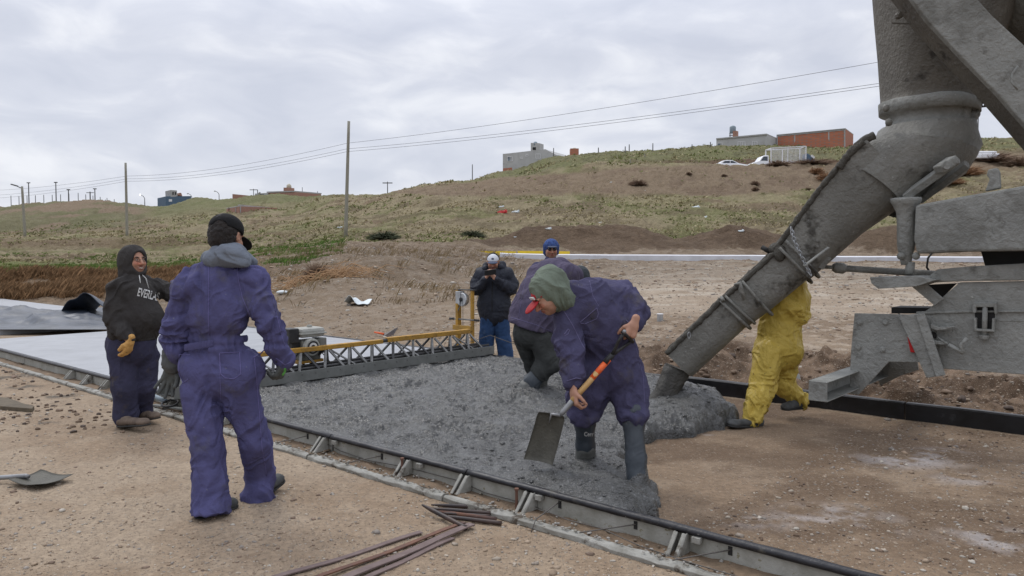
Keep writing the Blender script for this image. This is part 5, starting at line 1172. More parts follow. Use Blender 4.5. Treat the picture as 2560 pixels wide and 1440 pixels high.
for px, d, yt, l, nm in ((634, 185, 472, "wooden H pole in front of the unfinished brick house", "utility_pole"), (756, 190, 468, "thin power pole right of the brick house with the tank", "utility_pole"), (794, 190, 478, "short power pole left of the middle pole on the skyline", "utility_pole"), (969, 140, 454, "small T pole on the skyline right of the middle pole", "utility_pole"), (1181, 138, 411, "thin pole left of the grey rendered house", "utility_pole"),
                         (1384, 128, 370, "dark post right of the grey rendered house", "fence_post"), (1573, 124, 361, "thick post on the hill crest, the tallest one", "fence_post"), (1563, 124, 366, "thin post next to the tallest one on the crest", "fence_post"), (1496, 124, 369, "thin post on the crest left of the tallest one", "fence_post"), (1632, 124, 358, "thin post on the crest right of the tallest one", "fence_post"), (1730, 124, 361, "thin post near the grey tank house", "fence_post"), (1776, 124, 355, "post touching the left side of the grey tank house", "fence_post"),
                         (2444, 118, 284, "thin metal pole seen right of the chute collar", "utility_pole"), (2152, 124, 352, "thin post right of the brick shed", "fence_post")):
    m, b, t_ = pole(px, d, yt, .09, .07, l, 'poledark', nm); m["category"] = "pole" if nm == "utility_pole" else "fence post"
    if px in (634, 969): MB().box(t_-Z*.25, (A_(1, 0, 0), A_(0, 1, 0), Z), (.9, .1, .08)).build("crossarm", MT['poledark'], m)
    if px == 634: MB().tube([b+A_(1.0, 0, 0), t_+A_(1.0, 0, -.2)], .1, 8).build("second_leg", MT['poledark'], m)
for px, d, yt, l in ((1540, 97, 414, "short pale wooden stake, left of the pair on the hillside"), (1576, 98, 399, "taller pale wooden stake, right of the pair on the hillside"), (1612, 104, 384, "thin pale stake highest on the green slope")):
    m, b, t_ = pole(px, d, yt, .07, .06, l, 'pole', "wooden_stake", "survey stakes on the hillside"); m["category"] = "stake"

# ---------------------------------------------------------------- buildings
def obox(px0, px1, d, ytop, ybot, depth=7, yaw=0, z0=None):
    a, b = W(px0, ybot, d), W(px1, ybot, d); ax = nz((b-a)*A_(1, 1, 0)); c_, s_ = math.cos(yaw), math.sin(yaw)
    return a, b
def face_building(name, label, px0, px1, d0, d1, yt0, yt1, yb0, yb1, depth, mt, cat="house", sink=1.5, roofslab=None):
    """front face from (px0,d0) to (px1,d1); top edge heights from pixels; real depth behind"""
    A0 = W(px0, yt0, d0); B0 = W(px1, yt1, d1); Ab = W(px0, yb0, d0)-Z*sink; Bb = W(px1, yb1, d1)-Z*sink
    zb = min(Ab[2], Bb[2]); Ab[2] = zb; Bb[2] = zb; n = nz(np.cross(Z, (B0-A0)*A_(1, 1, 0))); n = n if n[1] > 0 else -n
    th_ = thing(name, label, cat, (Ab+Bb)/2)
    MB().prism([A0*A_(1, 1, 0)+Z*zb, B0*A_(1, 1, 0)+Z*zb, B0, A0], n*depth).build("wall", mt, th_)
    if roofslab:
        MB().prism([A0-n*.15+Z*.002, B0-n*.15+Z*.002, B0-n*.15+Z*roofslab, A0-n*.15+Z*roofslab], n*(depth+.3)).build("roof_slab", MT['concbeam'], th_)
    def on(px, py): # point on the front face
        f = (px-px0)/(px1-px0); d = d0+(d1-d0)*f; p = W(px, py, d); return p - n*.02
    return th_, n, on
def window(par, on, n, x0, x1, y0, y1, nm="window", glass='glass', bars=2):
    a, b, c, d = on(x0, y1), on(x1, y1), on(x1, y0), on(x0, y0)
    w = MB().prism([a, b, c, d], n*.04).build(nm, MT[glass], par)
    m = MB(); t_ = .07
    for p, q in ((a, b), (b, c), (c, d), (d, a)): m.bar(p-n*.03, q-n*.03, t_, t_, up=n)
    for i in range(bars): f = (i+1)/(bars+1); m.bar(a+(b-a)*f-n*.03, d+(c-d)*f-n*.03, .05, .04, up=n)
    m.build("frame", MT['whiteframe'], w)
h, n, on = face_building("house", "grey rendered house with four small windows half sunk behind the hillside", 1257, 1395, 134, 129, 384.5, 388, 432, 410, 8, MT['render'])
# raised parapet peak (mono-pitch)
pk1 = [on(1257, 385), on(1363, 373), on(1395, 389.5)]
MB().prism([p+n*.02 for p in pk1], n*8).build("gable", MT['render'], h)
window(h, on, n, 1269, 1282, 392, 403); window(h, on, n, 1301, 1307, 393, 397, bars=1); window(h, on, n, 1314, 1321, 387, 391, bars=1); window(h, on, n, 1340, 1351, 385, 396)
MB().prism([on(1257.5, 421), on(1300, 417), on(1300, 440), on(1257.5, 440)], n*.1-n*.06).build("brick_base", MT['brick'], h)
MB().prism([on(1327, 357), on(1349, 358), on(1349, 378), on(1327, 380)], n*1.6).build("tank_tower", MT['render'], h)
tw = MB().prism([on(1332, 368)-n*.02, on(1340, 368)-n*.02, on(1340, 375)-n*.02, on(1332, 375)-n*.02], n*.03).build("opening", MT['darkgap'], h)
c = on(1336, 361)+n*.4; MB().ball(c, (.45, .45, .55), n=12, m=8).build("water_tank", MT['tankblue'], h, smooth=True)
h, n, on = face_building("brick_turret", "small red brick turret peeping over the hill right of the grey house", 1426, 1447, 128, 128, 371, 371, 388, 388, 1.6, MT['brick'], "turret")
MB().tube([on(1437, 376)+n*.8, on(1437, 371)+n*.8, on(1437, 368)+n*.8], [.55, .5, .2], 12).build("water_tank", MT['tankcream'], h, smooth=True)
h, n, on = face_building("house", "low grey house with three windows and a tank stand on the crest", 1791, 1917, 131, 126, 349, 337.5, 372, 369, 6, MT['render'], roofslab=.22)
window(h, on, n, 1794, 1807, 358, 369, bars=0); window(h, on, n, 1845, 1863, 354, 368, bars=2); window(h, on, n, 1881, 1893, 354, 366, bars=1)
tkc = on(1824, 345)+n*1.5; st = MB()
for dx in (-.45, .45):
    for dy in (-.3, .3): st.bar(tkc+A_(dx, dy, -.3), tkc+A_(dx, dy, 1.05), .07, .07, up=A_(1, 0, 0))
for z_ in (.3, .65, 1.05): st.box(tkc+Z*z_, (A_(1, 0, 0), A_(0, 1, 0), Z), (.5, .35, .03))
st.build("tank_stand", MT['poledark'], h)
zt0 = W(1824, 331, 130)[2]; zt1 = W(1824, 312, 130)[2]; tq = tkc.copy(); tq[2] = 0
MB().tube([tq+Z*zt0, tq+Z*(zt0+.05), tq+Z*(zt1-.25), tq+Z*(zt1-.08), tq+Z*zt1], [.50, .53, .53, .38, .15], 16).build("water_tank", MT['tankblue'], h, smooth=True)
MB().prism([on(1832, 327), on(1842, 327), on(1842, 342), on(1832, 344)], n*.8).build("chimney", MT['brickpale'], h)
h, n, on = face_building("brick_shed", "long unplastered red brick shed with concrete posts on the crest", 1942, 2114, 130, 124, 338.5, 322.5, 368, 364, 7, MT['brick'], "shed", roofslab=.12)
for x_ in (1943, 1987, 2030, 2072, 2112): 
    f = (x_-1942)/172; yt = 338.5-16*f; MB().prism([on(x_-1.6, 372), on(x_+1.6, 372), on(x_+1.6, yt+.5), on(x_-1.6, yt+.5)], -n*.05).build("column", MT['concbeam'], h)
MB().prism([on(1942, 341.5), on(2114, 325.5), on(2114, 322.6), on(1942, 338.6)], -n*.045).build("ring_beam", MT['concbeam'], h)
h, n, on = face_building("house", "dark blue house with a grey tower block on the left skyline", 414, 478, 198, 202, 491, 490, 506, 503, 8, MT['bluewall'])
MB().prism([on(426, 475), on(442, 476), on(444, 492), on(427, 492)], n*5).build("tower", MT['concbeam'], h)
for x_ in (431, 437): MB().prism([on(x_, 480), on(x_+3, 480), on(x_+3, 487), on(x_, 487)], -n*.05).build("window", MT['darkgap'], h)
MB().prism([on(446, 488), on(449, 482), on(453, 482), on(456, 490)], n*3).build("chimney", MT['brickpale'], h)
MB().prism([on(422, 498), on(430, 498), on(430, 504), on(422, 504)], -n*.05).build("window", MT['whiteframe'], h)
h, n, on = face_building("brick_house", "long unfinished brick house low on the hillside above the tall man's head", 566, 600, 128, 122, 522, 516, 540, 542, 6, MT['brickpale'], "house")
A0 = on(600, 516); B0 = W(716, 527, 131); nn = nz(np.cross(Z, (B0-A0)*A_(1, 1, 0))); zb = A0[2]-4.5
MB().prism([A0*A_(1, 1, 0)+Z*zb, B0*A_(1, 1, 0)+Z*zb, B0, A0], nn*.3).build("wall", MT['brickpale'], h)
MB().prism([A0-nn*.05, B0-nn*.05, B0-nn*.05+Z*.3, A0-nn*.05+Z*.3], nn*.5).build("ring_beam", MT['concbeam'], h)
MB().prism([on(566, 522), on(600, 516), on(600, 514), on(566, 520)], n*.3).build("ring_beam", MT['concbeam'], h)
for x_ in (573, 590, 601, 612, 624):
    p_ = on(x_, 519 if x_ < 601 else 518) if x_ <= 600 else A0+(B0-A0)*((x_-600)/116)-nn*.06-Z*.02
    MB().bar(p_-Z*3.4, p_, .25, .1, up=A_(1, 0, 0)).build("column", MT['concbeam'] if x_ != 573 else MT['rust'], h)
h, n, on = face_building("brick_house", "half-built red brick walls just left of the middle pole", 772, 858, 124, 118, 515, 509, 524, 521, 5, MT['brick'], "ruin")
for x_, y_ in ((790, 512), (806, 511), (838, 509)): MB().prism([on(x_, y_+1), on(x_+6, y_+1), on(x_+6, 521), on(x_, 522)], -n*.05).build("opening", MT['darkgap'], h)
MB().prism([on(820, 510), on(858, 507.5), on(858, 509.3), on(820, 511.5)], n*5).build("ring_beam", MT['concbeam'], h)
h, n, on = face_building("brick_house", "unfinished brick house with a tank turret on the skyline left of the middle pole", 668, 736, 186, 180, 482, 480, 493, 492, 8, MT['brickpale'], "house", roofslab=.3)
MB().prism([on(709, 469), on(719, 469), on(719, 481), on(709, 481)], n*2).build("turret", MT['brickpale'], h); c = on(714, 467)+n*1; MB().tube([c-Z*.5, c+Z*.4, c+Z*.8], [.6, .55, .15], 10).build("water_tank", MT['tankcream'], h, smooth=True)
MB().prism([on(669, 485), on(690, 485), on(690, 492), on(669, 492)], -n*.05).build("panel", MT['brick'], h)
h, n, on = face_building("brick_wall", "low sloping brick wall left of the skyline brick house", 581, 634, 186, 186, 485, 490, 496, 496, 4, MT['brickpale'], "wall")
h, n, on = face_building("rubble_shed", "small collapsed grey shed between the brick wall and the brick house", 637, 668, 184, 184, 484, 482, 494, 494, 4, MT['render'], "shed")
MB().bar(on(640, 490)-n*.3, on(652, 481)-n*.3, .3, .2, up=n).build("fallen_beam", MT['concbeam'], h); MB().prism([on(650, 486), on(660, 486), on(660, 493), on(650, 493)], -n*.05).build("opening", MT['darkgap'], h)
# ---------------------------------------------------------------- vehicles on the hill
def prof_body(nm, pts, w, O, ax, side, mt, par, bevel=.06, inset=0):
    m = MB(); m.prism([O+ax*x_+Z*z_-side*(w/2-inset) for x_, z_ in pts], side*(w-2*inset)); return m.build(nm, MT[mt], par, smooth=False, bevel=bevel)
d = 95.6; O = onground(1789, d); ax = nz(A_(1, .05, 0)); side = nz(np.cross(Z, ax))
zr = W(1830, 399.5, d)[2]; O[2] = zr-1.42; 
car = thing("sedan_car", "white sedan parked on the cut in the hillside", "car", O+ax*2.2)
prof_body("body", [(0, .35), (0, .85), (.12, .95), (.7, 1.0), (3.1, .98), (4.2, .82), (4.35, .6), (4.35, .3), (3.9, .22), (.4, .22)], 1.72, O+side*.86, ax, side, 'carwhite', car, .09)
prof_body("cabin", [(.45, .98), (1.05, 1.36), (1.5, 1.42), (2.2, 1.41), (3.15, .97)], 1.5, O+side*.86, ax, side, 'carwhite', car, .08)
wn_ = prof_body("window", [(.9, 1.03), (1.18, 1.30), (1.85, 1.345), (1.85, 1.03)], 1.53, O+side*.86, ax, side, 'carglass', car, .01); prof_body("window", [(1.93, 1.03), (1.93, 1.34), (2.2, 1.33), (2.8, 1.03)], 1.53, O+side*.86, ax, side, 'carglass', car, .01)
MB().box(O+ax*.05+Z*.78-side*.0, (ax, side, Z), (.08, .25, .1)).build("tail_light", MT['lightred'], car)
for x_ in (.85, 3.4):
    for y_ in (0, 1.55):
        c = O+ax*x_+side*y_+Z*.31; w = MB().tube([c, c+side*.2], .31, 18).build("wheel", MT['tyre'], car); MB().tube([c-side*.01, c+side*.02], .19, 14).build("rim", MT['chrome'], w)
d = 96.4; O = onground(1880, d); zr = W(1905, 388, d)[2]; O[2] = zr-2.0; ax = nz(A_(1, .04, 0)); side = nz(np.cross(Z, ax))
tr2 = thing("pickup_truck", "white flatbed pickup with a tall wire-mesh cage behind the sedan", "truck", O+ax*3)
prof_body("cab", [(0, .55), (0, .95), (.15, 1.08), (.9, 1.3), (1.35, 1.9), (1.6, 2.0), (2.15, 2.0), (2.2, .5), (.2, .45)], 1.8, O+side*.9, ax, side, 'carwhite', tr2, .08)
prof_body("window", [(1.08, 1.32), (1.48, 1.84), (2.0, 1.86), (2.0, 1.3)], 1.83, O+side*.9, ax, side, 'carglass', tr2, .01)
MB().box(O+ax*4.35+Z*.95+side*.9, (ax, side, Z), (2.1, .95, .14)).build("bed", MT['carwhite'], tr2, bevel=.03)
x0 = (1924-1280)/F*d-O[0]; x1 = (2012-1280)/F*d-O[0]; zc0 = W(1924, 370, d)[2]-O[2]; zc1 = W(2012, 365, d)[2]-O[2]; cg = MB()
def cpt(x_, z_, y_=0): return O+ax*x_+Z*z_+side*y_
for y_ in (0, 1.8):
    for x_ in (x0, (x0+x1)/2-.08, x1): cg.bar(cpt(x_, 1.0, y_), cpt(x_, zc0+(zc1-zc0)*(x_-x0)/(x1-x0), y_), .12, .12, up=ax)
    cg.bar(cpt(x0, zc0, y_), cpt(x1, zc1, y_), .1, .12); cg.bar(cpt(x0, 1.12, y_), cpt(x1, 1.12, y_), .1, .1)
for x_, z_ in ((x0, zc0), (x1, zc1)): cg.bar(cpt(x_, z_, 0), cpt(x_, z_, 1.8), .1, .1)
cg.build("cage_frame", MT['whiteframe'], tr2)
mm = MB()
for z_ in np.arange(1.2, zc0-.05, .16):
    mm.bar(cpt(x0, z_, .02), cpt(x1, z_, .02), .03, .035)
for x_ in np.arange(x0+.1, x1, .16): mm.bar(cpt(x_, 1.1, .02), cpt(x_, zc0+.02, .02), .03, .03, up=ax)
mm.build("cage_mesh", MT['whiteframe'], tr2)
for x_ in (.75, 5.0):
    for y_ in (0, 1.55):
        c = O+ax*x_+side*y_+Z*.38; w = MB().tube([c, c+side*.24], .38, 18).build("wheel", MT['tyre'], tr2); MB().tube([c-side*.01, c+side*.02], .22, 14).build("rim", MT['chrome'], w)
O3 = cpt(x1+.15, 1.0); v_ = thing("trailer_load", "dark blue tarpaulin-covered load behind the mesh cage", "load", O3)
MB().prism([O3, O3+ax*1.35, O3+ax*1.1+Z*.5, O3+ax*.35+Z*1.15, O3+Z*1.3], side*1.5).build("cover", MT['bluewall'], v_, bevel=.08)
MB().box(O3+ax*.75+Z*.85-side*.02, (nz(ax+Z*-.8), side, nz(Z+ax*.8)), (.25, .03, .13)).build("patch", MT['whiteframe'], v_)
O4 = W(2440, 381, 90); v_ = thing("parked_car", "pale car roof showing behind brush right of the chute bend", "car", O4)
MB().box(O4+A_(.4, 0, -.1), (A_(1, 0, 0), A_(0, 1, 0), Z), (1.6, .8, .16)).build("roof", MT['carwhite'], v_, bevel=.12); MB().box(O4+A_(.2, 0, -.5), (A_(1, 0, 0), A_(0, 1, 0), Z), (2.1, .85, .3)).build("body", MT['carwhite'], v_, bevel=.12)
# litter on the hillside
lit = [(1253, 520, 'whiteplastic', .5, "white rag lying above the red one on the field"), (1256, 539, 'redplastic', .85, "red plastic sheet lying on the grassy field"), (1290, 538, 'whiteplastic', .6, "white bag crumpled right beside the red sheet"), (1740, 522, 'whiteplastic', .6, "white torn bag on the field left of the chute"), (1762, 543, 'whiteplastic', .35, "small white scrap below the torn bag"), (1500, 555, 'whiteplastic', .25, "white scrap near the top of the brown heap"),
       (1610, 478, 'whiteplastic', .28, "white scrap at the foot of the bare slope"), (1528, 454, 'whiteplastic', .28, "white scrap in the bare slope's middle left"), (776, 546, 'whiteplastic', .5, "pale bag on the field left of the middle pole"), (848, 570, 'whiteplastic', .5, "pale litter right beside the middle pole's left side"), (1737, 371, 'whiteplastic', .7, "white boulder-like bag on the crest"), (1371, 577, 'whiteplastic', .3, "white scrap on the front heap's crest"),
       (432, 540, 'whiteplastic', .35, "small upright white marker on the left slope"), (211, 546, 'whiteplastic', .6, "pale stone on the brown left slope"), (1853, 583, 'whiteplastic', .3, "bluish white scrap on the far right dirt heap"), (172, 682, 'whiteplastic', .3, "white scrap at the top of the orange brush"), (1288, 596, 'whiteplastic', .15, "tiny scrap at the base of the field")]
for (px, py, mt, w, l) in lit:
    best = None
    for d in np.linspace(24, 135, 700):
        z_ = float(smooth_h((px-1280)/F*d, d)); y_ = 640-F*(z_-CAMZ)/d
        if y_ <= py: best = d; break
    if best is None: continue
    q = onground(px, best); m = MB()
    m.ball(q+Z*.03*w, (w*.5, w*.35, w*.22), n=7, m=5); m.ball(q+A_(w*.35, 0, w*.12), (w*.25, w*.2, w*.26), n=6, m=5); m.ball(q+A_(-w*.4, .05, .02), (w*.3, w*.2, w*.12), n=6, m=5)
    o = m.build("litter", MT[mt], smooth=False); me = o.data
    for v in me.vertices: v.co *= 1+rnd.uniform(-.18, .18)
    tag(o, l, "litter", "scraps of litter on the slopes")
# ---------------------------------------------------------------- people: smooth implicit bodies and garments
def C(a, b, r0, r1=None, k=.02, op='u', fl=None):      # tapered capsule; fl=(axis, factor) squashes it along axis
    return dict(t='c', a=np.asarray(a, float), b=np.asarray(b, float), r0=r0, r1=r0 if r1 is None else r1, k=k, op=op, fl=fl)
def E(c, r, R=None, k=.02, op='u'):
    return dict(t='e', c=np.asarray(c, float), r=np.asarray(r if hasattr(r, '__len__') else (r,)*3, float), R=np.eye(3) if R is None else R, k=k, op=op)
def HS(p, n, k=.006, op='s'):                           # half-space: removes the side n points to
    return dict(t='h', p=np.asarray(p, float), n=nz(n), k=k, op=op)
def frame(fwd, up=Z):
    f = nz(fwd); r = nz(np.cross(f, up)); u = np.cross(r, f); return np.array([r, f, u])   # rows right, forward, up
def bb(p):
    if p['t'] == 'c':
        r = max(p['r0'], p['r1']); return np.minimum(p['a'], p['b'])-r, np.maximum(p['a'], p['b'])+r
    r = p['r'].max(); return p['c']-r, p['c']+r
def pd(p, X):
    if p['t'] == 'c':
        a, b = p['a'], p['b']; X2 = X; s = 1
        if p['fl']:
            ax, f = p['fl']; ax = nz(ax); q = (X-a)@ax; X2 = X+q[..., None]*ax*(1/f-1); ab = b-a; b = b+ax*np.dot(ab, ax)*(1/f-1)
            s = .5*(1+f)
        ab = b-a; L2 = max(1e-9, ab@ab); t = np.clip(((X2-a)@ab)/L2, 0, 1)
        d = np.linalg.norm(X2-a-t[..., None]*ab, axis=-1)-(p['r0']+(p['r1']-p['r0'])*t); return d*s
    if p['t'] == 'e':
        q = (X-p['c'])@p['R'].T; k0 = np.linalg.norm(q/p['r'], axis=-1); k1 = np.linalg.norm(q/p['r']**2, axis=-1)+1e-9; return k0*(k0-1)/k1
    return (X-p['p'])@(-p['n'])
def smin(a, b, k):
    h = np.clip(.5+.5*(b-a)/k, 0, 1); return b*(1-h)+a*h-k*h*(1-h) if False else np.minimum(a, b)-np.maximum(k-np.abs(a-b), 0)**2/(4*k)
def sdf_mesh(prims, vox=.006):
    us = [p for p in prims if p['op'] == 'u']; lo = np.min([bb(p)[0] for p in us], 0)-.03; hi = np.max([bb(p)[1] for p in us], 0)+.03
    n = np.ceil((hi-lo)/vox).astype(int)+1; Fd = np.full(n, .5, np.float32)
    gx = [lo[i]+np.arange(n[i])*vox for i in range(3)]
    for p in prims:
        if p['t'] == 'h': i0 = [0]*3; i1 = list(n)
        else:
            a, b = bb(p); pad = p['k']+.02
            i0 = np.clip(((a-pad-lo)/vox).astype(int), 0, n); i1 = np.clip(((b+pad-lo)/vox).astype(int)+2, 0, n)
        sl = tuple(slice(i0[i], i1[i]) for i in range(3))
        X = np.stack(np.meshgrid(gx[0][sl[0]], gx[1][sl[1]], gx[2][sl[2]], indexing='ij'), -1)
        if X.size == 0: continue
        d = pd(p, X).astype(np.float32); f = Fd[sl]
        if p['op'] == 'u': Fd[sl] = smin(f, d, p['k'])
        else: Fd[sl] = -smin(-f, d, p['k'])
    Fd[[0, -1]] = .5; Fd[:, [0, -1]] = .5; Fd[:, :, [0, -1]] = .5
    ins = Fd < 0
    cell = np.zeros(n-1, np.uint8)
    for i in (0, 1):
        for j in (0, 1):
            for k in (0, 1): cell += ins[i:n[0]-1+i, j:n[1]-1+j, k:n[2]-1+k]
    act = (cell > 0) & (cell < 8); idx = np.full(act.shape, -1, np.int64); ai = np.argwhere(act); idx[act] = np.arange(len(ai))
    acc = np.zeros((len(ai), 3)); cnt = np.zeros(len(ai))
    cor = [(i, j, k) for i in (0, 1) for j in (0, 1) for k in (0, 1)]
    vals = {c: Fd[ai[:, 0]+c[0], ai[:, 1]+c[1], ai[:, 2]+c[2]] for c in cor}
    for c in cor:
        for ax in range(3):
            if c[ax] == 0:
                c2 = list(c); c2[ax] = 1; c2 = tuple(c2); a, b = vals[c], vals[c2]; m = (a < 0) != (b < 0); t = np.where(m, a/(a-b+1e-12), 0)
                q = np.tile(np.array(c, float), (len(ai), 1)); q[:, ax] = t; acc += q*m[:, None]; cnt += m
    V = lo+(ai+acc/np.maximum(cnt, 1)[:, None])*vox
    Q = []
    for ax in range(3):
        u, v = [(1, 2), (2, 0), (0, 1)][ax]
        a = ins; sh = [slice(None)]*3; s1 = list(sh); s2 = list(sh); s1[ax] = slice(0, -1); s2[ax] = slice(1, None)
        ch = a[tuple(s1)] != a[tuple(s2)]; e = np.argwhere(ch); e = e[(e[:, u] > 0) & (e[:, v] > 0) & (e[:, u] < n[u]-1) & (e[:, v] < n[v]-1)]
        if not len(e): continue
        fl = ins[e[:, 0], e[:, 1], e[:, 2]]
        def ix(du, dv): q = e.copy(); q[:, u] -= du; q[:, v] -= dv; return idx[q[:, 0], q[:, 1], q[:, 2]]
        q = np.stack([ix(1, 1), ix(0, 1), ix(0, 0), ix(1, 0)], -1); q[~fl] = q[~fl][:, ::-1]; Q.append(q)
    Q = np.concatenate(Q); Q = Q[(Q >= 0).all(1)]
    return V, Q
def vnormals(V, Q):
    fn = np.cross(V[Q[:, 2]]-V[Q[:, 0]], V[Q[:, 3]]-V[Q[:, 1]]); N_ = np.zeros_like(V)
    for i in range(4): np.add.at(N_, Q[:, i], fn)
    return N_/(np.linalg.norm(N_, axis=1)[:, None]+1e-12)
def relax(V, Q, it=2):
    for _ in range(it):
        A = np.zeros_like(V); c = np.zeros(len(V))
        for i in range(4):
            for j in (1, 3): np.add.at(A, Q[:, i], V[Q[:, (i+j) % 4]]); np.add.at(c, Q[:, i], 1)
        V = V*.4+.6*A/np.maximum(c, 1)[:, None]
    return V
def folds(V, N_, bones, amp=.010, fa=22, fr=7, seed=0, joints=(), jr=.12):
    """cloth folds: sharp creases running across each limb, stronger at joints, with long drapes between"""
    W_ = []; D_ = []
    for bi, (a, b) in enumerate(bones):
        a = np.asarray(a, float); b = np.asarray(b, float); ab = b-a; L_ = np.linalg.norm(ab); d = ab/L_
        t = np.clip(((V-a)@d)/L_, 0, 1); dist = np.linalg.norm(V-a-t[:, None]*ab, axis=1); w = np.exp(-dist/.04)
        e1 = nz(np.cross(d, A_(.3, .5, .81))); e2 = np.cross(d, e1); x, y, z = (V-a)@e1, (V-a)@e2, (V-a)@d
        wx = vn(x*7, y*7, z*7, seed+bi)-.5; wy = vn(x*7+9, y*7, z*7, seed+bi+50)-.5
        q = vn(x*fr+wx*.8, y*fr+wy*.8, z*fa+wx*3.5+(x-y)*fa*.55, seed+10+bi); nA = 1-np.abs(2*q-1)**.75
        q = vn(x*fr*1.9+wy, y*fr*1.9, z*fa*.8-(x+y)*fa*.8+wx*3, seed+30+bi); nB = np.abs(2*q-1)**.8
        q = vn(x*13+wx*1.5, y*13+wy*1.5, z*2.6, seed+60+bi); nL = 1-np.abs(2*q-1)**.8
        W_.append(w); D_.append((.75*(nA-.45)+.50*(nB-.5), .7*(nL-.45)))
    W_ = np.array(W_)+1e-9; D_ = np.array(D_); s_ = W_.sum(0); dA = (W_*D_[:, 0]).sum(0)/s_; dL = (W_*D_[:, 1]).sum(0)/s_
    g = np.full(len(V), .0)
    for j in joints: g = np.maximum(g, np.exp(-(np.linalg.norm(V-np.asarray(j), axis=1)/jr)**2))
    env = .55+.9*vn(V[:, 0]*5, V[:, 1]*5, V[:, 2]*5, seed+77)
    lo = vn(V[:, 0]*7, V[:, 1]*7, V[:, 2]*5, seed+88)-.5
    big = vn(V[:, 0]*7, V[:, 1]*7, V[:, 2]*5, seed+88)-.5
    dA = np.sign(dA)*np.abs(dA)**.85
    return V+N_*(amp*env*(dA*(.42+1.6*g)+dL*1.25*(1-.5*g))+amp*.7*big-amp*.12)[:, None]
def garment(name, prims, mat, par, bones=None, amp=.01, vox=.006, seed=0, joints=(), rel=2, fa=22, fr=7, extra=None, jr=.12):
    V, Q = sdf_mesh(prims, vox); V = relax(V, Q, rel); N_ = vnormals(V, Q)
    if bones: V = folds(V, N_, bones, amp, fa, fr, seed, joints, jr)
    if extra: V = V+N_*extra(V, N_)[:, None]
    return mk(name, V, Q, MT[mat] if isinstance(mat, str) else mat, par, smooth=True)
def bvh_of(o):
    O = ORG[o.name]; me = o.data; return BVHTree.FromPolygons([tuple(np.array(v.co)+O) for v in me.vertices], [tuple(p.vertices) for p in me.polygons])
def hit(bvh, px, py):
    r = ray(px, py); h = bvh.ray_cast(Vector((0, 0, CAMZ)), Vector(r.tolist()).normalized()); return None if h[0] is None else (np.array(h[0]), np.array(h[1]))
def seam(par, bvh, pts, mat, r=.0028, name="seam", step=6, lift=.001):
    P_ = []
    for (a, b) in zip(pts[:-1], pts[1:]):
        n = max(2, int(math.hypot(b[0]-a[0], b[1]-a[1])/step))
        for i in range(n): P_.append((a[0]+(b[0]-a[0])*i/n, a[1]+(b[1]-a[1])*i/n))
    P_.append(pts[-1]); Q_ = []
    for q in P_:
        h = hit(bvh, *q)
        if h is not None and (not Q_ or np.linalg.norm(h[0]-Q_[-1]) < .12): Q_.append(h[0]-nz(ray(*q))*lift)
    if len(Q_) > 1: return MB().tube(Q_, r, 6).build(name, MT[mat], par, smooth=True)
SKIN = np.array((.40, .215, .145))
def head_prims(c, R, s=1., beard=False, smile=False):
    l = lambda x, y, z: np.asarray(c)+(R.T@(A_(x, y, z)*s)); e = lambda p, r, **k: E(l(*p), A_(*r)*s, R, **k)
    cp_ = lambda a, b, r0, r1, **k: C(l(*a), l(*b), r0*s, r1*s, **k)
    pr = [e((0, -.012, .03), (.076, .096, .088), k=.02), e((0, .03, -.025), (.064, .066, .085), k=.03), e((0, .048, -.085), (.042, .045, .032), k=.03),
          e((.045, .03, -.055), (.026, .045, .04), k=.02), e((-.045, .03, -.055), (.026, .045, .04), k=.02),
          cp_((0, .094, .012), (0, .119, -.028), .009, .0135, k=.012), e((.013, .106, -.032), (.010, .012, .008), k=.006), e((-.013, .106, -.032), (.010, .012, .008), k=.006),
          e((.030, .083, .028), (.026, .014, .009), k=.01), e((-.030, .083, .028), (.026, .014, .009), k=.01),
          e((.030, .098, .008), (.017, .012, .011), k=.008, op='s'), e((-.030, .098, .008), (.017, .012, .011), k=.008, op='s'),
          e((.030, .083, .007), (.0125, .0125, .0105), k=.002), e((-.030, .083, .007), (.0125, .0125, .0105), k=.002),
          e((.036, .072, -.025), (.026, .022, .022), k=.02), e((-.036, .072, -.025), (.026, .022, .022), k=.02),
          e((0, .094, -.056), (.024 if not smile else .032, .012, .0065), k=.006), e((0, .092, -.068), (.021 if not smile else .028, .012, .007), k=.006),
          e((.080, -.008, -.008), (.010, .021, .031), k=.006), e((-.080, -.008, -.008), (.010, .021, .031), k=.006), e((.086, -.002, -.006), (.007, .010, .016), k=.004, op='s'), e((-.086, -.002, -.006), (.007, .010, .016), k=.004, op='s')]
    if smile: pr.append(e((0, .104, -.062), (.024, .012, .0055), k=.004, op='s'))
    return pr
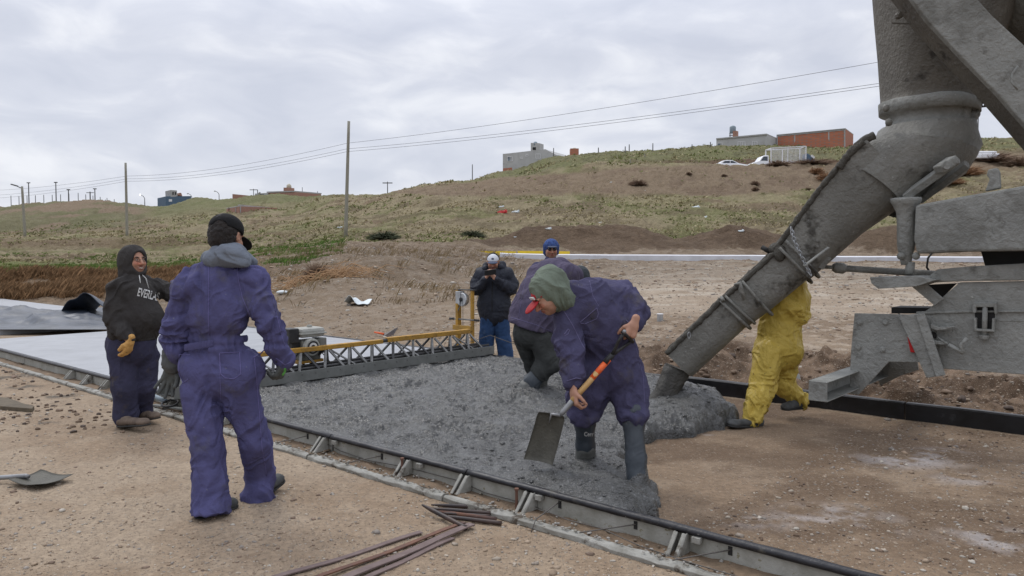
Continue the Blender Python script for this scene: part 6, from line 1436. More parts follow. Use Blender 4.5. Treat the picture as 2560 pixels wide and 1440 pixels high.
def face_paint(c, R, s, V, col, beard=0., smile=False, mous=False):
    q = ((V-c)@R.T)/s; x, y, z = q.T; ax = np.abs(x)
    def m(cx, cy, cz, rx, ry, rz): return (((ax-cx)/rx)**2+((y-cy)/ry)**2+((z-cz)/rz)**2 < 1)
    near = (np.linalg.norm(q, axis=1) < .16)
    col[near & (((ax)/.05)**2+((y-.11)/.02)**2+((z+.03)/.018)**2 < 1)] *= (1.08, .88, .85)
    col[near & m(.038, .085, -.02, .022, .03, .018)] *= (1.12, .9, .88)
    col[near & m(.030, .095, .030, .022, .03, .0055)] = (.02, .014, .011)
    col[near & m(.030, .096, .007, .012, .012, .006)] = (.5, .47, .44)
    col[near & m(.030, .098, .007, .0055, .014, .0062)] = (.02, .012, .01)
    lip = near & (((x)/(.026 if not smile else .033))**2+((y-.10)/.02)**2+((z+.062)/.014)**2 < 1); col[lip] = (.30, .115, .09)
    if smile: col[near & (((x)/.025)**2+((y-.094)/.014)**2+((z+.062)/.0055)**2 < 1)] = (.62, .58, .5)
    if beard:
        n = vn(V[:, 0]*300, V[:, 1]*300, V[:, 2]*300, 3); b = near & (z < -.045) & (y > -.01) & ~lip & (z > -.125)
        col[b] = col[b]*(1-beard)+np.array((.05, .04, .036))*beard
        if mous: mm_ = near & (((x)/.032)**2+((y-.105)/.02)**2+((z+.046)/.008)**2 < 1); col[mm_] = (.05, .04, .035)
    return col
def hand_prims(w, d, pn, th_, curl=.35, s=1., spread=.1, fat=0.):
    """wrist, direction of the fingers, palm normal (towards the palm side), thumb side direction"""
    w = np.asarray(w, float); d = nz(d); pn = nz(pn-d*np.dot(pn, d)); sd_ = nz(np.cross(d, pn)); sd_ = sd_ if np.dot(sd_, th_) > 0 else -sd_
    pr = [C(w-d*.03*s, w+d*.02*s, (.026+fat)*s, (.027+fat)*s, k=.012, fl=(pn, .72)), C(w+d*.02*s+sd_*.012*s, w+d*.075*s+sd_*.022*s, (.022+fat)*s, (.019+fat)*s, k=.014, fl=(pn, .7)),
          C(w+d*.02*s-sd_*.012*s, w+d*.070*s-sd_*.020*s, (.022+fat)*s, (.018+fat)*s, k=.014, fl=(pn, .7))]
    for i, (o, L_, r) in enumerate(((.029, .90, .0086), (.0095, 1., .009), (-.010, .94, .0087), (-.028, .76, .0077))):
        a = w+d*(.082-.004*abs(i-1))*s+sd_*o*s; f = nz(d+sd_*(o/.03)*spread); ang = curl*(1+.12*i)
        for j, l in enumerate((.042, .026, .021)):
            f = nz(f*math.cos(ang)+pn*math.sin(ang)); pn2 = pn
            b = a+f*l*L_*s; pr.append(C(a, b, (r-.0008*j+fat)*s, (r-.0008*(j+1)+fat)*s, k=.003)); a = b
            # keep the curl plane: rotate pn with the finger
            ang2 = curl*(1.1 if j == 0 else .9); ang = ang2; 
            pnn = nz(pn-f*np.dot(pn, f)) if np.linalg.norm(pn-f*np.dot(pn, f)) > .05 else -d
            pn_loc = nz(-d) if np.dot(f, pn) > .85 else pnn
            f_keep = f; pnx = pn_loc
            f = f_keep; 
            if j < 2: f = nz(f*1.0); 
            # next joint bends further using the local palm normal
            def bend(f, q, a_): return nz(f*math.cos(a_)+q*math.sin(a_))
            f = bend(f, pnx, ang2) if j < 2 else f
            ang = 0
    a = w+d*.022*s+sd_*.022*s; t1 = nz(d*.65+sd_*.75+pn*.35); b = a+t1*.036*s; t2 = nz(d*.9+sd_*.25+pn*(.25+.5*curl)); c = b+t2*.030*s; t3 = nz(d*.8-sd_*.1*curl+pn*(.3+.6*curl)); e_ = c+t3*.024*s
    pr += [C(a, b, (.014+fat)*s, (.0115+fat)*s, k=.008), C(b, c, (.0108+fat)*s, (.010+fat)*s, k=.003), C(c, e_, (.0098+fat)*s, (.0085+fat)*s, k=.003)]
    return pr
def limb(pts, rs, k=.02, fl=None): return [C(pts[i], pts[i+1], rs[i], rs[i+1], k=k, fl=fl) for i in range(len(pts)-1)]
def body_mesh(label, J, hr, s=1., beard=0., smile=False, mous=False, hands=True, hand_args=(), head=True, group=None):
    """one continuous skin body through the joints in J"""
    pr = [C(J['pel'], J['chest'], .13*s, .14*s, k=.04, fl=(J['fwd'], .68)), C(J['shL'], J['shR'], .05*s, .05*s, k=.04), C(J['chest'], J['neck'], .09*s, .055*s, k=.04), C(J['neck'], J['head']-J['R'][2]*.02, .052*s, .052*s, k=.02)]
    for q in 'LR':
        pr += limb([J['sh'+q], J['el'+q], J['wr'+q]], [.046*s, .036*s, .026*s]); pr += limb([J['hp'+q], J['kn'+q], J['an'+q]], [.075*s, .05*s, .036*s], k=.03)
        pr += [C(J['an'+q], J['an'+q]*.35+J['to'+q]*.65, .030*s, .022*s, k=.02)]
    pr += head_prims(J['head'], J['R'], hr, smile=smile)
    for h in hand_args: pr += h
    V, Q = sdf_mesh(pr, .0052); V = relax(V, Q, 1); col = np.tile(SKIN, (len(V), 1)); col *= (.9+.2*vn(V[:, 0]*60, V[:, 1]*60, V[:, 2]*60, 9))[:, None]
    col = face_paint(J['head'], J['R'], hr, V, col, beard, smile, mous)
    org = (J['anL']+J['anR'])/2*A_(1, 1, 0); o = mk("person", V, Q, MT['skin'], col=col, org=org); tag(o, label, "person", group); return o
def shoe(name, heel, toe, mat, par, sole='soledark', w=.048, h=.062, zg=None, ankle=None, lift=0.):
    heel = np.asarray(heel, float); toe = np.asarray(toe, float); d = toe-heel; L_ = np.linalg.norm(d); f = nz(d); sdv = nz(np.cross(f, Z)); up = np.cross(sdv, f)
    pr = [C(heel+f*.045+up*.045, heel+f*.12+up*.05, .040, .042, k=.03), C(heel+f*.12+up*.05, toe-f*.045+up*.032, .045, .038, k=.03, fl=(up, .85)), E(toe-f*.055+up*.032, (w*1.0, .06, .034), np.array([sdv, f, up]), k=.02)]
    if ankle is not None: pr.append(C(heel+f*.06+up*.06, ankle, .045, .048, k=.03))
    pr.append(HS(heel+up*.012, -up))
    o = garment(name, pr, mat, par, vox=.005, rel=1, extra=lambda V, N_: .004*(vn(V[:, 0]*40, V[:, 1]*40, V[:, 2]*40, 5)-.5))
    sp_ = [C(heel+f*.045+up*.014, toe-f*.05+up*.014, .046, w+.004, k=.01, fl=(up, .5)), HS(heel+up*.016, up), HS(heel, -up)]
    garment("sole", sp_, sole, o, vox=.005, rel=1); return o

# ================= A: tall man seen from behind, blue coverall
YA = 4.62
def jA(px, py, dy=0): return W(px, py, YA+dy)
fwA = nz(A_(.42, .9, 0)); RA = frame(nz(A_(.22, .95, -.30)))
J = dict(pel=jA(548, 935), chest=jA(545, 770), neck=jA(556, 668), head=jA(566, 590, .02), R=RA, fwd=fwA,
         shL=jA(474, 712, .02), elL=jA(443, 815, -.02), wrL=jA(432, 898, .02), shR=jA(640, 705, -.02), elR=jA(674, 808, -.05), wrR=jA(703, 890, .02),
         hpL=jA(503, 980, -.02), knL=jA(518, 1120, -.08), anL=W(524, 1262, 4.50), hpR=jA(597, 985, .0), knR=jA(636, 1105, .05), anR=W(648, 1215, 4.86),
         toL=W(560, 1278, 4.60), toR=W(690, 1205, 4.98))
hL = hand_prims(J['wrL']+A_(-.002, 0, -.045), nz(W(406, 990, YA)-W(428, 925, YA)), A_(.1, -1, 0), A_(1, 0, 0), curl=.12, s=1.12, spread=.35)
hR = hand_prims(J['wrR']+A_(.02, 0, -.05), nz(W(697, 962, YA)-W(716, 925, YA)), A_(-.9, .3, 0), A_(.1, 1, 0), curl=.75, s=1.05)
pA = body_mesh("tall man from behind in blue coverall, black cap and lowered grey hood", J, 1.06, hand_args=(hL, hR))
lat = nz(J['shR']-J['shL'])
bonesA = [(jA(548, 862), jA(548, 690)), (J['shL'], J['elL']), (J['elL'], J['wrL']), (J['shR'], J['elR']), (J['elR'], J['wrR']), (J['pel'], jA(548, 880)), (J['hpL'], J['knL']), (J['knL'], J['anL']), (J['hpR'], J['knR']), (J['knR'], J['anR'])]
cov = [E(jA(543, 755), (.222, .132, .20), frame(fwA), k=.05), E(jA(538, 796), (.214, .134, .135), frame(fwA), k=.04), E(jA(538, 860), (.190, .112, .10), frame(fwA), k=.03),
       C(jA(500, 706), jA(612, 700), .085, .085, k=.05), C(jA(545, 690), jA(560, 662), .125, .085, k=.05, fl=(fwA, .8)), C(jA(474, 716), jA(486, 720), .083, .09, k=.04), C(jA(638, 708), jA(626, 716), .085, .09, k=.04)]
cov += limb([J['shL']+A_(0, 0, -.01), jA(448, 775), J['elL'], jA(434, 862), J['wrL']+A_(-.0, 0, -.0)], [.076, .070, .064, .061, .058], k=.03)
cov += limb([J['shR'], jA(655, 765, -.03), J['elR'], jA(690, 862, -.02), J['wrR']+A_(.012, 0, -.015)], [.079, .075, .070, .064, .058], k=.03)
cov += [E(jA(548, 935), (.225, .135, .165), frame(fwA), k=.04), E(jA(516, 945, -.055), (.105, .09, .14), frame(fwA), k=.06), E(jA(588, 945, -.035), (.105, .09, .14), frame(fwA), k=.06), C(jA(502, 920), jA(606, 920), .115, .12, k=.05),
        C(J['hpL'], J['knL'], .118, .093, k=.022), C(J['knL'], W(525, 1225, 4.50), .093, .098, k=.03), C(W(525, 1225, 4.50), W(527, 1280, 4.45), .098, .114, k=.02),
        C(J['hpR'], J['knR'], .116, .085, k=.022), C(J['knR'], W(645, 1190, 4.83), .084, .086, k=.03), C(W(645, 1190, 4.83), W(647, 1236, 4.80), .090, .100, k=.02), HS(W(525, 1288, 4.5), A_(.08, -.3, -1)),]
def exA(V, N_):   # gathers above and below the waist band and long back pleats
    z = V[:, 2]; zb = jA(545, 858)[2]; a = (V@lat); q = np.zeros(len(V))
    g = np.exp(-((z-zb)/.06)**2); q += g*.0055*np.sin(a*150+2*np.sin(a*31)+z*12); q += -.010*np.exp(-((z-zb)/.018)**2)
    pl_ = sstep(zb+.06, zb+.2, z)*(1-sstep(zb+.42, zb+.5, z)); back = (N_@fwA < -.2)
    for xx, w_, am in ((jA(527, 800)@lat, .010, -.009), (jA(545, 800)@lat, .014, .007), (jA(590, 800)@lat, .016, .006), (jA(500, 800)@lat, .018, .006)):
        q += back*pl_*am*np.exp(-((a-xx+.015*np.sin(z*9))/w_)**2)
    # seat cleft
    q += -.013*np.exp(-((a-jA(549, 940)@lat)/.02)**2)*np.exp(-((z-jA(549, 965)[2])/.10)**2)*back
    return q
cA = garment("coverall", cov, 'coverallA', pA, bonesA, .033, vox=.0055, seed=3, joints=[J['elL'], J['elR'], J['wrL'], J['wrR'], J['knL'], J['knR'], jA(549, 1010), J['shR'], J['shL']], extra=exA, fa=14, fr=5.5)
bA_ = bvh_of(cA)
# elastic waist band
V = []; nb = 260; zb0, zb1 = jA(545, 866)[2], jA(545, 849)[2]; cbx = jA(541, 858)
ring = []
for r_ in range(6):
    f = r_/5; z = zb0+(zb1-zb0)*f
    for k in range(nb):
        a = 2*math.pi*k/nb; rr2 = 1+.018*(1-(2*f-1)**4)+.012*math.sin(k*2*math.pi/nb*62)*(1-abs(2*f-1)**3)
        # slopes up to the right like the photo
        V.append(cbx*A_(1, 1, 0)+lat*math.cos(a)*.164*rr2+fwA*math.sin(a)*.140*rr2+Z*(z+.02*math.cos(a)))
Fb = [(r_*nb+k, r_*nb+(k+1) % nb, (r_+1)*nb+(k+1) % nb, (r_+1)*nb+k) for r_ in range(5) for k in range(nb)]
mk("waistband", V, Fb, MT['coverallA'], cA)
seam(cA, bA_, [(448, 885), (447, 940), (458, 958), (470, 948)], 'seamA'); seam(cA, bA_, [(449, 886), (475, 887)], 'seamA')
seam(cA, bA_, [(549, 883), (599, 880), (602, 935), (585, 947), (563, 945), (552, 935), (549, 883)], 'seamA'); seam(cA, bA_, [(634, 893), (655, 884), (664, 872)], 'seamA', .004); seam(cA, bA_, [(636, 895), (642, 960), (648, 1030), (655, 1120), (667, 1190)], 'seamA', .0022)
seam(cA, bA_, [(592, 655), (596, 700), (606, 745), (626, 790)], 'seamA', .0022); seam(cA, bA_, [(521, 650), (522, 720), (521, 790), (523, 840)], 'seamA', .002); seam(cA, bA_, [(674, 712), (688, 770), (702, 830), (712, 865)], 'seamA', .002)
seam(cA, bA_, [(549, 885), (550, 940), (552, 1000)], 'seamA', .002); seam(cA, bA_, [(690, 895), (712, 912), (728, 905)], 'seamA', .003)
for x_, y_ in ((682, 905), (691, 904)):
    h = hit(bA_, x_, y_)
    if h: MB().ball(h[0], .007, n=8, m=6).build("button", MT['blackplastic'], cA, smooth=True)
# cuffs (dusty grey), gloves
gA = [C(J['wrL']+A_(0, 0, .03), J['wrL']+A_(-.004, 0, -.03), .061, .064, k=.01)]; garment("cuff", gA, 'shoegrey', cA, [(J['wrL']+Z*.1, J['wrL']-Z*.1)], .014, seed=5, fa=40)
for w_, hp, nm in ((J['wrL'], hL, 0), (J['wrR'], hR, 1)):
    o = garment("glove", [dict(p, r0=p['r0']+.0035, r1=p['r1']+.0035) for p in hp], 'glovegrey', pA, vox=.0042, rel=1, extra=lambda V, N_: .003*(vn(V[:, 0]*70, V[:, 1]*70, V[:, 2]*70, 5)-.5))
    q = hp[0]['a']; q2 = hp[0]['b']; garment("glove_cuff", [C(q-(q2-q)*.35, q+(q2-q)*.2, .036, .034, k=.01)], 'glovegreen', o, [(q, q2)], .012, vox=.0045, fa=60)
if True:
    q0, q1 = hR[0]['b'], hR[1]['b']; garment("glove_back", [C(q0+A_(.014, -.010, 0), q1+A_(.014, -.010, .01), .018, .016, k=.01)], 'glovegreen', pA, [(q0, q1)], .01, vox=.0045, fa=60)
shoe("shoe", W(490, 1301, 4.42), W(590, 1266, 4.66), 'shoegrey', pA, w=.052); shoe("shoe", W(640, 1257, 4.78), W(706, 1200, 5.00), 'shoegrey', pA, w=.052)
# hood lying on the back
hc = jA(556, 650, -.02); Rh = frame(fwA)
pr = [C(jA(526, 648, -.07), jA(596, 648, -.07), .048, .052, k=.05), C(jA(542, 628, -.05), jA(588, 630, -.05), .040, .042, k=.04), C(jA(592, 634, -.02), jA(630, 655, .02), .050, .032, k=.04), C(jA(522, 642, -.02), jA(517, 652, .06), .042, .038, k=.04), C(jA(562, 636, -.10), jA(612, 652, -.09), .040, .032, k=.04), C(jA(545, 660, .05), jA(590, 660, .08), .07, .07, k=.04)]
hA = garment("hood", pr, 'hoodgrey', pA, [(jA(520, 632, -.1), jA(630, 652, -.05))], .026, seed=9, fa=11, fr=13, vox=.005)
# hair and cap worn backwards
c_ = J['head']; pr = [E(c_+RA.T@A_(0, -.022, .0), (.090, .102, .092), RA), E(c_+RA.T@A_(0, -.022, .048), (.084, .100, .080), RA, k=.02), E(c_+RA.T@A_(0, -.03, -.055), (.074, .072, .045), RA, k=.03), E(c_+RA.T@A_(0, .105, -.01), (.085, .062, .15), RA, op='s', k=.01), E(c_+RA.T@A_(.088, .012, -.03), (.035, .035, .05), RA, op='s', k=.01)]
garment("hair", pr, 'hair', pA, vox=.0045, rel=1, extra=lambda V, N_: .016*(fbm(V[:, 0]*55, V[:, 1]*55, V[:, 2]*55, oct=3, seed=4)-.45))
cpA = [E(c_+RA.T@A_(0, -.012, .042), (.098, .115, .092), frame(RA[1]*1+Z*.0, RA[2])), HS(c_+RA.T@A_(0, 0, .026), -(RA[2]+RA[1]*.05)), HS(c_+RA.T@A_(0, 0, -.3), -Z)]
# the cap's rear opening faces the camera side-left
od = nz(W(545, 560, 4.4)-c_-Z*.03)
cpA.append(E(c_+Z*.045+od*.118-lat*.02, (.045, .045, .032), np.eye(3), op='s', k=.004))
cap = garment("cap", cpA, 'capblack', pA, vox=.0045, rel=1)
ho = c_+Z*.040+od*.100-lat*.02; MB().ball(ho-od*.008, (.04, .02, .03), n=12, m=8).build("cap_opening", MT['hair'], cap, smooth=True)
b0 = []; 
for a in np.linspace(-.5, .5, 14):
    dv = nz(od*math.cos(a)+lat*math.sin(a)*1.0); b0.append(c_+Z*.022+dv*A_(1, 1, 0)*.104-lat*.006)
MB().tube(b0, .011, 8).build("cap_strap", MT['capblack'], cap, smooth=True)
bd = RA[1]; bp = c_+RA.T@A_(0, .10, .035); 
garment("cap_bill", [E(bp+bd*.050-Z*.030, (.075, .066, .012), frame(nz(bd-Z*.75))), E(bp+bd*.050-Z*.043, (.065, .060, .008), frame(nz(bd-Z*.75)), op='s', k=.004)], 'capblack', cap, vox=.004, rel=1)

# ================= B: laughing man in the charcoal hoodie
YB = 6.90
def jB(px, py, dy=0): return W(px, py, YB+dy)
fwB = nz(A_(.72, -.5, 0)); RB = frame(nz(A_(.86, -.50, .02)))
J = dict(pel=jB(332, 855), chest=jB(330, 765), neck=jB(330, 700), head=jB(335, 652), R=RB, fwd=fwB,
         shR=jB(298, 722, -.14), elR=jB(290, 795, -.17), wrR=jB(320, 850, -.26), shL=jB(368, 715, .14), elL=jB(412, 728, .22), wrL=jB(460, 762, .25),
         hpR=jB(312, 890, -.05), knR=jB(312, 970, -.10), anR=W(314, 1045, 6.86), hpL=jB(360, 890, .06), knL=jB(360, 965, .05), anL=W(350, 1030, 7.1), toR=W(352, 1062, 6.75), toL=W(380, 1045, 7.0))
hr_ = hand_prims(W(326, 853, YB-.27), nz(W(318, 892, YB)-W(328, 855, YB)), A_(.5, -.2, 0)*-1, A_(.6, -.8, 0), curl=.35, s=1.0)
hl_ = hand_prims(J['wrL'], A_(1, .1, -.2), A_(0, 0, -1), A_(0, -1, 0), curl=.3)
pB = body_mesh("laughing man in a charcoal hoodie with glasses, hood up, and tan leather glove", J, 1.04, beard=.25, smile=True, hand_args=(hr_, hl_))
bonesB = [(jB(335, 835), jB(330, 700)), (J['shR'], J['elR']), (J['elR'], J['wrR']), (J['shL'], J['elL']), (J['elL'], J['wrL'])]
hd = [C(jB(338, 800), jB(334, 745), .210, .195, k=.06, fl=(nz(np.cross(fwB, Z)), .92)), E(jB(352, 795, -.04), (.20, .17, .17), frame(fwB), k=.06), C(jB(334, 826), jB(334, 815), .208, .208, k=.03), C(jB(318, 722, -.06), jB(348, 718, .08), .125, .12, k=.06), C(jB(330, 715), jB(332, 690), .12, .085, k=.05)]
hd += limb([J['shR'], jB(290, 760, -.16), J['elR'], jB(303, 825, -.22), J['wrR']], [.098, .092, .088, .070, .055], k=.03)
hd += limb([J['shL'], jB(390, 720, .18), J['elL'], J['wrL']], [.088, .080, .070, .055], k=.03)
hd += [HS(jB(334, 843), A_(0, -.0, -1))]
garB = garment("hoodie", hd, 'hoodieB', pB, bonesB, .026, vox=.006, seed=13, joints=[J['elR'], J['shR'], J['wrR'], J['shL'], J['elL']], fa=14, fr=5.5)
c_ = J['head']
hood = [E(c_+RB.T@A_(0, -.02, .018), (.112, .130, .130), RB), C(c_+RB.T@A_(0, -.035, -.06), jB(330, 705), .105, .11, k=.05), E(c_+RB.T@A_(0, .03, -.09), (.085, .08, .055), RB, k=.04),
        E(c_+RB.T@A_(0, .125, -.012), (.068, .105, .098), RB, op='s', k=.02)]
hoB = garment("hood", hood, 'hoodieB', garB, [(c_+Z*.1, c_-Z*.1)], .014, vox=.0055, seed=15, fa=16, fr=8)
for sx_ in (-.012, .015): MB().tube([c_+RB.T@A_(sx_, .09, -.125), c_+RB.T@A_(sx_*2.2, .125, -.16), c_+RB.T@A_(sx_*3, .15, -.23+sx_*2)], .004, 6).build("drawcord", MT['print'], garB, smooth=True)
# glasses
for sx_ in (-.031, .031):
    MB().tube([c_+RB.T@A_(sx_+math.cos(a)*.021, .104, .006+math.sin(a)*.015) for a in np.linspace(0, 6.283, 15)], .0016, 5, False).build("glasses_rim", MT['blackplastic'], pB, smooth=True)
MB().tube([c_+RB.T@A_(-.01, .108, .008), c_+RB.T@A_(.01, .108, .008)], .0015, 5).build("glasses_bridge", MT['blackplastic'], pB)
for sx_ in (-.052, .052): MB().tube([c_+RB.T@A_(sx_, .102, .008), c_+RB.T@A_(sx_*1.48, .02, .01)], .0016, 5).build("glasses_arm", MT['blackplastic'], pB)
# print on the chest
bB_ = bvh_of(garB)
def text_on(word, px, py, h_px, yaw, roll, par, bvh, mat, Y, size, squash=1., name="print", rot=None, off=.002, arc=0):
    cu = bpy.data.curves.new("txt", 'FONT'); cu.body = word; cu.size = 1; cu.align_x = 'CENTER'; cu.align_y = 'CENTER'; cu.extrude = 0; cu.resolution_u = 3; cu.offset = .02
    ob = bpy.data.objects.new("txt", cu); COL.objects.link(ob); dg = bpy.context.evaluated_depsgraph_get(); me = bpy.data.meshes.new_from_object(ob.evaluated_get(dg))
    bm_ = __import__('bmesh').new(); bm_.from_mesh(me); __import__('bmesh').ops.triangulate(bm_, faces=bm_.faces); __import__('bmesh').ops.subdivide_edges(bm_, edges=bm_.edges, cuts=2, use_grid_fill=True); 
    vs = np.array([v.co[:] for v in bm_.verts]); fs = [[v.index for v in f.verts] for f in bm_.faces]
    bm_.verts.ensure_lookup_table(); bm_.free(); bpy.data.objects.remove(ob)
    out = []; c, s_ = math.cos(roll), math.sin(roll)
    for v in vs:
        x_, y_ = v[0]*squash, v[1]; y_ += -arc*x_*x_; x2, y2 = x_*c-y_*s_, x_*s_+y_*c
        h = hit(bvh, px+x2*size, py-y2*size)
        out.append(h[0]-nz(ray(px, py))*off if h else None)
    good = [all(out[i] is not None for i in f) for f in fs]; mp = {}; V = []
    for i, v in enumerate(out):
        if v is not None: mp[i] = len(V); V.append(v)
    F2 = [[mp[i] for i in f] for f, g in zip(fs, good) if g and max(np.linalg.norm(out[f[0]]-out[j]) for j in f) < .06]
    if V and F2: return mk(name, V, F2, MT[mat], par, smooth=False)
text_on("EVERLAS", 371, 737, 20, 0, R_(-14), garB, bB_, 'print', YB, 29, .50)
seam(garB, bB_, [(375, 822), (384, 806), (382, 792), (372, 784)], 'soledark', .003, "pocket_edge")
garment("waist_rib", [C(jB(334, 838), jB(334, 842), .205, .20, k=.01), HS(jB(334, 849), -Z), HS(jB(334, 830), Z)], 'hoodieB', garB, vox=.006)
tb_ = [C(jB(330, 870), jB(332, 850), .205, .20, k=.04), C(J['hpR'], J['knR'], .135, .108, k=.025), C(J['knR'], jB(315, 1035, -.06), .108, .105, k=.03), C(J['hpL'], J['knL'], .13, .10, k=.025), C(J['knL'], jB(353, 1022, .16), .10, .098, k=.03), E(jB(300, 862, .05), (.12, .14, .12), frame(fwB), k=.05), C(jB(315, 1035, -.06), jB(318, 1056, -.06), .105, .09, k=.02), C(jB(353, 1022, .16), jB(355, 1042, .16), .098, .085, k=.02), HS(W(318, 1062, 6.85), -Z)]
garment("trousers", tb_, 'trouserB', pB, [(J['hpR'], J['knR']), (J['knR'], J['anR']), (J['hpL'], J['knL']), (J['knL'], J['anL'])], .020, vox=.006, seed=23, joints=[J['knR'], J['knL'], jB(315, 1035), jB(355, 1025), J['pel']], fa=13, fr=5.5)
o = garment("glove", [dict(p, r0=p['r0']+.008, r1=p['r1']+.008) for p in hr_], 'gloveyellow', pB, vox=.005, rel=1, extra=lambda V, N_: .006*(vn(V[:, 0]*50, V[:, 1]*50, V[:, 2]*50, 5)-.5))
shoe("boot", W(296, 1068, 6.78), W(370, 1064, 6.60), 'shoebrown', pB, w=.055); shoe("boot", W(345, 1054, 7.05), W(396, 1047, 6.92), 'shoebrown', pB, w=.052)

# ================= C: man with the phone
YC = 11.35
def jC(px, py, dy=0): return W(px, py, YC+dy)
fwC = nz(A_(-.08, -1, 0)); RC = frame(nz(A_(-.05, -1, -.30)))
J = dict(pel=jC(1237, 790), chest=jC(1235, 720), neck=jC(1234, 675), head=jC(1233, 655, -.03), R=RC, fwd=fwC, shR=jC(1203, 685), elR=jC(1191, 722, -.05), wrR=jC(1214, 696, -.26), shL=jC(1268, 687), elL=jC(1278, 722, -.05), wrL=jC(1236, 692, -.28),
         hpR=jC(1221, 800), knR=jC(1216, 848), anR=jC(1212, 900), hpL=jC(1252, 800), knL=jC(1259, 850), anL=jC(1264, 900), toR=W(1205, 905, 11.2), toL=W(1270, 905, 11.2))
h1 = hand_prims(jC(1217, 691, -.27), A_(.5, -.1, .75), A_(.8, .5, 0), A_(0, 1, 0), curl=.7, s=1.05); h2 = hand_prims(jC(1233, 691, -.29), A_(-.5, 0, .8), A_(-.7, .7, 0), A_(0, 1, 0), curl=.7, s=1.05)
pC = body_mesh("man in a black padded jacket and blue jeans looking at the phone in his hands", J, 1.04, beard=.55, mous=True, hand_args=(h1, h2))
jk = [C(jC(1235, 762), jC(1235, 710), .245, .225, k=.05, fl=(fwC, .72)), C(jC(1210, 690), jC(1262, 690), .12, .12, k=.05), C(jC(1235, 690), jC(1234, 672), .12, .09, k=.04), HS(jC(1235, 781), -Z), C(jC(1236, 780), jC(1236, 760), .235, .245, k=.03, fl=(fwC, .72))]
jk += limb([J['shR'], jC(1193, 712), J['elR'], jC(1202, 715, -.15), jC(1213, 699, -.24)], [.105, .098, .092, .07, .052], k=.03)+limb([J['shL'], jC(1280, 712), J['elL'], jC(1258, 712, -.16), jC(1240, 698, -.26)], [.105, .098, .092, .07, .052], k=.03)
gC = garment("jacket", jk, 'jacketC', pC, [(J['pel'], J['neck']), (J['shR'], J['elR']), (J['elR'], J['wrR']), (J['shL'], J['elL']), (J['elL'], J['wrL'])], .026, vox=.009, seed=33, joints=[J['elL'], J['elR']], fa=16, fr=4)
garment("jacket_hood", [C(jC(1216, 665, .04), jC(1256, 662, .04), .06, .06, k=.04), C(jC(1250, 668, -.04), jC(1262, 675, .02), .05, .05, k=.04), C(jC(1213, 672, -.04), jC(1208, 680, .02), .05, .05, k=.04)], 'jacketC', gC, vox=.008)
bC_ = bvh_of(gC); seam(gC, bC_, [(1232, 700), (1230, 740), (1230, 780)], 'darkgap', .006, "zip")
jn = [C(J['pel'], jC(1237, 775), .19, .19, k=.04, fl=(fwC, .72)), C(J['hpR'], J['knR'], .125, .105, k=.02), C(J['knR'], jC(1212, 892), .105, .115, k=.03), C(J['hpL'], J['knL'], .125, .105, k=.02), C(J['knL'], jC(1264, 892), .105, .115, k=.03)]
garment("jeans", jn, 'jeansC', pC, [(J['hpR'], J['knR']), (J['knR'], J['anR']), (J['hpL'], J['knL']), (J['knL'], J['anL'])], .022, vox=.009, seed=35, joints=[J['knR'], J['knL'], J['anL'], J['anR']], fa=14)
for q, x_ in (('anR', 1208), ('anL', 1268)): shoe("shoe", W(x_, 902, 11.45), W(x_-(3 if x_ < 1240 else -3), 908, 11.15), 'shoegrey', pC)
c_ = J['head']; cp2 = garment("cap", [E(c_+RC.T@A_(0, -.01, .045), (.092, .108, .088), RC), HS(c_+RC.T@A_(0, 0, .03), -RC[2])], 'capwhite', pC, vox=.006, rel=1)
garment("cap_back", [E(c_+RC.T@A_(0, -.016, .045), (.0955, .108, .0895), RC), HS(c_+RC.T@A_(0, 0, .028), -RC[2]), HS(c_+RC.T@A_(0, .03, 0), RC[1])], 'capblack', cp2, vox=.006, rel=1)
garment("cap_bill", [E(c_+RC.T@A_(0, .125, .030), (.078, .06, .012), RC)], 'capblue', cp2, vox=.005, rel=1)
q = c_+RC.T@A_(0, .090, .075); MB().ball(q-RC[1]*.004, (.022, .012, .016), n=12, m=8).build("cap_badge", MT['capblue'], cp2, smooth=True)
ph = thing("phone", "dark smartphone held up by the man in the padded jacket", "phone", jC(1226, 684, -.34)); MB().box(jC(1226, 681, -.345), (nz(A_(1, 0, .15)), nz(A_(0, .9, .35)), nz(A_(0, -.35, .9))), (.085, .006, .042)).build("case", MT['blackplastic'], ph, bevel=.004)
MB().box(jC(1226, 681, -.336), (nz(A_(1, 0, .15)), nz(A_(0, .9, .35)), nz(A_(0, -.35, .9))), (.078, .002, .036)).build("screen", MT['glass'], ph)
garment("hair", [E(c_+RC.T@A_(0, -.02, .0), (.084, .098, .075), RC), HS(c_+RC.T@A_(0, .01, 0), RC[1])], 'hair', pC, vox=.007)

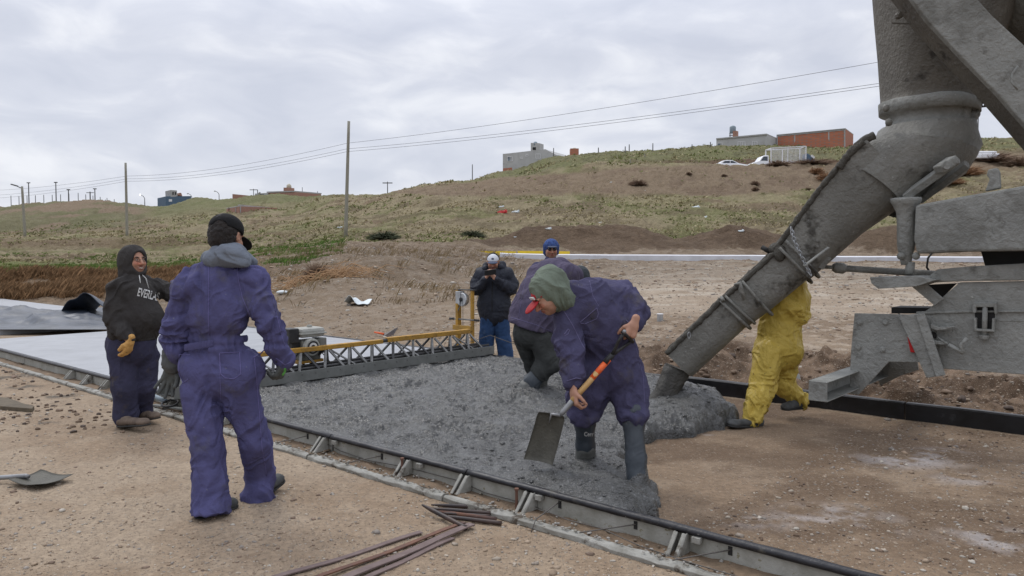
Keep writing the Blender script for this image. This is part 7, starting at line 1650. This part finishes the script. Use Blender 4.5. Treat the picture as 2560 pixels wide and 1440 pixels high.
# ================= D: bent worker from behind
YD = 7.85
def jD(px, py, dy=0): return W(px, py, YD+dy)
fwD = nz(A_(.55, .83, 0))
RD = frame(nz(A_(.55, .6, -.6)))
J = dict(pel=jD(1330, 830), chest=jD(1362, 725, .12), neck=jD(1400, 668, .25), head=jD(1432, 690, .40), R=RD, fwd=nz(A_(.5, .75, -.4)), shL=jD(1345, 690, .28), elL=jD(1370, 760, .45), wrL=jD(1420, 800, .55), shR=jD(1412, 690, .12), elR=jD(1450, 760, .2), wrR=jD(1470, 820, .35),
         hpL=jD(1312, 845, .05), knL=jD(1336, 915, .22), anL=jD(1345, 975, .25), hpR=jD(1352, 845, -.05), knR=jD(1375, 905, -.02), anR=jD(1330, 965, -.05), toL=jD(1372, 992, .3), toR=jD(1350, 985, .1))
pD = body_mesh("bent worker from behind in a purple-grey jacket, dark trousers and cement-caked boots", J, 1., hand_args=(hand_prims(J['wrL'], A_(.4, .3, -.8), A_(0, -1, 0), A_(1, 0, 0)), hand_prims(J['wrR'], A_(.4, .3, -.8), A_(0, -1, 0), A_(-1, 0, 0))))
latD = nz(A_(.83, -.55, 0)); fD = J['fwd']
jk = [C(jD(1328, 790), jD(1348, 745, .08), .235, .245, k=.06, fl=(fwD, .75)), C(jD(1350, 745, .08), jD(1372, 700, .2), .245, .215, k=.06, fl=(fD, .75)), C(jD(1352, 690, .25), jD(1415, 688, .1), .135, .135, k=.06), C(jD(1378, 680, .2), jD(1400, 668, .25), .14, .10, k=.05), C(jD(1322, 815, -.02), jD(1330, 790), .235, .24, k=.03, fl=(fwD, .78)), C(jD(1372, 822, .0), jD(1372, 780), .12, .14, k=.05)]
jk += limb([J['shL'], J['elL'], J['wrL']], [.11, .095, .07])+limb([J['shR'], J['elR'], J['wrR']], [.12, .10, .07])
jk += [HS(jD(1330, 817), A_(-.25, .1, -1))]
gD = garment("jacket", jk, 'jacketD', pD, [(jD(1325, 815), jD(1390, 690, .2)), (J['shR'], J['elR']), (J['shL'], J['elL'])], .018, vox=.0075, seed=43, joints=[J['shR'], jD(1300, 740)], fa=9, fr=6)
bD_ = bvh_of(gD); seam(gD, bD_, [(1277, 793), (1300, 800), (1340, 812), (1378, 828)], 'seamG', .003); seam(gD, bD_, [(1318, 680), (1305, 740), (1296, 795)], 'seamG', .002)
tr_ = [C(jD(1325, 830), jD(1335, 815), .18, .18, k=.04), C(J['hpL'], J['knL'], .118, .088, k=.02), C(J['knL'], jD(1346, 948, .2), .095, .075, k=.03), C(J['hpR'], jD(1370, 900, -.05), .13, .105, k=.02), C(jD(1372, 900, -.05), jD(1352, 930, -.05), .12, .10, k=.03), E(jD(1378, 915, -.06), (.10, .10, .075), k=.03)]
garment("trousers", tr_, 'trouserD', pD, [(J['hpR'], J['knR']), (J['hpL'], J['knL'])], .022, vox=.007, seed=45, joints=[J['knR'], J['knL'], jD(1372, 920)], fa=14)
b1 = limb([jD(1362, 918, -.02), jD(1330, 955, -.05), jD(1322, 985, -.06)], [.085, .082, .088], k=.03)
garment("boot", b1, 'bootrubber', pD, [(jD(1365, 915), jD(1322, 985))], .014, vox=.0065, seed=47, fa=22)
garment("boot", limb([jD(1352, 945, .2), jD(1350, 975, .2), jD(1348, 1000, .2)], [.078, .075, .078], k=.03), 'bootcement', pD, [(jD(1352, 940), jD(1348, 1000))], .014, vox=.0065, seed=48)
garment("boot_cement", [E(jD(1318, 990, -.06), (.15, .12, .055), k=.03), E(jD(1310, 998, -.1), (.2, .15, .04), k=.03), C(jD(1318, 968, -.06), jD(1314, 990, -.08), .085, .11, k=.03)], 'bootcement', pD, vox=.008, extra=lambda V, N_: .03*(fbm(V[:, 0]*16, V[:, 1]*16, V[:, 2]*16, oct=3, seed=6)-.5))
garment("hood", [E(J['head'], (.11, .125, .12), RD), C(J['head'], J['neck'], .10, .11, k=.04)], 'jacketD', gD, vox=.008)

# ================= E: man with plaid cap and sunglasses behind
YE = 9.9
def jE(px, py, dy=0): return W(px, py, YE+dy)
fwE = A_(0, -1, 0); RE = frame(nz(A_(.08, -1, -.18)))
J = dict(pel=jE(1372, 790), chest=jE(1374, 705), neck=jE(1376, 655), head=jE(1378, 622), R=RE, fwd=fwE, shR=jE(1345, 672), elR=jE(1338, 735), wrR=jE(1345, 785, -.1), shL=jE(1408, 672), elL=jE(1415, 735), wrL=jE(1408, 785, -.1), hpR=jE(1355, 800), knR=jE(1354, 868), anR=jE(1354, 925), hpL=jE(1390, 800), knL=jE(1392, 868), anL=jE(1392, 925), toR=jE(1352, 935, -.15), toL=jE(1394, 935, -.15))
pE = body_mesh("man in a blue plaid cap and dark sunglasses behind the bent worker", J, 1.02, beard=.3, hand_args=(hand_prims(J['wrR'], A_(0, 0, -1), A_(1, 0, 0), A_(0, -1, 0)), hand_prims(J['wrL'], A_(0, 0, -1), A_(-1, 0, 0), A_(0, -1, 0))))
cv = [C(J['pel'], J['chest'], .18, .20, k=.05, fl=(fwE, .7)), C(J['shL'], J['shR'], .09, .09, k=.04), C(J['chest'], jE(1376, 650), .12, .075, k=.05)]+limb([J['shR'], J['elR'], J['wrR']], [.09, .075, .06])+limb([J['shL'], J['elL'], J['wrL']], [.09, .075, .06])+limb([J['hpR'], J['knR'], J['anR']], [.13, .10, .09], k=.025)+limb([J['hpL'], J['knL'], J['anL']], [.13, .10, .09], k=.025)
garment("coverall", cv, 'coverallG', pE, [(J['pel'], J['neck'])], .015, vox=.010, seed=53)
c_ = J['head']; cE = garment("cap", [E(c_+RE.T@A_(0, -.01, .04), (.097, .112, .092), RE), C(c_+RE.T@A_(-.085, -.01, .04), c_+RE.T@A_(-.085, -.01, -.06), .022, .02, k=.02), C(c_+RE.T@A_(.085, -.01, .04), c_+RE.T@A_(.085, -.01, -.06), .022, .02, k=.02), E(c_+RE.T@A_(0, .12, -.03), (.064, .08, .075), RE, op='s', k=.01), E(c_+RE.T@A_(0, -.05, -.05), (.09, .07, .09), RE, k=.03)], 'plaid', pE, vox=.006, rel=1)
garment("cap_bill", [E(c_+RE.T@A_(0, .11, .045), (.066, .05, .010), RE)], 'capblue', cE, vox=.005, rel=1)
garment("sunglasses", [E(c_+RE.T@A_(-.030, .096, .008), (.027, .012, .019), RE, k=.004), E(c_+RE.T@A_(.030, .096, .008), (.027, .012, .019), RE, k=.004), C(c_+RE.T@A_(-.07, .07, .012), c_+RE.T@A_(.07, .07, .012), .004, .004, k=.004)], 'lens', pE, vox=.004, rel=1)
for q in ('R', 'L'): shoe("boot", J['an'+q]*A_(1, 1, 0)+A_(0, .08, 0), J['an'+q]*A_(1, 1, 0)+A_(0, -.2, 0), 'bootrubber', pE)

# ================= F: crouched worker, dark grey hood just visible
YF = 9.0
def jF(px, py, dy=0): return W(px, py, YF+dy)
fwF = nz(A_(-.4, -.9, 0)); RF = frame(nz(A_(-.5, -.6, -.6)))
J = dict(pel=jF(1478, 850, .25), chest=jF(1470, 760, .12), neck=jF(1462, 712, .05), head=jF(1449, 694), R=RF, fwd=fwF, shR=jF(1440, 728), elR=jF(1432, 790), wrR=jF(1440, 840, -.1), shL=jF(1492, 725, .05), elL=jF(1500, 785), wrL=jF(1490, 840, -.1), hpR=jF(1462, 860, .2), knR=jF(1455, 905), anR=jF(1460, 945, .1), hpL=jF(1492, 860, .2), knL=jF(1495, 905), anL=jF(1495, 945, .1), toR=jF(1455, 950), toL=jF(1497, 950))
pF = body_mesh("stooping worker almost hidden behind the shovel man, only his dark grey hood showing", J, 1.0, hand_args=(hand_prims(J['wrR'], A_(0, 0, -1), A_(1, 0, 0), A_(0, -1, 0)), hand_prims(J['wrL'], A_(0, 0, -1), A_(-1, 0, 0), A_(0, -1, 0))))
cv = [C(J['pel'], J['chest'], .18, .19, k=.05, fl=(fwF, .7)), C(J['shL'], J['shR'], .08, .08, k=.04), C(J['chest'], J['neck'], .12, .09, k=.05)]+limb([J['shR'], J['elR'], J['wrR']], [.08, .07, .055])+limb([J['shL'], J['elL'], J['wrL']], [.08, .07, .055])+limb([J['hpR'], J['knR'], J['anR']], [.12, .10, .09], k=.025)+limb([J['hpL'], J['knL'], J['anL']], [.12, .10, .09], k=.025)
garment("coverall", cv, 'jeansC', pF, [(J['pel'], J['neck'])], .015, vox=.010, seed=63)
garment("hood", [E(J['head']+Z*.02, (.112, .125, .12), RF), C(J['head'], J['neck'], .10, .10, k=.04), E(J['head']+RF.T@A_(0, .12, -.01), (.065, .08, .09), RF, op='s', k=.01)], 'darkhood', pF, [(J['head']-Z*.1, J['head']+Z*.1)], .012, vox=.007, seed=64)
for q in ('R', 'L'): shoe("boot", J['an'+q]*A_(1, 1, 0)+A_(0, .1, .06), J['an'+q]*A_(1, 1, 0)+A_(0, -.16, .06), 'bootrubber', pF)

# ================= G: man shovelling
YG = 5.15
def jG(px, py, dy=0): return W(px, py, YG+dy)
fwG = nz(A_(-.55, -.83, 0)); RG = frame(nz(A_(-.70, -.30, -.68)), nz(A_(-.62, -.2, .72)))
J = dict(pel=jG(1530, 905), chest=jG(1478, 785, -.05), neck=jG(1428, 737, -.12), head=jG(1368, 735, -.2), R=RG, fwd=nz(A_(-.35, -.85, -.35)),
         shL=jG(1552, 735, .0), elL=jG(1590, 782, -.10), wrL=jG(1583, 818, -.20), shR=jG(1412, 790, -.12), elR=jG(1428, 882, -.20), wrR=jG(1437, 968, -.28),
         hpL=jG(1562, 935, .0), knL=jG(1582, 1030, -.10), anL=W(1593, 1195, 4.92), hpR=jG(1488, 940, -.02), knR=jG(1462, 1035, .0), anR=W(1462, 1120, 5.35), toL=W(1590, 1225, 4.85), toR=W(1450, 1140, 5.3))
sh_top = jG(1587, 826, -.27); sh_g1 = jG(1552, 848, -.26)
h_low = jG(1440, 1000, -.33)
gl = hand_prims(jG(1586, 808, -.24), nz(A_(-.35, -.30, -.85)), nz(A_(-.3, .9, -.2)), A_(-1, 0, -.1), curl=1.05, s=1.12)
gr_ = hand_prims(jG(1434, 975, -.31), nz(A_(.05, -.25, -.95)), nz(A_(.8, .35, 0)), A_(.3, -.9, 0), curl=.85, s=1.12)
pG = body_mesh("bending man in faded blue coverall, green hood and red cap, shovelling wet concrete", J, 1.03, beard=.15, hand_args=(gl, gr_))
bonesG = [(jG(1525, 885), jG(1440, 740, -.1)), (J['shL'], J['elL']), (J['elL'], J['wrL']), (J['shR'], J['elR']), (J['elR'], J['wrR']), (J['hpL'], J['knL']), (J['knL'], jG(1592, 1065)), (J['hpR'], J['knR']), (J['knR'], jG(1465, 1060)), (jG(1525, 895), J['pel'])]
cv = [C(jG(1520, 880), jG(1500, 815, -.03), .185, .205, k=.05, fl=(fwG, .78)), C(jG(1500, 815, -.03), jG(1475, 765, -.06), .205, .185, k=.05, fl=(fwG, .80)), C(jG(1440, 775, -.10), jG(1535, 742, .0), .115, .12, k=.05), C(jG(1475, 755, -.06), jG(1428, 738, -.1), .135, .10, k=.05), E(jG(1500, 735, .02), (.16, .14, .09), k=.05)]
cv += limb([jG(1545, 742), jG(1572, 760, -.04), J['elL'], jG(1586, 806, -.17)], [.105, .092, .078, .062], k=.03)
cv += limb([jG(1415, 800, -.13), jG(1418, 850, -.17), J['elR'], jG(1432, 930, -.25), jG(1437, 958, -.28)], [.092, .088, .082, .068, .058], k=.03)
cv += [C(jG(1530, 900), jG(1530, 925), .195, .205, k=.05, fl=(fwG, .78)), C(J['hpL'], jG(1574, 990, -.04), .140, .125, k=.025), C(jG(1574, 985, -.04), jG(1584, 1034, -.10), .125, .102, k=.03), C(J['hpR'], jG(1474, 990), .140, .125, k=.025), C(jG(1474, 985), jG(1464, 1028, .0), .125, .10, k=.03), E(jG(1584, 1038, -.12), (.102, .10, .045), k=.03), E(jG(1464, 1034, .0), (.102, .10, .045), k=.03), E(jG(1590, 985, .08), (.07, .1, .16), k=.04)]
def exG(V, N_):
    z = V[:, 2]; return .006*np.exp(-((z-jG(0, 1050)[2])/.05)**2)*np.sin(V[:, 0]*95+V[:, 1]*60)
cG = garment("coverall", cv, 'coverallG', pG, bonesG, .036, vox=.0058, seed=73, joints=[J['elL'], J['elR'], J['wrR'], jG(1515, 880), J['knL'], J['knR'], jG(1525, 960), jG(1552, 745), jG(1582, 1045), jG(1464, 1040), jG(1425, 790)], extra=exG, fa=14, fr=5.5)
bG_ = bvh_of(cG)
seam(cG, bG_, [(1450, 806), (1492, 770), (1496, 784), (1492, 797), (1462, 810), (1452, 808), (1450, 804)], 'seamG', .003); seam(cG, bG_, [(1409, 838), (1420, 823), (1424, 826), (1420, 835), (1411, 840)], 'seamG', .003)
seam(cG, bG_, [(1405, 770), (1430, 810), (1455, 860), (1475, 895), (1500, 910)], 'seamG', .0026); seam(cG, bG_, [(1474, 702), (1482, 740), (1500, 770)], 'seamG', .002); seam(cG, bG_, [(1590, 870), (1608, 940), (1612, 1010)], 'seamG', .002)
seam(cG, bG_, [(1565, 800), (1588, 820), (1598, 826)], 'seamG', .003); seam(cG, bG_, [(1418, 952), (1440, 945), (1456, 948)], 'seamG', .003)
h = hit(bG_, 1479, 796)
if h: MB().ball(h[0], .006, n=8, m=6).build("button", MT['blackplastic'], cG, smooth=True)
garment("collar", [C(jG(1412, 752, -.12), jG(1408, 775, -.16), .045, .04, k=.03), C(jG(1414, 745, -.12), jG(1420, 722, -.04), .06, .06, k=.03)], 'coverallG', cG, vox=.006)
for (a, b, c, nm) in ((W(1462, 1060, 5.22), W(1464, 1115, 5.26), W(1464, 1150, 5.30), 1), (W(1585, 1058, 5.02), W(1590, 1150, 4.94), W(1595, 1225, 4.87), 2)):
    bo = garment("boot", limb([a+Z*.08, a, b, c], [.066, .068, .064, .066], k=.03), 'bootrubber', pG, [(a, c)], .010, vox=.0055, seed=80+nm, fa=26)
    if nm == 1: text_on("Cerr", 1472, 1086, 10, 0, 0, bo, bvh_of(bo), 'print', 5.2, 15, .8)
    else:
        garment("boot_cement", [C(W(1592, 1172, 4.93), W(1595, 1225, 4.87), .071, .078, k=.03), E(W(1597, 1240, 4.87), (.13, .12, .045), k=.06), E(W(1618, 1222, 4.95), (.07, .08, .06), k=.05)], 'fresh', bo, vox=.006, extra=lambda V, N_: .024*(fbm(V[:, 0]*16, V[:, 1]*16, V[:, 2]*16, oct=4, seed=6)-.5))
garment("boot_cement", [C(W(1464, 1122, 5.26), W(1464, 1150, 5.30), .070, .072, k=.03)], 'bootcement', pG, vox=.006)
# hood, cap
c_ = J['head']; bk = jG(1400, 722, -.1)
hd = [E(c_+RG.T@A_(0, -.035, .035), (.106, .130, .116), RG), E(c_+RG.T@A_(0, -.10, .075), (.06, .07, .06), RG, k=.06), C(c_+RG.T@A_(0, -.05, -.05), jG(1415, 745, -.12), .105, .095, k=.05), E(c_+RG.T@A_(0, .125, -.040), (.075, .10, .080), RG, op='s', k=.015)]
garment("hood", hd, 'hoodgreen', pG, [(c_+RG.T@A_(0, -.05, .1), jG(1415, 745, -.12))], .024, vox=.0055, seed=85, fa=15, fr=8, joints=[bk], jr=.15)
cpg = garment("cap", [E(c_+RG.T@A_(0, .006, .035), (.076, .096, .060), RG), HS(c_+RG.T@A_(0, 0, .022), -RG[2])], 'capred', pG, vox=.006, rel=1)
garment("cap_bill", [E(c_+RG.T@A_(0, .132, .014), (.060, .066, .012), frame(nz(RG[1]-RG[2]*.12), RG[2])), E(c_+RG.T@A_(0, .127, -.002), (.048, .060, .010), frame(nz(RG[1]-RG[2]*.12), RG[2]), op='s', k=.004)], 'capred', cpg, vox=.0045, rel=1)
for dx in (-.03, -.008, .016): MB().box(c_+RG.T@A_(dx, .100, .052), (RG[0], RG[1], RG[2]), (.006, .005, .010)).build("cap_mark", MT['print'], cpg)
# shovel
sv = thing("shovel", "shovel with wooden shaft, orange collar and black grip dug into the wet concrete", "shovel", W(1360, 1135, 5.0))
sb = W(1405, 1035, 4.80); st_ = W(1522, 898, 4.88); ax_ = nz(st_-sb); 
ta = W(1500, 925, 4.86)
MB().tube([W(1430, 1002, 4.81), W(1470, 958, 4.84), W(1492, 932, 4.855)], [.0185, .019, .019], 14).build("shaft", MT['wood'], sv, smooth=True)
MB().tube([W(1480, 946, 4.847), W(1522, 898, 4.88)], [.0196, .0200], 14).build("painted_collar", MT['orange'], sv, smooth=True)
MB().tube([W(1398, 1040, 4.80), W(1408, 1030, 4.80), W(1425, 1010, 4.81), W(1440, 992, 4.82)], [.012, .017, .019, .0195], 12).build("socket", MT['steelgrey'], sv, smooth=True)
gp = MB(); gp.tube([W(1512, 908, 4.872), W(1528, 890, 4.885), W(1532, 885, 4.89)], [.0215, .021, .016], 10)
gp.tube([W(1528, 890, 4.885), W(1538, 872, 4.87), W(1545, 855, 4.84), W(1560, 832, 4.84)], [.013, .012, .011, .012], 8); gp.tube([W(1528, 890, 4.885), W(1545, 877, 4.90), W(1562, 865, 4.92), W(1578, 853, 4.92)], [.013, .012, .011, .012], 8)
gp.build("grip_fork", MT['blackplastic'], sv, smooth=True)
MB().tube([W(1557, 830, 4.83), W(1582, 855, 4.93)], .0125, 10).build("grip_bar", MT['blackplastic'], sv, smooth=True)
for q in (W(1561, 829, 4.825), W(1580, 853, 4.925)): MB().ball(q, .014, n=8, m=6).build("grip_end", MT['steelgrey'], sv, smooth=True)
tl, tr, bl, brr = W(1348, 1028, 4.84), W(1413, 1040, 4.80), W(1312, 1135, 4.86), W(1388, 1150, 4.80)
axb = nz((bl+brr)/2-(tl+tr)/2); sdb = nz(tr-tl); nb_ = nz(np.cross(axb, sdb)); nb_ = nb_ if np.dot(nb_, A_(0, -1, 0)) > 0 else -nb_
V_, F_ = shovel_blade((tl+tr)/2, axb, sdb, nb_, np.linalg.norm((bl+brr)/2-(tl+tr)/2)+.03, np.linalg.norm(tr-tl)*1.12, .022); mk("blade", V_, F_, MT['shovelblade'], sv)
ym = (tl+tr)/2; MB().tube([ym+nb_*.012+axb*.06, ym+nb_*.02, W(1400, 1038, 4.79)], [.004, .010, .013], 8).build("step_rib", MT['steelgrey'], sv, smooth=True)

# ================= H: worker in the yellow rain suit behind the chute
YH = 6.95+.25
def jH(px, py, dy=0): return W(px, py, YH+dy)
fwH = nz(A_(-1, -.15, 0)); RH = frame(nz(A_(-.9, -.2, -.2)))
J = dict(pel=jH(1948, 855), chest=jH(1965, 745, .05), neck=jH(1975, 680, .05), head=jH(1985, 632, .05), R=RH, fwd=fwH, shR=jH(1965, 715, .2), elR=jH(1925, 745, .25), wrR=jH(1880, 720, .2), shL=jH(1990, 715, -.08), elL=jH(1998, 790, -.08), wrL=jH(1958, 745, -.12),
         hpL=jH(1925, 885, -.08), knL=jH(1905, 965, -.15), anL=W(1888, 1042, 6.88), hpR=jH(1962, 885, .1), knR=jH(1958, 965, .05), anR=jH(2005, 1003, .05), toL=W(1855, 1060, 6.80), toR=jH(1965, 1018, .05))
pH = body_mesh("walking worker in a yellow rain suit, his head hidden behind the chute", J, 1.0, hand_args=(hand_prims(J['wrL'], A_(-.6, 0, .6), A_(0, 1, 0), A_(0, 0, 1)), hand_prims(J['wrR'], A_(-1, 0, .2), A_(0, -1, 0), A_(0, 0, 1))))
cv = [C(jH(1950, 825), jH(1958, 765, .03), .185, .205, k=.05, fl=(np.cross(fwH, Z), .80)), C(jH(1958, 765, .03), jH(1970, 715, .05), .205, .165, k=.05), C(jH(1972, 700), jH(1985, 680), .13, .09, k=.05), C(jH(1945, 868), jH(1950, 835), .205, .18, k=.04)]
cv += limb([jH(1988, 712, -.06), jH(2000, 745, -.08), J['elL'], jH(1985, 770, -.12), J['wrL']], [.10, .092, .085, .07, .055], k=.03)+limb([J['shR'], J['elR'], J['wrR']], [.095, .08, .06])
cv += [C(J['hpL'], J['knL'], .145, .112, k=.02), C(J['knL'], jH(1890, 1015, -.3), .112, .098, k=.03), C(jH(1890, 1015, -.3), jH(1887, 1038, -.33), .095, .092, k=.02), C(J['hpR'], J['knR'], .135, .10, k=.02), C(J['knR'], jH(2002, 1000, .05), .105, .075, k=.03), E(jH(1960, 880), (.17, .18, .15), k=.05)]
cH = garment("rain_suit", cv, 'coverallH', pH, [(jH(1948, 860), jH(1975, 700)), (J['hpL'], J['knL']), (J['knL'], J['anL']), (J['hpR'], J['knR']), (J['knR'], J['anR']), (J['shL'], J['elL']), (J['elL'], J['wrL'])], .040, vox=.0062, seed=93, joints=[J['knL'], jH(1990, 815), jH(1998, 830), J['elL'], J['pel'], jH(1888, 1020, -.3), J['anR'], jH(1950, 960)], fa=15, fr=7)
garment("hood", [E(J['head'], (.11, .12, .13), RH), C(J['head'], J['neck'], .10, .11, k=.04), E(J['head']+RH.T@A_(0, .12, -.01), (.065, .08, .09), RH, op='s', k=.01)], 'coverallH', cH, vox=.008)
garment("glove", [dict(p, r0=p['r0']+.004, r1=p['r1']+.004) for p in hand_prims(J['wrL'], A_(-.6, 0, .6), A_(0, 1, 0), A_(0, 0, 1))], 'glovegrey', pH, vox=.005)
shoe("boot", W(1906, 1069, 6.92), W(1822, 1067, 6.74), 'shoegrey', pH, w=.06, ankle=jH(1887, 1040, -.33)); shoe("boot", jH(2006, 1022, .05), jH(1955, 1026, -.05)+Z*-.0, 'shoegrey', pH, w=.05)
# falling concrete under the chute
V = []; n = 40; L_ = [(1632, 915, 1728, 945, 7.22), (1645, 905, 1722, 945, 7.22), (1642, 935, 1718, 962, 7.21), (1640, 960, 1708, 975, 7.2), (1632, 982, 1706, 985, 7.2), (1612, 1000, 1725, 1000, 7.2), (1590, 1010, 1745, 1010, 7.2)]
L_ = [(1664, 908, 1722, 930, 7.24), (1656, 922, 1722, 942, 7.23), (1650, 938, 1714, 955, 7.22), (1644, 954, 1706, 966, 7.21), (1638, 970, 1700, 978, 7.2), (1628, 984, 1706, 990, 7.2), (1602, 997, 1732, 1000, 7.2), (1580, 1012, 1755, 1012, 7.2)]
V = []
for i in range(40):
    f = i/39*(len(L_)-1); j = min(int(f), len(L_)-2); u_ = f-j; q = [L_[j][k]*(1-u_)+L_[j+1][k]*u_ for k in range(5)]
    a, b = W(q[0], q[1], q[4]), W(q[2], q[3], q[4]); c = (a+b)/2; h = (b-a)/2
    for k in range(n):
        th_ = 2*math.pi*k/n; r = 1+.34*(float(fbm(np.array([math.cos(th_)*2.2+c[0]]), np.array([math.sin(th_)*2.2]), np.array([i*.17]), oct=4, seed=91)[0])-.5)
        V.append(c+h*math.cos(th_)*r+A_(0, 1, 0)*math.sin(th_)*.12*r)
Fc = [(i*n+k, i*n+(k+1) % n, (i+1)*n+(k+1) % n, (i+1)*n+k) for i in range(39) for k in range(n)]+[tuple(range(n))]
o = mk("falling_concrete", V, Fc, MT['stream']); tag(o, "thick stream of wet concrete falling from the chute's mouth", kind='stuff')
# done
